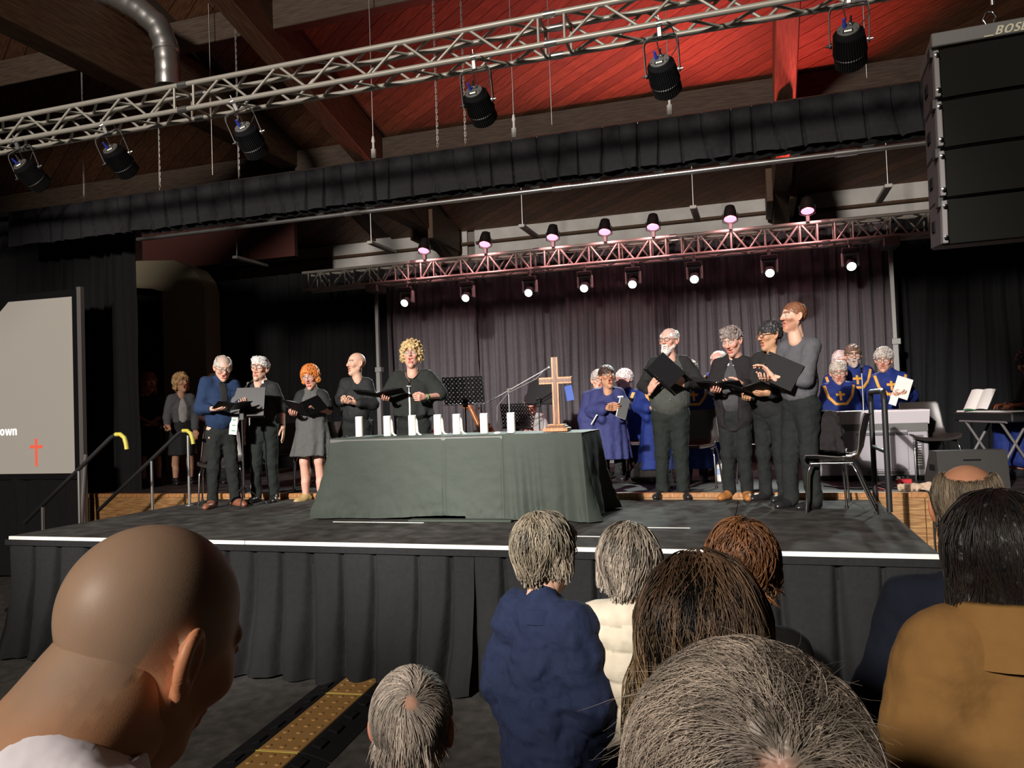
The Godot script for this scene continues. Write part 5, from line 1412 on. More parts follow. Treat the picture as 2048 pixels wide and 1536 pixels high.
func topfld(d: Dictionary, fat := 0.0, belly := 0.0, hem := 0.0) -> Fld:
	var f := Fld.new(); f.nz = fnoise(6.0, 17, 3); f.na = 0.012
	var m: Vector3 = d.m; var hip: Vector3 = d.hipp; var sl: Vector3 = d.SL; var sr: Vector3 = d.SR
	var w: float = d.get("girth", 1.0)
	f.cap(sl.lerp(m, 0.18) + Vector3(0, -0.012, 0), m + Vector3(0.045, 0.028, -0.012), 0.062 + fat, 0.052 + fat, 0.05, Color.WHITE, Vector3(1, 1, 0.95))
	f.cap(sr.lerp(m, 0.18) + Vector3(0, -0.012, 0), m + Vector3(-0.045, 0.028, -0.012), 0.062 + fat, 0.052 + fat, 0.05, Color.WHITE, Vector3(1, 1, 0.95))
	if not d.has("open_neck"): f.cap(m + Vector3(0, 0.0, -0.006), d.nb + (d.hx.origin - d.nb) * 0.16, 0.072 + fat, 0.058 + fat * 0.5, 0.03)
	var half := (sl - sr).length() * 0.5
	var across := (sl - sr).normalized()
	var r := 0.105 * w + fat
	f.cap(m - across * maxf(half - r * 0.95, 0.01) + Vector3(0, -0.13, 0.005), m + across * maxf(half - r * 0.95, 0.01) + Vector3(0, -0.13, 0.005), r, r, 0.06, Color.WHITE, Vector3(1, 1.15, 0.95))
	f.cap(m + Vector3(0, -0.2, 0.005), hip + Vector3(0, 0.07 - hem, 0.01 + belly * 0.5), 0.128 * w + fat, 0.122 * w + fat + belly * 0.5, 0.05, Color.WHITE, Vector3(1.12, 1, 0.82))
	if belly > 0.0: f.ell(m.lerp(hip, 0.72) + Vector3(0, 0, belly), Vector3(0.15 * w + belly * 0.4, 0.15, 0.11 + belly * 0.4), 0.08)
	return f

func sleeve(f: Fld, d: Dictionary, a: String, to: float, fat := 0.0) -> void:
	var s: Vector3 = d["S" + a]; var e: Vector3 = d.get("E" + a, s + Vector3(0.04 if a == "L" else -0.04, -0.29, 0.0)); var wr: Vector3 = d.get("W" + a, e + Vector3(0, -0.24, 0.06))
	if to <= 1.0:
		f.cap(s, s.lerp(e, to), 0.060 + fat, 0.055 + fat, 0.045)
	else:
		f.cap(s, e, 0.060 + fat, 0.051 + fat, 0.045)
		f.cap(e, e.lerp(wr, to - 1.0), 0.050 + fat, 0.041 + fat, 0.03)

func wear(t: Node3D, called: String, f: Fld, m: Material, cell := 0.0135, label := "") -> MeshInstance3D:
	var g := Geo.new(); f.mesh(g, cell)
	return part(t, called, g, m, Transform3D(), label)

func trousers(t: Node3D, d: Dictionary, m: Material, shoe: Material, toe := [0.0, 0.0], fat := 0.0, belt := true) -> void:
	var f := Fld.new(); f.nz = fnoise(8.0, 23, 3); f.na = 0.014
	var hip: Vector3 = d.hipp
	var w: float = d.get("girth", 1.0)
	f.cap(hip + Vector3(0, 0.07, 0), hip + Vector3(0, -0.06, 0), 0.118 * w + fat, 0.125 * w + fat, 0.05, Color.WHITE, Vector3(1.15, 1, 0.85))
	for k in 2:
		var h2 := hip + Vector3(0.075 * (1 - 2 * k) * w, -0.06, -0.005)
		var fo: Vector3 = d.feet[k]
		var kn: Vector3 = d.knees[k] if d.knees.size() else h2.lerp(fo, 0.5) + Vector3(0, 0, 0.02)
		f.cap(h2, kn, 0.094 * w + fat, 0.070 + fat, 0.04); f.cap(kn, fo + Vector3(0, 0.0, -0.01), 0.068 + fat, 0.060 + fat, 0.03)
	wear(t, "trousers", f, m)
	if belt:
		var b := Fld.new(); b.cap(hip + Vector3(0, 0.085, 0.0), hip + Vector3(0, 0.062, 0), 0.124 * w + fat, 0.124 * w + fat, 0.01, Color.WHITE, Vector3(1.15, 0.35, 0.86))
		wear(t, "belt", b, M.leather_black, 0.012)
		var p := b.march(hip + Vector3(0, 0.075, 0.5), Vector3(0, 0, -1))
		part(t, "belt_buckle", boxed(Vector3(0.035, 0.028, 0.006), p, Basis(), 0.003), M.chrome)
	shoes(t, d, shoe, toe)

func shoes(t: Node3D, d: Dictionary, m: Material, toe: Array, small := 1.0) -> void:
	for k in 2:
		var fo: Vector3 = d.feet[k]
		var s := Fld.new()
		var dz := Basis(Vector3.UP, deg_to_rad(toe[k])) * Vector3(0, 0, 1) * small
		var b := Vector3(fo.x, fo.y - 0.075, fo.z)
		s.cap(b + Vector3(0, 0.045, 0) - dz * 0.045, b + Vector3(0, 0.036, 0) + dz * 0.13, 0.040, 0.033, 0.03, Color.WHITE, Vector3(1, 1, 1))
		s.cap(b + Vector3(0, 0.03, 0) + dz * 0.07, b + Vector3(0, 0.024, 0) + dz * 0.155, 0.043, 0.032, 0.03, Color.WHITE, Vector3(1, 0.75, 1))
		s.cap(b + Vector3(0, 0.08, 0), b + Vector3(0, 0.06, 0) + dz * 0.02, 0.042, 0.042, 0.03)
		wear(t, "shoe", s, m, 0.011)
		var so := Geo.new()
		var ring := PackedVector2Array()
		for i in 20:
			var a := TAU * i / 20
			ring.append(Vector2(cos(a) * 0.041 * (1.0 + 0.1 * sin(a)), sin(a) * 0.125 + 0.05))
		so.prism(ring, -0.012, 0.0, Transform3D(Basis(Vector3(1, 0, 0), Vector3(0, 0, 1), Vector3(0, -1, 0)), Vector3.ZERO))
		part(t, "shoe_sole", so, M.leather_black, Transform3D(Basis(Vector3.UP, deg_to_rad(toe[k])) * Basis.from_scale(Vector3(1, 1, small)), b))

# a strip laid on the front of a garment along points given as (x, y) in the person's frame
func strip(t: Node3D, called: String, f: Fld, pts: Array, width: float, m: Material, lift := 0.004, from := Vector3(0, 0, 1), label := "", closed := false) -> void:
	var fine := []
	for k in pts.size() - 1:
		var n := maxi(int((pts[k + 1] - pts[k]).length() / 0.018), 1)
		for i in n: fine.append(pts[k].lerp(pts[k + 1], float(i) / n))
	fine.append(pts[-1])
	var side := from.cross(Vector3.UP).normalized() * -1.0
	var l := PackedVector3Array(); var r := PackedVector3Array(); var l2 := PackedVector3Array(); var r2 := PackedVector3Array()
	for k in fine.size():
		var a: Vector2 = fine[maxi(k - 1, 0)]; var b: Vector2 = fine[mini(k + 1, fine.size() - 1)]
		var nn := Vector2(-(b - a).y, (b - a).x).normalized() * width * 0.5
		for s in 2:
			var q: Vector2 = fine[k] + nn * (1 - 2 * s)
			var p := f.march(from * 0.6 + Vector3(0, q.y, 0) + side * q.x, -from, 0.75)
			if (from * 0.6).dot(from) - p.dot(from) > 0.7: p = (l[-1] if l.size() else Vector3(0, q.y, 0)) if s == 0 else l[-1]
			if s == 0:
				l.append(p + from * lift); l2.append(p - from * 0.004)
			else:
				r.append(p + from * lift); r2.append(p - from * 0.004)
	var g := Geo.new()
	g.rows([l2, l, r, r2])
	part(t, called, g, m, Transform3D(), label)

# ---- hair, glasses, beards, all in head space
func hair_mesh(t: Node3D, d: Dictionary, prims: Callable, col: Color, noise := 0.012, freq := 40.0, called := "hair", cell := 0.0055, tip = null) -> void:
	var f := Fld.new(); f.nz = fnoise(freq, 31, 2); f.na = noise
	prims.call(f)
	var g := Geo.new(); f.mesh(g, cell)
	var hx: Transform3D = d.hx
	var nf := fnoise(55.0, 8, 3); var n2 := fnoise(14.0, 9, 2)
	var k := Geo.new()
	for i in g.v.size():
		var p := g.v[i]
		var v := 1.0 + 0.55 * nf.get_noise_3d(p.x * 1.6, p.y * 0.35, p.z * 1.6) + 0.3 * n2.get_noise_3dv(p)
		var cc := col
		if tip is Color: cc = col.lerp(tip, clampf((0.09 - p.y) / 0.16 + 0.8 * n2.get_noise_3d(p.x * 2.0, p.y * 0.4, p.z * 2.0), 0, 1))
		g.c[i] = Color(cc.r * v, cc.g * v, cc.b * v)
	k.add(g, hx)
	part(t, called, k, M.hair)

func short_hair(f: Fld, thick := 0.012, front := 0.062) -> void:
	f.ell(Vector3(0, 0.030, -0.018), Vector3(0.078 + thick, 0.090 + thick, 0.097 + thick), 0.02)
	f.cap(Vector3(0, -0.055, 0.14), Vector3(0, front - 0.09, 0.12), 0.10, 0.085, 0.02, Color.WHITE, Vector3.ONE, 1)
	f.cap(Vector3(-0.12, -0.06, 0.06), Vector3(0.12, -0.06, 0.06), 0.078, 0.078, 0.02, Color.WHITE, Vector3.ONE, 1)
	f.cap(Vector3(-0.13, -0.1, -0.03), Vector3(0.13, -0.1, -0.03), 0.072, 0.072, 0.02, Color.WHITE, Vector3.ONE, 1)
	f.cap(Vector3(0, -0.16, -0.12), Vector3(0, -0.16, 0.1), 0.085, 0.085, 0.02, Color.WHITE, Vector3.ONE, 1)

func fringe_hair(f: Fld) -> void:
	short_hair(f, 0.009)
	f.ell(Vector3(0, 0.115, 0.02), Vector3(0.075, 0.085, 0.105), 0.015, Color.WHITE, 1)

func bob_hair(f: Fld, low := -0.075, thick := 0.022) -> void:
	f.ell(Vector3(0, 0.035, -0.02), Vector3(0.08 + thick, 0.09 + thick * 0.8, 0.1 + thick * 0.7), 0.02)
	f.cap(Vector3(0.068, 0.02, -0.01), Vector3(0.080, low, -0.012), 0.038, 0.032, 0.03); f.cap(Vector3(-0.068, 0.02, -0.01), Vector3(-0.080, low, -0.012), 0.038, 0.032, 0.03)
	f.cap(Vector3(0, 0.0, -0.07), Vector3(0, low, -0.065), 0.055, 0.05, 0.03)
	f.cap(Vector3(0, 0.098, 0.035), Vector3(0.045, 0.055, 0.078), 0.022, 0.012, 0.02); f.cap(Vector3(0, 0.098, 0.035), Vector3(-0.045, 0.058, 0.078), 0.022, 0.012, 0.02); f.cap(Vector3(0, 0.1, 0.04), Vector3(0.0, 0.058, 0.088), 0.02, 0.01, 0.02)
	f.cap(Vector3(0, -0.01, 0.10), Vector3(0, -0.08, 0.1), 0.058, 0.062, 0.012, Color.WHITE, Vector3(0.95, 1, 1), 1)
	f.cap(Vector3(0, -0.17, 0.02), Vector3(0, -0.2, 0.02), 0.06, 0.06, 0.02, Color.WHITE, Vector3.ONE, 1)

func glasses(t: Node3D, d: Dictionary, m: Material, rad := 0.021, thick := 0.0018) -> void:
	var g := Geo.new()
	for s: float in [-1.0, 1.0]:
		var ring := []
		for k in 17:
			var a := TAU * k / 16
			ring.append(Vector3(s * 0.031 + cos(a) * rad * 1.15, 0.001 + sin(a) * rad * 0.78, 0.101 - 0.25 * absf(s * 0.031 + cos(a) * rad) * 0.6))
		g.tube(ring, thick, 6, false)
		g.tube([Vector3(s * 0.055, 0.006, 0.090), Vector3(s * 0.078, 0.008, 0.06), Vector3(s * 0.086, 0.008, -0.005), Vector3(s * 0.088, -0.006, -0.02)], thick, 5)
	g.tube([Vector3(-0.009, 0.004, 0.102), Vector3(0, 0.008, 0.105), Vector3(0.009, 0.004, 0.102)], thick, 5)
	var k := Geo.new(); k.add(g, d.hx)
	part(t, "glasses", k, m)
	var ln := Geo.new()
	for s: float in [-1.0, 1.0]:
		var ring := PackedVector3Array()
		for q in 14:
			var a := TAU * q / 14
			ring.append(Vector3(s * 0.031 + cos(a) * rad * 1.1, 0.001 + sin(a) * rad * 0.74, 0.1005 - 0.15 * absf(s * 0.031 + cos(a) * rad)))
		ln.fan(ring)
	var kl := Geo.new(); kl.add(ln, d.hx)
	if not M.has("lens_glass"):
		var lm := mat("lens_glass", 1, 1, 1, 0.03); lm.transparency = BaseMaterial3D.TRANSPARENCY_ALPHA; lm.albedo_color.a = 0.04
	part(t, "lenses", kl, M.lens_glass)

func beard_mesh(t: Node3D, d: Dictionary, col: Color, thick := 0.010) -> void:
	var op: float = d.get("mouth", 0.012)
	hair_mesh(t, d, func(f: Fld):
		f.cap(Vector3(0, -0.1 - op, 0.066), Vector3(0.05, -0.06, 0.016), 0.018 + thick, 0.014 + thick * 0.5, 0.03)
		f.cap(Vector3(0, -0.1 - op, 0.066), Vector3(-0.05, -0.06, 0.016), 0.018 + thick, 0.014 + thick * 0.5, 0.03)
		f.cap(Vector3(-0.022, -0.053, 0.084), Vector3(0.022, -0.053, 0.084), 0.009, 0.009, 0.01)
		f.cap(Vector3(-0.026, -0.055, 0.078), Vector3(-0.024, -0.09 - op, 0.078), 0.009, 0.012, 0.01); f.cap(Vector3(0.026, -0.055, 0.078), Vector3(0.024, -0.09 - op, 0.078), 0.009, 0.012, 0.01)
		f.ell(Vector3(0, -0.068 - op * 0.5, 0.1), Vector3(0.017, 0.007 + op * 0.5, 0.03), 0.006, Color.WHITE, 1), col, 0.008, 70.0, "beard", 0.005)

# hair built from a shape: the field prims(f) gives the mass, fine tapering strands lie over it and follow it down; head space
func hair_strands(t: Node3D, d: Dictionary, prims: Callable, n: int, sd: int, o: Dictionary) -> void:
	var r := RandomNumberGenerator.new(); r.seed = sd
	var f := Fld.new(); prims.call(f)
	var act := f.all()
	var g := Geo.new()
	f.nz = fnoise(30.0, 31, 2); f.na = o.get("rough", 0.006)
	f.mesh(g, 0.0055)
	f.na = 0.0
	var nf := fnoise(o.get("freq", 9.0), sd, 2); var nc := fnoise(o.get("streak", 22.0), sd + 5, 2)
	var c0: Color = o.root; var c1: Color = o.get("tip", o.root)
	var whorl: Vector3 = o.get("whorl", Vector3(0.0, 0.11, -0.05))
	var thin: float = o.get("thin", 0.0)
	var scalp: Color = o.get("scalp", c0)
	var top := 0.0; var low := 0.0
	for p in g.v: top = maxf(top, p.y); low = minf(low, p.y)
	for i in g.v.size():
		var p := g.v[i]
		var c := c0.lerp(c1, smoothstep(o.get("tip_from", 0.4), 1.0, (top - p.y) / (top - low))) * (0.55 + 0.25 * nc.get_noise_3d(p.x, p.y * 0.3, p.z))
		if thin > 0.0: c = c.lerp(scalp, 1.0 - smoothstep(thin * 0.6, thin * 1.3, p.distance_to(whorl)))
		c.a = 1.0; g.c[i] = c
	var len0: float = o.get("len", 0.08); var th: float = o.get("thick", 0.0012); var seg: int = o.get("seg", 8)
	var ctr := Vector3(0, 0.02, -0.02)
	for k in n:
		var dir := Vector3(r.randfn(), r.randfn() + 0.25, r.randfn() - 0.5).normalized()
		var p := f.march(ctr + dir * 0.34, -dir, 0.5)
		var fly: bool = r.randf() < o.get("fly", 0.02)
		if thin > 0.0 and p.distance_to(whorl) < thin * r.randf_range(0.5, 1.2): continue
		var L: float = len0 * r.randf_range(0.55, 1.1); var st := L / seg
		var off: float = o.get("lift", 0.004) * r.randf_range(-0.4, 1.0)
		var away := (p - whorl).normalized()
		var vel: Vector3 = (away + Vector3.UP.cross(away) * o.get("swirl", 0.3) * exp(-p.distance_to(whorl) * 12.0) + Vector3(0, -o.get("fall", 0.6), 0)).normalized()
		var tone: float = 1.0 + o.get("vary", 0.6) * nc.get_noise_3d(p.x, p.y * 0.35, p.z) + 0.14 * r.randfn()
		var from_top := (top - p.y) / (top - low)
		var pts := []; var rr := []; var cs := []
		var e := 0.003
		var free := false; var hang: int = o.get("hang", 99)
		for j in seg + 1:
			var q := float(j) / seg
			var dd := f.at(p, act)
			var nn := Vector3(f.at(p + Vector3(e, 0, 0), act) - dd, f.at(p + Vector3(0, e, 0), act) - dd, f.at(p + Vector3(0, 0, e), act) - dd).normalized()
			if nn.y < -0.45: free = true
			if free:
				hang -= 1
				if hang < 0 and pts.size() > 2: break
			if not free and not (fly and j > 1):
				p -= nn * (dd - off)
				vel = (vel - nn * vel.dot(nn)).normalized()
			elif fly: vel = (vel + nn * 0.25).normalized()
			pts.append(p); rr.append(th * (1.0 - 0.7 * q * q) * (0.6 if fly else 1.0))
			var c := c0.lerp(c1, smoothstep(o.get("tip_from", 0.4), 1.0, from_top + q * L / (top - low) * 0.7)) * tone
			c.a = 1.0; cs.append(c)
			var cu: float = o.get("curl", 0.25)
			var own: float = o.get("alone", 0.4) * k
			vel += Vector3(nf.get_noise_3d(p.x, p.y + own, p.z), -o.get("fall", 0.6) * 0.35, nf.get_noise_3d(p.x, p.y + own + 40.0, p.z)) * cu + Vector3(0, -o.get("fall", 0.6) * 0.25, 0)
			vel = vel.normalized()
			p += vel * st
		g.tube(pts, rr, 4, false, c0, cs)
	var k2 := Geo.new(); k2.add(g, d.hx)
	part(t, "hair", k2, M.hair)

const V := Vector3.ZERO
func v3(x: float, y: float, z: float) -> Vector3: return Vector3(x, y, z)

# where a point of a person's own frame is in the hall, and a basis from facing (turn) and tilt
func spotat(t: Node3D, p: Vector3) -> Vector3: return t.transform * p
func aim(turn: float, pitch: float, roll: float) -> Basis:
	return Basis(Vector3.UP, deg_to_rad(turn)) * Basis(Vector3.RIGHT, deg_to_rad(pitch)) * Basis(Vector3.BACK, deg_to_rad(roll))

func clerical(t: Node3D, f: Fld, d: Dictionary) -> void:
	var nb: Vector3 = d.nb
	var c := Geo.new()
	c.lathe([Vector2(0.058, -0.012), Vector2(0.060, 0.03), Vector2(0.055, 0.032)], 20, Transform3D(Basis(), Vector3(nb.x, nb.y + 0.02, nb.z + 0.01)))
	part(t, "collar", c, M.clergy_black)
	part(t, "clerical_tab", boxed(Vector3(0.034, 0.036, 0.006), Vector3(nb.x + 0.004, nb.y + 0.032, nb.z + 0.072), Basis(), 0.002), M.collar_white, Transform3D(), "white clerical collar tab")

func performers() -> void:
	var fair := Color(0.66, 0.40, 0.29); var pink := Color(0.68, 0.37, 0.28); var tan_ := Color(0.50, 0.27, 0.17); var olive := Color(0.52, 0.29, 0.17)
	var G := "singers on the platform"
	# 1 man in a blue shirt
	var d := {HD = v3(0.014, 1.543, 0.075), SL = v3(0.165, 1.384, 0), SR = v3(-0.185, 1.415, 0), ER = v3(-0.225, 1.095, 0.0), WR = v3(-0.10, 1.085, 0.26), EL = v3(0.185, 1.13, 0.06), WL = v3(0.145, 1.13, 0.34), skin = fair, look = [-2.0, 22.0, 0.0], mouth = 0.012, girth = 0.95, stubble = Color(0.45, 0.34, 0.28), brow = Color(0.3, 0.22, 0.17), palmR = v3(0.3, 1, 0), palmL = v3(-0.3, 1, 0), feet = [v3(0.12, 0.075, 0.05), v3(-0.12, 0.075, 0.02)]}
	var t := person("person", "balding man in a dark blue shirt and black tie reading from papers", v3(-5.70, DECK, -7.3), 50, d, G)
	var f := topfld(d, 0.004, 0.02); sleeve(f, d, "L", 1.75, 0.010); sleeve(f, d, "R", 1.55, 0.012)
	wear(t, "shirt", f, M.navy_shirt)
	strip(t, "tie", f, [Vector2(-0.005, 1.40), Vector2(0.005, 1.30), Vector2(0.01, 1.16), Vector2(0.012, 1.06)], 0.07, M.black_shirt, 0.006)
	strip(t, "shirt_collar", f, [Vector2(-0.075, 1.455), Vector2(-0.045, 1.41), Vector2(-0.012, 1.385)], 0.035, M.navy_shirt, 0.010)
	strip(t, "shirt_collar", f, [Vector2(0.06, 1.45), Vector2(0.04, 1.41), Vector2(0.010, 1.385)], 0.035, M.navy_shirt, 0.010)
	strip(t, "chest_pocket", f, [Vector2(0.075, 1.29), Vector2(0.135, 1.29)], 0.012, M.navy_shirt, 0.006)
	trousers(t, d, M.trouser, M.leather_brown, [22.0, -40.0])
	hair_mesh(t, d, func(q: Fld): fringe_hair(q), Color(0.42, 0.39, 0.36), 0.006)
	glasses(t, d, M.spectacle)
	folder("open white papers in a black folder held by the man in blue", spotat(t, v3(0.03, 1.10, 0.40)), aim(230, -74, 4), 0.17, 0.26, 165)
	# 2 woman in clerical black, singing
	d = {HD = v3(0.002, 1.545, 0.03), SL = v3(0.165, 1.34, 0), SR = v3(-0.105, 1.35, 0), ER = v3(-0.19, 1.08, 0.02), WR = v3(-0.185, 0.84, 0.09), EL = v3(0.235, 1.06, 0.0), WL = v3(0.255, 0.85, 0.07), skin = fair, look = [-12.0, -8.0, -6.0], mouth = 0.028, handL = "flat", handR = "flat", palmL = v3(-1, 0, 0), palmR = v3(1, 0, 0), hscale = v3(0.97, 0.97, 0.97)}
	t = person("person", "grey-haired clerical singer in glasses with mouth wide open, left of the red-haired woman", v3(-5.50, DECK, -7.75), 22, d, G)
	f = topfld(d, 0.004); sleeve(f, d, "L", 1.02, 0.012); sleeve(f, d, "R", 1.02, 0.012)
	wear(t, "shirt", f, M.clergy_black); clerical(t, f, d)
	trousers(t, d, M.trouser_green, M.leather_black, [10.0, -10.0])
	strip(t, "necklace", f, [Vector2(-0.05, 1.40), Vector2(-0.02, 1.30), Vector2(0.03, 1.20), Vector2(0.07, 1.28), Vector2(0.09, 1.40)], 0.005, M.black, 0.004)
	strip(t, "pendant", f, [Vector2(0.03, 1.20), Vector2(0.03, 1.17)], 0.016, M.steel, 0.007)
	hair_mesh(t, d, func(q: Fld): short_hair(q, 0.014, 0.055); q.cap(v3(-0.06, 0.09, 0.04), v3(0.05, 0.095, 0.05), 0.03, 0.026, 0.03), Color(0.50, 0.49, 0.47), 0.014)
	glasses(t, d, M.walnut, 0.024, 0.0028)
	part(t, "watch", tubed([v3(0.243, 0.885, 0.055), v3(0.246, 0.868, 0.06)], 0.034, 14), M.black)
	# 3 red-haired woman in a grey dress
	d = {HD = v3(0.06, 1.433, 0.05), SL = v3(0.205, 1.232, 0), SR = v3(-0.085, 1.233, 0), ER = v3(-0.15, 1.02, 0.03), WR = v3(-0.085, 1.00, 0.24), EL = v3(0.27, 1.02, 0.05), WL = v3(0.165, 1.06, 0.25), skin = pink, look = [-6.0, 14.0, 3.0], mouth = 0.028, hscale = v3(0.95, 0.94, 0.96), palmR = v3(0.2, 1, 0), palmL = v3(-0.4, 0.8, 0), hipy = 0.86, feet = [v3(0.14, 0.05, 0.03), v3(-0.035, 0.05, 0.03)]}
	t = person("person", "red-haired woman in a grey dress singing from an open black folder", v3(-5.02, DECK, -7.95), 15, d, G)
	f = topfld(d, 0.002); sleeve(f, d, "L", 0.8, 0.012); sleeve(f, d, "R", 0.8, 0.012)
	wear(t, "blouse", f, M.clergy_black); clerical(t, f, d)
	var b := topfld(d, 0.012); b.cap(v3(0.06, 1.33, 0.16), v3(0.06, 1.2, 0.15), 0.075, 0.01, 0.02, Color.WHITE, Vector3.ONE, 1)
	b.hang(v3(0.06, 1.06, 0.0), v3(0.055, 0.51, 0.01), 0.135, 0.255, 9.0, 0.016, 0.05, Color.WHITE, v3(1, 1, 0.8))
	wear(t, "dress", b, M.grey_wool)
	for s: float in [-1.0, 1.0]:
		var lg := Fld.new(); var fo: Vector3 = d.feet[0 if s > 0 else 1]
		lg.cap(v3(fo.x, 0.5, 0.01), v3(fo.x, 0.32, -0.01), 0.055, 0.054, 0.03); lg.cap(v3(fo.x, 0.32, -0.01), v3(fo.x, 0.06, 0.025), 0.052, 0.034, 0.03)
		wear(t, "stocking", lg, M.nylon)
	shoes(t, d, mat("beige_shoe", 0.42, 0.30, 0.13, 0.5), [20.0, -35.0], 0.85)
	hair_mesh(t, d, func(q: Fld): bob_hair(q, -0.055, 0.020), Color(0.50, 0.155, 0.035), 0.014, 40.0, "hair", 0.0055, Color(0.66, 0.24, 0.06))
	glasses(t, d, M.spectacle, 0.02, 0.0013)
	folder("black folder open wide in the red-haired woman's hands", spotat(t, v3(0.07, 1.045, 0.33)), aim(195, -58, -9), 0.22, 0.28, 140)
	# 4 bald man in black
	d = {HD = v3(0.037, 1.571, 0.04), SL = v3(0.185, 1.36, 0), SR = v3(-0.155, 1.367, 0), ER = v3(-0.19, 1.13, 0.03), WR = v3(-0.05, 1.125, 0.22), EL = v3(0.235, 1.08, 0.03), WL = v3(0.095, 1.105, 0.22), skin = fair, look = [-38.0, -3.0, 0.0], mouth = 0.012, stubble = Color(0.60, 0.37, 0.28), palmR = v3(0.5, 0.6, 0.2), palmL = v3(-0.4, 0.7, 0), girth = 1.05}
	t = person("person", "bald man in a black shirt with clasped hands, behind the table", v3(-4.55, DECK, -8.25), 5, d, G)
	f = topfld(d, 0.004, 0.02); sleeve(f, d, "L", 1.8, 0.012); sleeve(f, d, "R", 1.7, 0.012)
	wear(t, "shirt", f, M.black_shirt)
	strip(t, "shirt_placket", f, [Vector2(0.03, 1.40), Vector2(0.03, 1.2), Vector2(0.03, 1.0)], 0.03, M.black_shirt, 0.004)
	strip(t, "shirt_collar", f, [Vector2(-0.035, 1.44), Vector2(-0.01, 1.40), Vector2(0.025, 1.37)], 0.032, M.black_shirt, 0.010)
	strip(t, "shirt_collar", f, [Vector2(0.10, 1.44), Vector2(0.065, 1.40), Vector2(0.035, 1.37)], 0.032, M.black_shirt, 0.010)
	trousers(t, d, M.trouser, M.leather_black)
	# 5 blonde woman with a pectoral cross
	d = {HD = v3(-0.014, 1.597, 0.03), SL = v3(0.165, 1.375, 0), SR = v3(-0.195, 1.377, 0), ER = v3(-0.285, 1.16, 0.03), WR = v3(-0.27, 1.125, 0.25), EL = v3(0.30, 1.145, 0.02), WL = v3(0.14, 1.13, 0.25), skin = pink, look = [-2.0, -12.0, 2.0], mouth = 0.028, handL = "fist", palmL = v3(-1, 0.1, 0), palmR = v3(0.3, 1, 0), girth = 1.1, hipy = 0.9}
	t = person("person", "curly blonde woman in a black tunic with a long silver cross, singing", v3(-3.58, DECK, -7.8), 17, d, G)
	f = topfld(d, 0.008, 0.015); sleeve(f, d, "L", 0.85, 0.035); sleeve(f, d, "R", 0.85, 0.035)
	f.hang(v3(-0.015, 1.28, 0.0), v3(-0.015, 0.94, 0.01), 0.17, 0.225, 8.0, 0.02, 0.06, Color.WHITE, v3(1, 1, 0.75))
	wear(t, "tunic", f, M.tunic); clerical(t, f, d)
	trousers(t, d, M.trouser, M.leather_black, [0.0, 0.0], 0.0, false)
	strip(t, "chain", f, [Vector2(-0.095, 1.43), Vector2(-0.075, 1.36), Vector2(-0.035, 1.30)], 0.013, M.chrome, 0.007)
	strip(t, "chain", f, [Vector2(0.085, 1.43), Vector2(0.03, 1.355), Vector2(-0.035, 1.30)], 0.013, M.chrome, 0.007)
	strip(t, "pectoral_cross", f, [Vector2(-0.035, 1.30), Vector2(-0.035, 1.19)], 0.018, M.chrome, 0.010); strip(t, "pectoral_cross", f, [Vector2(-0.062, 1.255), Vector2(-0.008, 1.255)], 0.018, M.chrome, 0.010)
	strip(t, "tunic_placket", f, [Vector2(-0.035, 1.20), Vector2(-0.03, 1.08), Vector2(-0.03, 0.945)], 0.017, M.paper, 0.006)
	hair_mesh(t, d, func(q: Fld): bob_hair(q, -0.035, 0.022); q.ell(v3(0, 0.09, 0.0), v3(0.085, 0.06, 0.085), 0.04), Color(0.50, 0.36, 0.17), 0.034, 30.0)
	glasses(t, d, M.spectacle, 0.02, 0.0013)
	part(t, "watch", tubed([v3(0.165, 1.132, 0.215), v3(0.158, 1.131, 0.23)], 0.031, 14), M.green)
	folder("dark folder held low between the bald man and the blonde woman", spotat(t, v3(-0.33, 1.165, 0.30)), aim(197, -80, 0), 0.25, 0.26, 160)
	# 6 bearded man in a grey vest
	d = {HD = v3(0.027, 1.613, 0.05), SL = v3(0.195, 1.416, 0), SR = v3(-0.16, 1.419, 0), ER = v3(-0.255, 1.17, 0.0), WR = v3(-0.175, 1.10, 0.24), EL = v3(0.32, 1.165, 0.02), WL = v3(0.15, 1.165, 0.24), skin = pink, look = [-28.0, -2.0, 0.0], mouth = 0.012, girth = 1.12, stubble = Color(0.62, 0.42, 0.36), brow = Color(0.5, 0.42, 0.38), palmR = v3(0.8, 0.5, -0.3), palmL = v3(-0.7, 0.4, -0.6), dirR = v3(0.35, 0.62, 0.5), dirL = v3(-0.62, 0.45, 0.45), hands = 1.08, feet = [v3(0.105, 0.075, 0.02), v3(-0.105, 0.075, 0.02)]}
	t = person("person", "white-bearded man in a grey vest and tie holding an open black folder", v3(-0.88, DECK, -8.14), 4, d, G)
	f = topfld(d, 0.0, 0.03); sleeve(f, d, "L", 1.85, 0.012); sleeve(f, d, "R", 1.85, 0.012)
	wear(t, "shirt", f, M.sleeve_dark)
	b = topfld(d, 0.012, 0.045, 0.02); b.cap(v3(0.018, 1.50, 0.14), v3(0.018, 1.33, 0.17), 0.08, 0.012, 0.012, Color.WHITE, Vector3.ONE, 1)
	wear(t, "vest", b, M.vest_grey)
	strip(t, "tie", f, [Vector2(0.02, 1.44), Vector2(0.02, 1.36), Vector2(0.02, 1.28)], 0.05, M.black_shirt, 0.014)
	strip(t, "shirt_collar", f, [Vector2(-0.055, 1.475), Vector2(-0.03, 1.43), Vector2(0.005, 1.40)], 0.035, M.sleeve_dark, 0.016)
	strip(t, "shirt_collar", f, [Vector2(0.09, 1.475), Vector2(0.07, 1.43), Vector2(0.035, 1.40)], 0.035, M.sleeve_dark, 0.016)
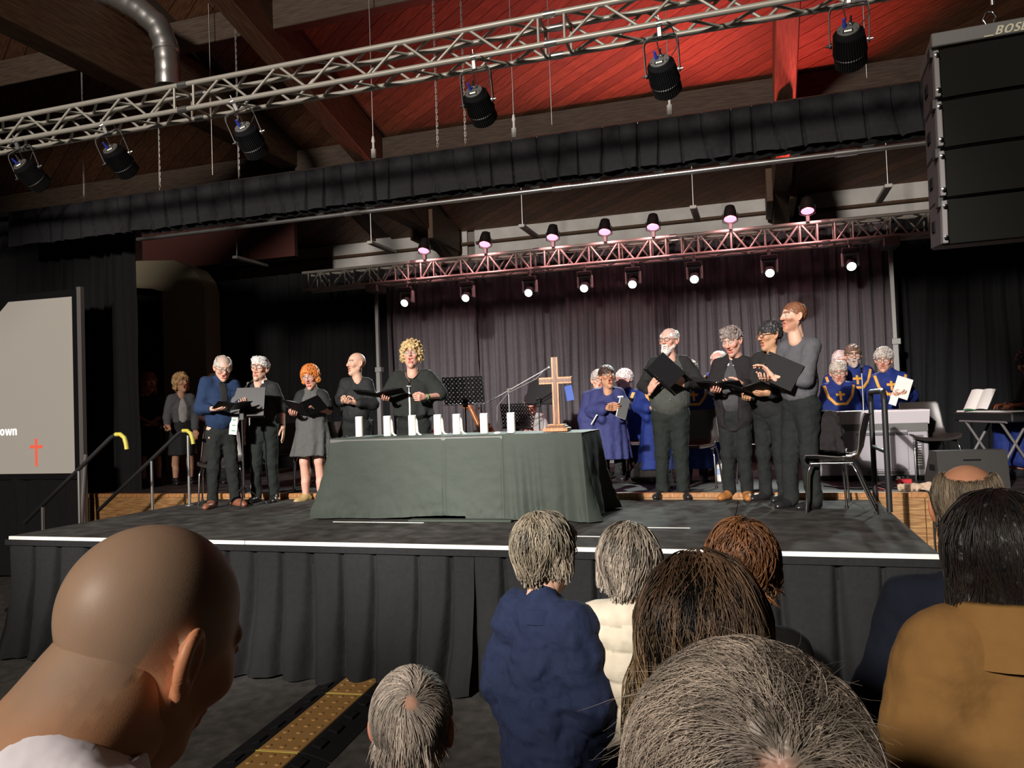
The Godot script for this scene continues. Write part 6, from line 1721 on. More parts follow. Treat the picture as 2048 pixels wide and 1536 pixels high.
	for k in 4: part(t, "button", lathed([Vector2(0.009, 0), Vector2(0.009, 0.004), Vector2(0, 0.005)], 10, Transform3D(Basis(Vector3.RIGHT, PI / 2), b.march(v3(0.02, 1.26 - 0.085 * k, 0.6), v3(0, 0, -1)))), M.black)
	trousers(t, d, M.trouser_green, M.leather_black, [20.0, -25.0], 0.006)
	hair_mesh(t, d, func(q: Fld): fringe_hair(q), Color(0.60, 0.56, 0.54), 0.006)
	beard_mesh(t, d, Color(0.68, 0.62, 0.58), 0.014)
	glasses(t, d, M.walnut, 0.021, 0.0022)
	part(t, "watch", tubed([v3(-0.183, 1.093, 0.205), v3(-0.178, 1.098, 0.222)], 0.036, 14), M.chrome)
	folder("black ring folder tilted in the bearded man's hands, pages hidden", spotat(t, v3(-0.085, 1.215, 0.40)), aim(150, -38, -28), 0.22, 0.30, 110)
	# 7 man in a dark cardigan
	d = {HD = v3(0.023, 1.562, 0.08), SL = v3(0.168, 1.365, 0), SR = v3(-0.155, 1.35, 0), ER = v3(-0.20, 1.10, 0.03), WR = v3(-0.12, 1.075, 0.27), EL = v3(0.22, 1.105, 0.0), WL = v3(0.13, 1.13, 0.27), skin = pink, look = [-14.0, 20.0, 2.0], mouth = 0.012, brow = Color(0.25, 0.18, 0.15), palmR = v3(0.3, 1, 0), palmL = v3(-0.6, 0.2, 0.3), dirL = v3(-0.7, -0.05, 0.6), hands = 1.05, feet = [v3(0.095, 0.075, 0.02), v3(-0.075, 0.075, 0.02)]}
	t = person("person", "grey-haired man in an open dark cardigan looking down at his folder", v3(-0.24, DECK, -8.05), -10, d, G)
	f = topfld(d, 0.0, 0.02)
	wear(t, "shirt", f, M.shirt_slate)
	strip(t, "undershirt", f, [Vector2(0.01, 1.425), Vector2(0.006, 1.36), Vector2(0.004, 1.32)], 0.075, M.paper, 0.004, v3(0, 0, 1), "white undershirt at the open collar")
	strip(t, "shirt_placket", f, [Vector2(0.003, 1.31), Vector2(0.0, 1.1), Vector2(0.0, 0.98)], 0.028, M.shirt_slate, 0.005)
	b = topfld(d, 0.020, 0.03, 0.16); sleeve(b, d, "L", 1.85, 0.018); sleeve(b, d, "R", 1.85, 0.018)
	b.cap(v3(0.005, 1.50, 0.16), v3(-0.01, 0.75, 0.20), 0.085, 0.115, 0.015, Color.WHITE, v3(0.8, 1, 1.2), 1)
	wear(t, "cardigan", b, M.cardigan)
	trousers(t, d, M.trouser, M.leather_tan, [15.0, -22.0])
	hair_mesh(t, d, func(q: Fld): short_hair(q, 0.014, 0.06); q.cap(v3(-0.04, 0.108, 0.05), v3(0.045, 0.108, 0.03), 0.028, 0.03, 0.03), Color(0.20, 0.16, 0.145), 0.016, 30.0, "hair", 0.0055, Color(0.30, 0.25, 0.23))
	folder("flat black folder of white pages read by the cardigan man", spotat(t, v3(-0.04, 1.115, 0.40)), aim(170, -76, 3), 0.19, 0.26, 170)
	# 8 dark-haired man in glasses
	d = {HD = v3(0.075, 1.583, 0.07), SL = v3(0.15, 1.37, 0), SR = v3(-0.12, 1.40, 0), ER = v3(-0.12, 1.06, 0.08), WR = v3(-0.03, 1.0, 0.29), EL = v3(0.19, 1.05, 0.02), WL = v3(0.19, 1.03, 0.28), skin = olive, look = [-24.0, 4.0, 0.0], mouth = 0.012, brow = Color(0.03, 0.025, 0.02), palmR = v3(0.3, 1, 0), palmL = v3(-0.5, 0.5, 0), dirL = v3(-0.6, 0.0, 0.7), girth = 1.12}
	t = person("person", "dark-haired man in glasses and black clothes behind the tall man", v3(0.10, DECK, -7.9), -35, d, G)
	f = topfld(d, 0.012, 0.04, 0.05); sleeve(f, d, "L", 1.85, 0.014); sleeve(f, d, "R", 1.85, 0.014)
	wear(t, "shirt", f, M.sleeve_dark)
	trousers(t, d, M.trouser, M.leather_black, [-5.0, -20.0])
	hair_mesh(t, d, func(q: Fld): short_hair(q, 0.014, 0.05), Color(0.035, 0.034, 0.036), 0.012)
	glasses(t, d, M.walnut, 0.021, 0.0028)
	folder("black folder held low by the dark-haired man in glasses", spotat(t, v3(0.06, 1.05, 0.40)), aim(145, -72, 0), 0.20, 0.24, 150)
	# 9 tall man in a grey shirt
	d = {HD = v3(0.032, 1.702, 0.04), SL = v3(0.20, 1.45, -0.03), SR = v3(-0.15, 1.46, 0.0), EL = v3(0.18, 1.13, 0.09), WL = v3(0.02, 1.17, 0.30), ER = v3(-0.19, 1.16, 0.05), WR = v3(-0.05, 1.15, 0.28), skin = fair, look = [-14.0, -4.0, 0.0], mouth = 0.012, stubble = Color(0.40, 0.22, 0.15), beard = Color(0.38, 0.17, 0.10), brow = Color(0.22, 0.11, 0.07), palmL = v3(-0.5, 0.2, 0.9), dirL = v3(-0.45, 0.75, 0.35), hands = 1.1, girth = 1.08, hipy = 0.96, feet = [v3(0.13, 0.075, 0.0), v3(-0.09, 0.075, 0.06)]}
	t = person("person", "tall man in a grey short-sleeved shirt in profile holding up a black folder", v3(0.33, DECK, -7.4), -48, d, G)
	f = topfld(d, 0.006, 0.01); sleeve(f, d, "L", 1.25, 0.016); sleeve(f, d, "R", 1.25, 0.016)
	wear(t, "shirt", f, M.grey_shirt)
	strip(t, "shirt_collar", f, [Vector2(-0.04, 1.545), Vector2(-0.01, 1.50), Vector2(0.02, 1.47)], 0.036, M.grey_shirt, 0.012)
	strip(t, "shirt_collar", f, [Vector2(0.11, 1.545), Vector2(0.075, 1.50), Vector2(0.035, 1.47)], 0.036, M.grey_shirt, 0.012)
	strip(t, "shirt_placket", f, [Vector2(0.028, 1.46), Vector2(0.028, 1.3), Vector2(0.028, 1.08)], 0.03, M.grey_shirt, 0.005)
	trousers(t, d, M.trouser, M.leather_black, [-8.0, 5.0], 0.008)
	hair_mesh(t, d, func(q: Fld): short_hair(q, 0.004, 0.06), Color(0.20, 0.085, 0.045), 0.004)
	folder("closed black folder held up by the tall man, hiding his neighbour's chest", spotat(t, v3(-0.04, 1.285, 0.33)), aim(-8, -12, -28), 0.30, 0.25, 180, false, true)

func robe_person(label: String, at: Vector3, turn: float, d: Dictionary, m: Material, trim: bool, hem := 0.22) -> Array:
	if not d.has("arms"): d.arms = ["L", "R"]
	var floor_legs: Array = [v3(d.get("hip", (d.SL + d.SR) / 2.0).x + 0.09, 0.075, 0.02), v3(d.get("hip", (d.SL + d.SR) / 2.0).x - 0.09, 0.075, 0.02)]
	d.feet = floor_legs
	var t := person("person", label, at, turn, d, "robed choir")
	var f := topfld(d, 0.014, 0.0)
	var mm: Vector3 = d.m
	f.hang(mm + v3(0, -0.12, 0.0), v3(mm.x, hem, 0.01), 0.16, 0.27, 11.0, 0.016, 0.06, Color.WHITE, v3(1, 1, 0.78))
	for a: String in ["L", "R"]:
		var s: Vector3 = d["S" + a]; var e: Vector3 = d.get("E" + a, s + Vector3(0.06 if a == "L" else -0.06, -0.27, 0.0)); var w: Vector3 = d.get("W" + a, e + Vector3(0, -0.24, 0.06))
		f.cap(s, e, 0.070, 0.078, 0.05); f.cap(e, e.lerp(w, 0.7), 0.078, 0.075, 0.04)
		f.cap(e + v3(0, -0.03, 0), e.lerp(w, 0.6) + v3(0, -0.13, 0), 0.05, 0.04, 0.05)
	wear(t, "robe", f, m, 0.0145)
	if d.get("hem_legs", true):
		trousers(t, d, M.trouser, M.leather_black, [8.0, -8.0], -0.01, false)
	if trim:
		var y := mm.y
		strip(t, "yoke_trim", f, [Vector2(mm.x - 0.165, y + 0.035), Vector2(mm.x - 0.13, y - 0.10), Vector2(mm.x - 0.06, y - 0.185), Vector2(mm.x + 0.06, y - 0.185), Vector2(mm.x + 0.13, y - 0.10), Vector2(mm.x + 0.165, y + 0.035)], 0.030, M.gold, 0.005, v3(0, 0, 1), "gold yoke trim")
		strip(t, "cross_emblem", f, [Vector2(mm.x, y - 0.035), Vector2(mm.x, y - 0.145)], 0.026, M.gold, 0.006, v3(0, 0, 1), "gold cross emblem")
		strip(t, "cross_emblem", f, [Vector2(mm.x - 0.05, y - 0.075), Vector2(mm.x + 0.05, y - 0.075)], 0.028, M.gold, 0.0065)
	return [t, f, d]

func choir() -> void:
	var fair := Color(0.62, 0.37, 0.27); var pink := Color(0.68, 0.38, 0.31); var brown := Color(0.42, 0.22, 0.13)
	var r := robe_person("dark-haired woman in a plain blue robe clasping a white booklet", v3(-1.74, PERM, -9.45), 17, {HD = v3(-0.02, 1.265, 0.04), SL = v3(0.145, 1.079, 0), SR = v3(-0.17, 1.080, 0), ER = v3(-0.22, 0.86, 0.03), WR = v3(-0.05, 0.875, 0.235), EL = v3(0.215, 0.85, 0.03), WL = v3(0.06, 0.87, 0.235), skin = brown, look = [16.0, -8.0, 0.0], mouth = 0.028, hscale = v3(1.0, 0.98, 1.0), brow = Color(0.03, 0.02, 0.02), palmL = v3(-0.3, 0.2, -1), palmR = v3(0.3, 0.2, -1), hipy = 0.66, girth = 1.05}, M.robe_navy, false, 0.26)
	hair_mesh(r[0], r[2], func(q: Fld): short_hair(q, 0.013, 0.052), Color(0.035, 0.02, 0.016), 0.01)
	glasses(r[0], r[2], M.spectacle, 0.021, 0.002)
	for a: String in ["L", "R"]:
		var s := 1.0 if a == "L" else -1.0
		part(r[0], "sleeve_stripe", tubed([v3(s * 0.16 - 0.02, 0.80, 0.21), v3(s * 0.19 - 0.02, 0.74, 0.14), v3(s * 0.215 - 0.02, 0.69, 0.06)], 0.010, 6), M.paper, Transform3D(), "white sleeve stripe")
	strip(r[0], "name_tag", r[1], [Vector2(0.09, 1.01), Vector2(0.16, 1.01)], 0.018, M.paper, 0.008)
	var bk := part(self, "booklet", boxed(Vector3(0.13, 0.25, 0.014), V, Basis(), 0.003), M.paper, Transform3D(aim(40, -10, -22), spotat(r[0], v3(0.12, 0.87, 0.285))))
	tag(bk, "white booklet clasped by the dark-haired woman in the plain robe", "booklet")
	part(bk, "cover", boxed(Vector3(0.128, 0.248, 0.002), v3(0.004, 0, 0.0078), Basis(), 0.001), M.grey_plate)
	r = robe_person("grey-haired singer half hidden behind the dark-haired robed woman", v3(-1.97, PERM, -10.1), 17, {HD = v3(-0.02, 1.245, 0.0), SL = v3(0.06, 1.066, 0), SR = v3(-0.19, 1.056, 0), skin = fair, look = [5.0, 0, 0], hipy = 0.68}, M.robe_navy, false)
	hair_mesh(r[0], r[2], func(q: Fld): short_hair(q, 0.012), Color(0.32, 0.29, 0.27)); glasses(r[0], r[2], M.spectacle)
	r = robe_person("white-haired robed singer glowing pink, looking left, behind the vest man's folder", v3(-1.62, PERM, -10.1), -35, {HD = v3(-0.04, 1.238, 0.02), SL = v3(0.15, 1.061, 0), SR = v3(-0.15, 1.053, 0), skin = pink, look = [-15.0, 4.0, 0], hipy = 0.68, handL = "", handR = ""}, M.robe_royal, true)
	hair_mesh(r[0], r[2], func(q: Fld): short_hair(q, 0.014), Color(0.62, 0.56, 0.55)); glasses(r[0], r[2], M.spectacle)
	r = robe_person("person in gold-trimmed blue robe just left of the vest man, face hidden", v3(-1.15, PERM, -9.2), 10, {HD = v3(0.12, 1.30, 0.0), SL = v3(0.19, 1.12, 0), SR = v3(-0.13, 1.125, 0), WR = v3(-0.06, 0.86, 0.2), ER = v3(-0.19, 0.90, 0.02), skin = fair, hipy = 0.70, palmR = v3(0.5, 0.5, 0)}, M.robe_royal, true, 0.15)
	hair_mesh(r[0], r[2], func(q: Fld): short_hair(q, 0.012), Color(0.3, 0.25, 0.2))
	r = robe_person("person in gold-trimmed blue robe between the vest man and the cardigan man, face hidden", v3(-0.70, PERM, -9.3), 10, {HD = v3(-0.05, 1.27, 0.0), SL = v3(0.132, 1.10, 0), SR = v3(-0.20, 1.10, 0), skin = fair, hipy = 0.70, handL = "", handR = ""}, M.robe_royal, true, 0.15)
	hair_mesh(r[0], r[2], func(q: Fld): short_hair(q, 0.012), Color(0.25, 0.2, 0.17))
	r = robe_person("bald robed man lit red behind the cardigan man's shoulder", v3(-0.35, PERM, -10.0), -20, {HD = v3(-0.12, 1.414, 0), SL = v3(0.04, 1.236, 0), SR = v3(-0.27, 1.236, 0), skin = pink, look = [-10.0, 8.0, 0], hipy = 0.76, handL = "", handR = ""}, M.robe_royal, true)
	hair_mesh(r[0], r[2], func(q: Fld): fringe_hair(q), Color(0.5, 0.45, 0.43), 0.006)
	r = robe_person("robed singer lit bright red, rearmost of the right-hand choir", v3(0.98, PERM, -10.6), 0, {HD = v3(0.02, 1.356, 0), SL = v3(0.15, 1.167, 0), SR = v3(-0.14, 1.156, 0), skin = pink, look = [0.0, 6.0, 0], hipy = 0.74, handL = "", handR = "", hem_legs = false}, M.robe_royal, true)
	hair_mesh(r[0], r[2], func(q: Fld): short_hair(q, 0.012), Color(0.6, 0.5, 0.48))
	r = robe_person("short grey-haired robed singer in front, directly above the organ's left half", v3(0.82, PERM, -10.0), 5, {HD = v3(0.092, 1.203, 0.03), SL = v3(0.235, 1.045, 0), SR = v3(-0.065, 1.04, 0), skin = fair, look = [-8.0, 8.0, 2.0], mouth = 0.012, hipy = 0.66, handL = "", handR = "", hem_legs = false, girth = 1.1}, M.robe_royal, true)
	hair_mesh(r[0], r[2], func(q: Fld): short_hair(q, 0.013, 0.052), Color(0.42, 0.37, 0.32)); glasses(r[0], r[2], M.spectacle, 0.022)
	r = robe_person("robed man with glasses and grey goatee standing behind the organ", v3(1.12, PERM, -10.4), 5, {HD = v3(0.004, 1.413, 0.02), SL = v3(0.19, 1.235, 0), SR = v3(-0.15, 1.225, 0), skin = fair, look = [-4.0, 2.0, 0.0], mouth = 0.012, beard = Color(0.45, 0.38, 0.33), brow = Color(0.1, 0.06, 0.04), hipy = 0.78, handL = "", handR = "", hem_legs = false}, M.robe_royal, true)
	hair_mesh(r[0], r[2], func(q: Fld): short_hair(q, 0.012), Color(0.13, 0.08, 0.06)); glasses(r[0], r[2], M.walnut, 0.022, 0.0022)
	beard_mesh(r[0], r[2], Color(0.45, 0.38, 0.33), 0.007)
	r = robe_person("grey-haired robed woman holding white papers, rightmost of the choir", v3(1.45, PERM, -10.0), 0, {HD = v3(-0.043, 1.33, 0.03), SL = v3(0.165, 1.139, 0), SR = v3(-0.14, 1.136, 0), EL = v3(0.22, 0.90, 0.02), WL = v3(0.10, 0.90, 0.22), ER = v3(-0.19, 0.90, 0.02), WR = v3(0.0, 0.905, 0.22), skin = fair, look = [-14.0, 8.0, -3.0], mouth = 0.012, hipy = 0.72, palmR = v3(0.3, 0.6, -0.6), palmL = v3(-0.3, 0.6, -0.6), hem_legs = false, girth = 1.1}, M.robe_royal, true)
	hair_mesh(r[0], r[2], func(q: Fld): short_hair(q, 0.017, 0.05), Color(0.40, 0.36, 0.33), 0.02); glasses(r[0], r[2], M.spectacle, 0.022)
	var pp := part(self, "song_papers", boxed(Vector3(0.17, 0.25, 0.008), V, Basis(), 0.002), M.paper, Transform3D(aim(8, -14, -22), spotat(r[0], v3(0.10, 0.99, 0.285))))
	tag(pp, "white papers held by the rightmost robed woman", "papers")
	part(pp, "lower_sheet", boxed(Vector3(0.08, 0.12, 0.004), v3(-0.05, -0.17, 0), Basis(), 0.001), M.paper)
	# seated person in white behind the music stand
	var d := {HD = v3(-0.30, 0.98, 0.05), SL = v3(-0.155, 0.795, 0), SR = v3(-0.445, 0.80, 0), skin = Color(0.62, 0.32, 0.25), look = [8.0, 12.0, 0], hip = v3(-0.3, 0.46, -0.08), feet = [v3(-0.2, 0.075, 0.4), v3(-0.4, 0.075, 0.4)], knees = [v3(-0.2, 0.5, 0.33), v3(-0.4, 0.5, 0.33)], EL = v3(-0.11, 0.56, 0.06), ER = v3(-0.49, 0.56, 0.06), WL = v3(-0.2, 0.56, 0.28), WR = v3(-0.4, 0.56, 0.28), brow = Color(0.04, 0.03, 0.02)}
	var t := person("person", "dark-haired seated person in a white shirt behind the music stands", v3(-2.75, PERM, -10.6), 17, d)
	var f := topfld(d, 0.006); sleeve(f, d, "L", 1.6, 0.012); sleeve(f, d, "R", 1.6, 0.012)
	wear(t, "shirt", f, M.white_shirt); trousers(t, d, M.trouser, M.leather_black, [0, 0], 0.0, false)
	hair_mesh(t, d, func(q: Fld): short_hair(q, 0.014), Color(0.03, 0.022, 0.02))
	seat_box(t, v3(-0.3, 0, -0.1))
	# two women and one more waiting at the left
	for k in 3:
		d = [{HD = v3(0.0, 1.48, 0.03), SL = v3(0.15, 1.27, 0), SR = v3(-0.15, 1.27, 0), EL = v3(0.17, 1.0, 0.02), WL = v3(0.03, 0.90, 0.18), ER = v3(-0.17, 1.0, 0.02), WR = v3(-0.02, 0.90, 0.18), skin = Color(0.45, 0.22, 0.15), look = [25.0, 0, 0]}, {HD = v3(0.0, 1.46, 0.03), SL = v3(0.15, 1.25, 0), SR = v3(-0.15, 1.25, 0), EL = v3(0.18, 0.97, 0.02), WL = v3(0.16, 0.76, 0.1), ER = v3(-0.19, 0.97, 0.02), WR = v3(-0.20, 0.86, 0.12), skin = Color(0.5, 0.28, 0.18), look = [25.0, -4.0, 0]}, {HD = v3(0.0, 1.42, 0.03), SL = v3(0.14, 1.22, 0), SR = v3(-0.14, 1.22, 0), EL = v3(0.19, 0.97, 0.02), WL = v3(0.08, 0.90, 0.2), ER = v3(-0.17, 0.97, 0.02), WR = v3(-0.05, 0.90, 0.2), skin = Color(0.5, 0.28, 0.2), look = [10.0, 8.0, 0]}][k]
		d.handL = "hold"; d.handR = "hold"
		t = person("person", ["woman with long wavy hair and folded hands, waiting in the dark at far left", "blonde woman in a grey denim jacket waiting in the dark behind the handrail", "dim person in a dark red plaid top half hidden behind the man in blue"][k], [v3(-8.38, PERM, -9.15), v3(-7.90, PERM, -9.25), v3(-7.35, PERM, -9.3)][k], [45.0, 48.0, 30.0][k], d)
		f = topfld(d, 0.008); sleeve(f, d, "L", 1.8 if k else 1.1, 0.012); sleeve(f, d, "R", 1.8 if k else 1.1, 0.012)
		if k == 1:
			wear(t, "shirt", topfld(d, 0.002), M.white_shirt)
			f.cap(v3(0.0, 1.34, 0.16), v3(0.0, 0.9, 0.2), 0.07, 0.10, 0.015, Color.WHITE, v3(0.7, 1, 1.3), 1)
		wear(t, "jacket" if k == 1 else "top", f, [M.black_shirt, M.denim_grey, M.plaid][k])
		if k == 2: trousers(t, d, M.trouser, M.leather_black, [0, 0], 0.0, false)
		else:
			var sk := Fld.new(); sk.hang(d.hipp + v3(0, 0.12, 0), v3(d.hipp.x, 0.42, 0.0), 0.13, 0.18, 7.0, 0.01, 0.04, Color.WHITE, v3(1.1, 1, 0.8))
			wear(t, "skirt", sk, M.black_shirt); shoes(t, d, M.leather_black, [0, 0], 0.9)
		var hc: Color = [Color(0.20, 0.085, 0.04), Color(0.42, 0.26, 0.12), Color(0.05, 0.03, 0.025)][k]
		hair_mesh(t, d, func(q: Fld):
			bob_hair(q, -0.16 if k == 0 else -0.08 if k == 1 else -0.02, 0.018), hc, 0.02, 30.0)
	# keyboard player at the right edge
	d = {HD = v3(-0.0, 1.20, 0.16), SL = v3(0.17, 1.0, 0.06), SR = v3(-0.17, 1.0, 0.06), hip = v3(0, 0.52, -0.08), feet = [v3(0.12, 0.075, 0.38), v3(-0.12, 0.075, 0.38)], knees = [v3(0.14, 0.54, 0.36), v3(-0.14, 0.54, 0.36)], EL = v3(0.22, 0.74, 0.12), ER = v3(-0.22, 0.74, 0.12), WL = v3(0.15, 0.76, 0.36), WR = v3(-0.13, 0.76, 0.36), palmL = v3(0, -1, 0), palmR = v3(0, -1, 0), skin = Color(0.33, 0.13, 0.07), look = [10.0, 24.0, 0], brow = Color(0.02, 0.015, 0.01)}
	t = person("person", "keyboard player in a dark top and blue skirt bent over the keys", v3(2.88, PERM, -9.55), -72, d)
	f = topfld(d, 0.012); sleeve(f, d, "L", 1.3, 0.02); sleeve(f, d, "R", 1.3, 0.02)
	wear(t, "top", f, M.black_top)
	var g2 := Fld.new(); g2.nz = fnoise(6.0, 2, 3); g2.na = 0.012
	for k in 2: g2.cap(v3(0.1 * (1 - 2 * k), 0.54, -0.04), d.knees[k], 0.12, 0.10, 0.06); g2.cap(d.knees[k], v3(0.13 * (1 - 2 * k), 0.22, 0.36), 0.10, 0.12, 0.06)
	wear(t, "skirt", g2, M.robe_royal); shoes(t, d, M.leather_black, [0, 0])
	hair_mesh(t, d, func(q: Fld): short_hair(q, 0.02, 0.045), Color(0.016, 0.013, 0.012), 0.015)
	part(t, "watch", tubed([v3(-0.145, 0.758, 0.325), v3(-0.14, 0.759, 0.338)], 0.031, 14), M.chrome)
	seat_box(t, v3(0, 0, -0.1))

# a padded bench under a seated player
func seat_box(person_: Node3D, off: Vector3) -> void:
	var y := 0.36 if off.x < -0.1 else 0.42
	var b := thing("bench", "padded bench under the keyboard player" if off.x > -0.1 else "padded bench under the seated person in white", "bench", spotat(person_, off), rad_to_deg(person_.rotation.y))
	part(b, "seat_pad", boxed(Vector3(0.5, 0.07, 0.34), v3(0, y - 0.035, 0), Basis(), 0.02), M.black)
	for sx: float in [-0.2, 0.2]:
		for sz: float in [-0.12, 0.12]: part(b, "leg", tubed([v3(sx, 0, sz), v3(sx, y - 0.06, sz)], 0.014, 8), M.black)

# a listener seen from behind: head position in the hall, which way the body and the head turn
func listener(label: String, head: Vector3, turn: float, o: Dictionary) -> Array:
	var hy := head.y
	var sh: float = hy - o.get("drop", 0.245)
	var w: float = o.get("sw", 0.185)
	var lean: float = o.get("lean", 0.0)
	var d := {HD = v3(0, hy, 0.03 + lean), SL = v3(w, sh, 0), SR = v3(-w, sh, 0), EL = v3(w + 0.055, sh - 0.29, -0.02), ER = v3(-w - 0.055, sh - 0.29, -0.02), WL = v3(w + 0.03, sh - 0.53, 0.1), WR = v3(-w - 0.03, sh - 0.53, 0.1)}
	d.merge(o)
	d.hipy = o.get("hipy", hy * 0.555)
	d.cell = 0.014
	var off := Basis(Vector3.UP, deg_to_rad(turn)) * Vector3(0, 0, 0.03 + lean)
	var t := person("person", label, Vector3(head.x - off.x, 0, head.z - off.z), turn, d, "")
	return [t, d]

func audience() -> void:
	var hg := Geo.new(); head_field(0.0).mesh(hg, 0.003, true)
	var fair := Color(0.58, 0.34, 0.24)
	# A: bald man close by on the left, white collar, head bowed
	var r := listener("man with a shaved head and white collar, large in the left foreground", v3(-0.603, 1.775, -0.655), 164, {neck = 0.066, nape = 0.054, blend = 0.02, hsize = 0.97, skin = Color(0.42, 0.21, 0.11), stubble = Color(0.25, 0.165, 0.11), look = [4.0, 24.0, 6.0], head_geo = hg, sw = 0.20, drop = 0.12, lean = 0.085, hscale = v3(1.0, 1.02, 1.0), girth = 1.15})
	var d: Dictionary = r[1]
	var f := topfld(d, 0.022, 0.02); sleeve(f, d, "L", 1.8, 0.012); sleeve(f, d, "R", 1.8, 0.012)
	wear(r[0], "shirt", f, M.collar_white)
	var c := Geo.new()
	c.lathe([Vector2(0.125, -0.05), Vector2(0.108, 0.0), Vector2(0.097, 0.035), Vector2(0.092, 0.038), Vector2(0.089, 0.02)], 40, Transform3D(Basis(Vector3.RIGHT, 0.2), d.nb + v3(0, 0.01, 0.0)), Color.WHITE, false)
	part(r[0], "collar", c, M.collar_white)
	trousers(r[0], d, M.trouser, M.leather_black)
	# B: grey-haired man, seated low in front
	r = listener("seated man with short grey hair and pink neck, low before the cable ramp", v3(-0.809, 1.261, -1.698), 188, {skin = Color(0.62, 0.28, 0.19), look = [2.0, 4.0, 0.0], head_geo = hg, hip = v3(0, 0.47, -0.05), knees = [v3(0.1, 0.5, 0.38), v3(-0.1, 0.5, 0.38)], feet = [v3(0.1, 0.075, 0.42), v3(-0.1, 0.075, 0.42)], stubble = Color(0.5, 0.38, 0.3)})
	d = r[1]
	f = topfld(d, 0.016); sleeve(f, d, "L", 1.8, 0.016); sleeve(f, d, "R", 1.8, 0.016)
	wear(r[0], "sweater", f, M.black_top); trousers(r[0], d, M.trouser, M.leather_black)
	hair_strands(r[0], d, func(q: Fld): short_hair(q, 0.007), 2600, 3, {root = Color(0.40, 0.35, 0.30), len = 0.05, thick = 0.0010, lift = 0.003, swirl = 1.2, whorl = v3(-0.02, 0.075, -0.10), vary = 0.9, curl = 0.12, fall = 0.4, fly = 0.0, thin = 0.016, scalp = Color(0.42, 0.24, 0.17), streak = 18.0, rough = 0.002})
	var ch := thing("stacking_chair", "black stacking chair under the seated grey-haired man", "chair", v3(-0.80, 0, -1.60), 188)
	part(ch, "seat", boxed(Vector3(0.46, 0.04, 0.44), v3(0, 0.40, 0), Basis(), 0.015), M.shell); part(ch, "backrest", boxed(Vector3(0.44, 0.3, 0.03), v3(0, 0.68, -0.25), Basis(Vector3.RIGHT, -0.12), 0.012), M.shell)
	for sx: float in [-0.2, 0.2]:
		for sz: float in [-0.22, 0.2]: part(ch, "leg", tubed([v3(sx, 0, sz), v3(sx, 0.40 if sz > 0 else 0.8, sz - (0.0 if sz > 0 else 0.04))], 0.012, 8), M.chrome)
	# C: navy denim jacket
	r = listener("listener in a navy denim jacket with collar-length grey hair, before the stage", v3(-0.763, 1.468, -2.765), 160, {skin = fair, look = [-8.0, 2.0, 0.0], sw = 0.155, drop = 0.205, WR = v3(-0.20, 0.78, 0.12), ER = v3(-0.235, 0.98, 0.0)})
	d = r[1]
	f = topfld(d, 0.018, 0.0, 0.16); sleeve(f, d, "L", 1.9, 0.014); sleeve(f, d, "R", 1.9, 0.014)
	f.hang(d.hipp + v3(0, 0.16, 0), d.hipp + v3(0, -0.16, 0), 0.15, 0.175, 5.0, 0.012, 0.06, Color.WHITE, v3(1.1, 1, 0.85)); f.nz = fnoise(8.0, 61, 3); f.na = 0.022
	wear(r[0], "jacket", f, M.navy_jacket, 0.012)
	var cc := Geo.new(); cc.lathe([Vector2(0.095, -0.03), Vector2(0.085, 0.015), Vector2(0.076, 0.018)], 24, Transform3D(Basis(), d.nb), Color.WHITE, false)
	part(r[0], "collar", cc, M.navy_jacket)
	trousers(r[0], d, M.trouser, M.leather_black)
	hair_strands(r[0], d, func(q: Fld): bob_hair(q, -0.048, 0.014), 2200, 4, {root = Color(0.165, 0.14, 0.10), tip = Color(0.225, 0.19, 0.14), hang = 1, len = 0.065, thick = 0.0016, lift = 0.009, curl = 0.4, vary = 1.1, streak = 24.0, freq = 14.0, whorl = v3(0.02, 0.125, -0.03), fly = 0.0})
	glasses(r[0], d, M.walnut)
	# D: white quilted jacket
	r = listener("woman in a white quilted jacket with a grey-streaked bob, before the stage", v3(-0.464, 1.427, -2.808), 172, {skin = fair, look = [-6.0, 2.0, 0.0], sw = 0.16, drop = 0.205})
	d = r[1]
	f = topfld(d, 0.022, 0.0, 0.10); sleeve(f, d, "L", 1.9, 0.022); sleeve(f, d, "R", 1.9, 0.022)
	quilt(r[0], "jacket", f, M.puffer, 0.088)
	cc = Geo.new(); cc.lathe([Vector2(0.088, -0.05), Vector2(0.078, 0.0), Vector2(0.080, 0.03), Vector2(0.074, 0.058), Vector2(0.068, 0.06)], 24, Transform3D(Basis(), d.nb), Color.WHITE, false)
	part(r[0], "collar", cc, M.puffer)
	trousers(r[0], d, M.trouser, M.leather_black)
	hair_strands(r[0], d, func(q: Fld): bob_hair(q, -0.058, 0.013), 2200, 5, {root = Color(0.15, 0.125, 0.095), tip = Color(0.35, 0.30, 0.245), hang = 1, len = 0.075, thick = 0.0016, lift = 0.008, curl = 0.25, vary = 1.4, streak = 26.0, freq = 10.0, whorl = v3(-0.02, 0.125, 0.0), tip_from = 0.15, fly = 0.0})
	# E: brown curls
	r = listener("woman with short auburn curls and a black top, nearest the stage edge", v3(-0.082, 1.434, -2.823), 186, {skin = Color(0.55, 0.26, 0.16), look = [6.0, 2.0, 0.0], sw = 0.16, drop = 0.26})
	d = r[1]
	f = topfld(d, 0.014, 0.0, 0.1); sleeve(f, d, "L", 1.9, 0.014); sleeve(f, d, "R", 1.9, 0.014)
	wear(r[0], "top", f, M.black_top); trousers(r[0], d, M.trouser, M.leather_black)
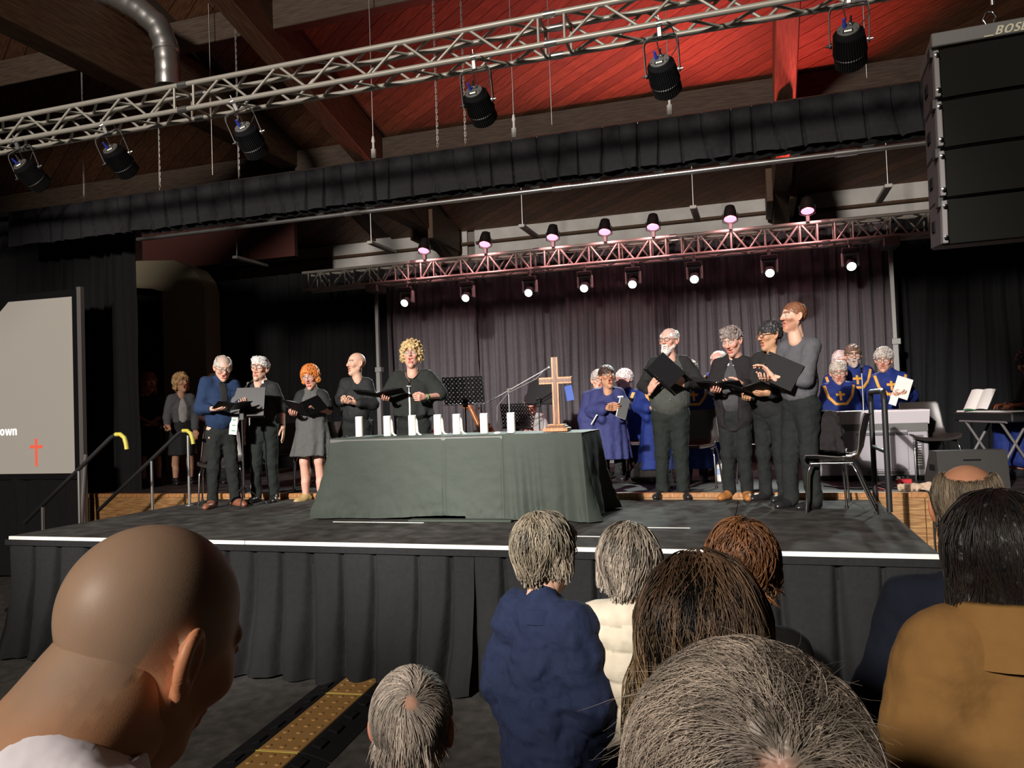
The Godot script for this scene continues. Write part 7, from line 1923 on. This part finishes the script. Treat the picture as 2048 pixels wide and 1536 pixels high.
	hair_strands(r[0], d, func(q: Fld): bob_hair(q, -0.045, 0.022), 1500, 6, {root = Color(0.10, 0.042, 0.017), tip = Color(0.20, 0.088, 0.03), len = 0.075, thick = 0.0021, lift = 0.012, curl = 0.9, vary = 1.3, streak = 30.0, freq = 26.0, fall = 0.3, fly = 0.0, rough = 0.016})
	# F: long ombre hair
	r = listener("woman with long brown hair fading to blonde, in front of the frizzy grey head", v3(-0.122, 1.555, -1.547), 183, {skin = fair, look = [0.0, 6.0, 0.0], sw = 0.17, drop = 0.27, head_geo = hg})
	d = r[1]
	f = topfld(d, 0.018, 0.0, 0.1); sleeve(f, d, "L", 1.9, 0.018); sleeve(f, d, "R", 1.9, 0.018)
	wear(r[0], "jacket", f, M.black_top); trousers(r[0], d, M.trouser, M.leather_black)
	hair_strands(r[0], d, func(q: Fld):
		bob_hair(q, -0.19, 0.018); q.cap(v3(0.085, -0.1, -0.02), v3(0.105, -0.24, -0.01), 0.045, 0.035, 0.03); q.cap(v3(-0.085, -0.1, -0.02), v3(-0.105, -0.24, -0.01), 0.045, 0.035, 0.03); q.cap(v3(0, 0.0, -0.06), v3(0, -0.24, -0.07), 0.085, 0.09, 0.03); q.ell(v3(0.05, -0.02, -0.09), v3(0.05, 0.09, 0.03), 0.03); q.ell(v3(-0.055, -0.05, -0.085), v3(0.045, 0.09, 0.03), 0.03), 4200, 7, {root = Color(0.060, 0.036, 0.021), tip = Color(0.40, 0.29, 0.15), len = 0.16, thick = 0.0010, lift = 0.012, curl = 0.5, vary = 2.2, streak = 26.0, freq = 9.0, seg = 10, tip_from = 0.12, whorl = v3(0, 0.125, 0.0), fly = 0.0})
	# G: frizzy grey hair close up
	r = listener("person with frizzy light grey hair and pink crown, largest hairy head in front", v3(-0.03, 1.552, -0.975), 186, {hsize = 1.0, skin = Color(0.60, 0.33, 0.25), stubble = Color(0.42, 0.30, 0.24), look = [0.0, 2.0, 0.0], sw = 0.17, drop = 0.28, head_geo = hg})
	d = r[1]
	f = topfld(d, 0.018); sleeve(f, d, "L", 1.9, 0.018); sleeve(f, d, "R", 1.9, 0.018)
	wear(r[0], "jacket", f, M.black_top); trousers(r[0], d, M.trouser, M.leather_black)
	hair_strands(r[0], d, func(q: Fld):
		q.ell(v3(0.0, 0.02, -0.02), v3(0.132, 0.130, 0.132), 0.03); q.cap(v3(0.07, -0.05, 0.0), v3(0.095, -0.14, 0.01), 0.065, 0.055, 0.05); q.cap(v3(-0.07, -0.05, 0.0), v3(-0.095, -0.14, 0.01), 0.065, 0.055, 0.05); q.cap(v3(0, -0.05, -0.05), v3(0, -0.15, -0.03), 0.09, 0.08, 0.05); q.cap(v3(0, -0.02, 0.16), v3(0, -0.12, 0.16), 0.08, 0.08, 0.02, Color.WHITE, Vector3.ONE, 1), 9000, 8, {root = Color(0.36, 0.305, 0.25), tip = Color(0.46, 0.40, 0.335), len = 0.11, thick = 0.00042, lift = 0.018, curl = 0.7, vary = 1.2, streak = 16.0, freq = 20.0, seg = 8, fall = 0.35, swirl = 1.0, whorl = v3(-0.015, 0.06, -0.145), thin = 0.026, scalp = Color(0.33, 0.20, 0.155), fly = 0.05, rough = 0.014})
	# H: balding man in a dark suit
	r = listener("balding man in a dark navy suit facing the stage at right", v3(0.576, 1.656, -2.605), 168, {skin = Color(0.58, 0.27, 0.15), stubble = Color(0.50, 0.24, 0.14), look = [-4.0, 6.0, 0.0], sw = 0.20, drop = 0.255, head_geo = hg, girth = 1.2})
	d = r[1]
	f = topfld(d, 0.026, 0.02, 0.14); sleeve(f, d, "L", 1.9, 0.022); sleeve(f, d, "R", 1.9, 0.022)
	wear(r[0], "suit_jacket", f, M.suit_navy)
	cc = Geo.new(); cc.lathe([Vector2(0.076, -0.03), Vector2(0.070, 0.035), Vector2(0.064, 0.037)], 24, Transform3D(Basis(), d.nb + v3(0, 0.0, 0.012)), Color.WHITE, false)
	part(r[0], "shirt_collar", cc, M.collar_white)
	cc = Geo.new(); cc.lathe([Vector2(0.1, -0.03), Vector2(0.085, 0.018), Vector2(0.076, 0.016)], 24, Transform3D(Basis(), d.nb), Color.WHITE, false)
	part(r[0], "jacket_collar", cc, M.suit_navy)
	trousers(r[0], d, M.suit_navy, M.leather_black)
	hair_strands(r[0], d, func(q: Fld):
		short_hair(q, 0.009); q.ell(v3(0, 0.125, -0.035), v3(0.062, 0.075, 0.105), 0.015, Color.WHITE, 1), 1500, 9, {root = Color(0.16, 0.125, 0.085), len = 0.06, thick = 0.0012, lift = 0.003, curl = 0.1, vary = 1.0, fall = 0.9, whorl = v3(0, 0.12, 0.02), fly = 0.0, rough = 0.002})
	# I: camel coat
	r = listener("dark-haired woman in a camel coat with high collar at the right edge", v3(0.463, 1.640, -1.887), 192, {skin = Color(0.42, 0.2, 0.12), look = [14.0, 4.0, 0.0], sw = 0.155, drop = 0.15, EL = v3(0.235, 1.2, -0.04), WL = v3(0.19, 1.12, 0.2), girth = 1.05})
	d = r[1]
	f = topfld(d, 0.030, 0.0, 0.10); sleeve(f, d, "L", 1.6, 0.030); sleeve(f, d, "R", 1.6, 0.030)
	f.hang(d.m + v3(0, -0.15, 0), v3(0, 0.55, 0.0), 0.18, 0.235, 4.0, 0.012, 0.06, Color.WHITE, v3(1, 1, 0.72))
	wear(r[0], "coat", f, M.camel, 0.012)
	cc = Geo.new(); cc.lathe([Vector2(0.135, -0.04), Vector2(0.118, 0.02), Vector2(0.112, 0.075), Vector2(0.104, 0.085), Vector2(0.098, 0.07)], 30, Transform3D(Basis(Vector3.RIGHT, 0.1), d.nb + v3(0, -0.01, 0)), Color.WHITE, false)
	part(r[0], "collar", cc, M.camel)
	trousers(r[0], d, M.trouser, M.leather_black)
	hair_strands(r[0], d, func(q: Fld): bob_hair(q, -0.085, 0.016), 1800, 10, {root = Color(0.014, 0.011, 0.010), tip = Color(0.024, 0.018, 0.015), len = 0.10, thick = 0.0012, lift = 0.005, curl = 0.2, vary = 0.6, whorl = v3(0, 0.125, -0.02), fly = 0.0})
	# J: someone in black mostly outside the left edge, hand raised into view
	r = listener("person in black at the left edge, only one raised hand in view", v3(-4.30, 1.50, -3.07), 150, {skin = Color(0.55, 0.27, 0.17), sw = 0.19, ER = v3(-0.34, 1.03, -0.02), WR = v3(-0.42, 1.22, 0.13), dirR = v3(-0.1, 0.5, 0.5), palmR = v3(1, 0, 0), handR = "hold"})
	d = r[1]
	f = topfld(d, 0.02); sleeve(f, d, "L", 1.9, 0.018); sleeve(f, d, "R", 1.75, 0.018)
	wear(r[0], "jacket", f, M.black_top); trousers(r[0], d, M.trouser, M.leather_black)
	hair_mesh(r[0], d, func(q: Fld): short_hair(q, 0.014), Color(0.03, 0.02, 0.015))

# a padded jacket: horizontal bulges between stitched seams
func quilt(t: Node3D, called: String, f: Fld, m: Material, pitch: float) -> void:
	var g := Geo.new(); f.mesh(g, 0.011)
	var nf := fnoise(9.0, 40, 2)
	for i in g.v.size():
		var p := g.v[i]
		var ph := (p.y + 0.012 * nf.get_noise_3dv(p)) / pitch
		var s := absf(sin(ph * PI))
		g.v[i] = p + g.n[i] * (0.016 * pow(s, 0.6) - 0.006)
		var sl := cos(ph * PI) * signf(sin(ph * PI)) * 0.55 * pow(maxf(s, 0.08), -0.3) * 0.6
		g.n[i] = (g.n[i] - Vector3.UP * sl).normalized()
	part(t, called, g, m)
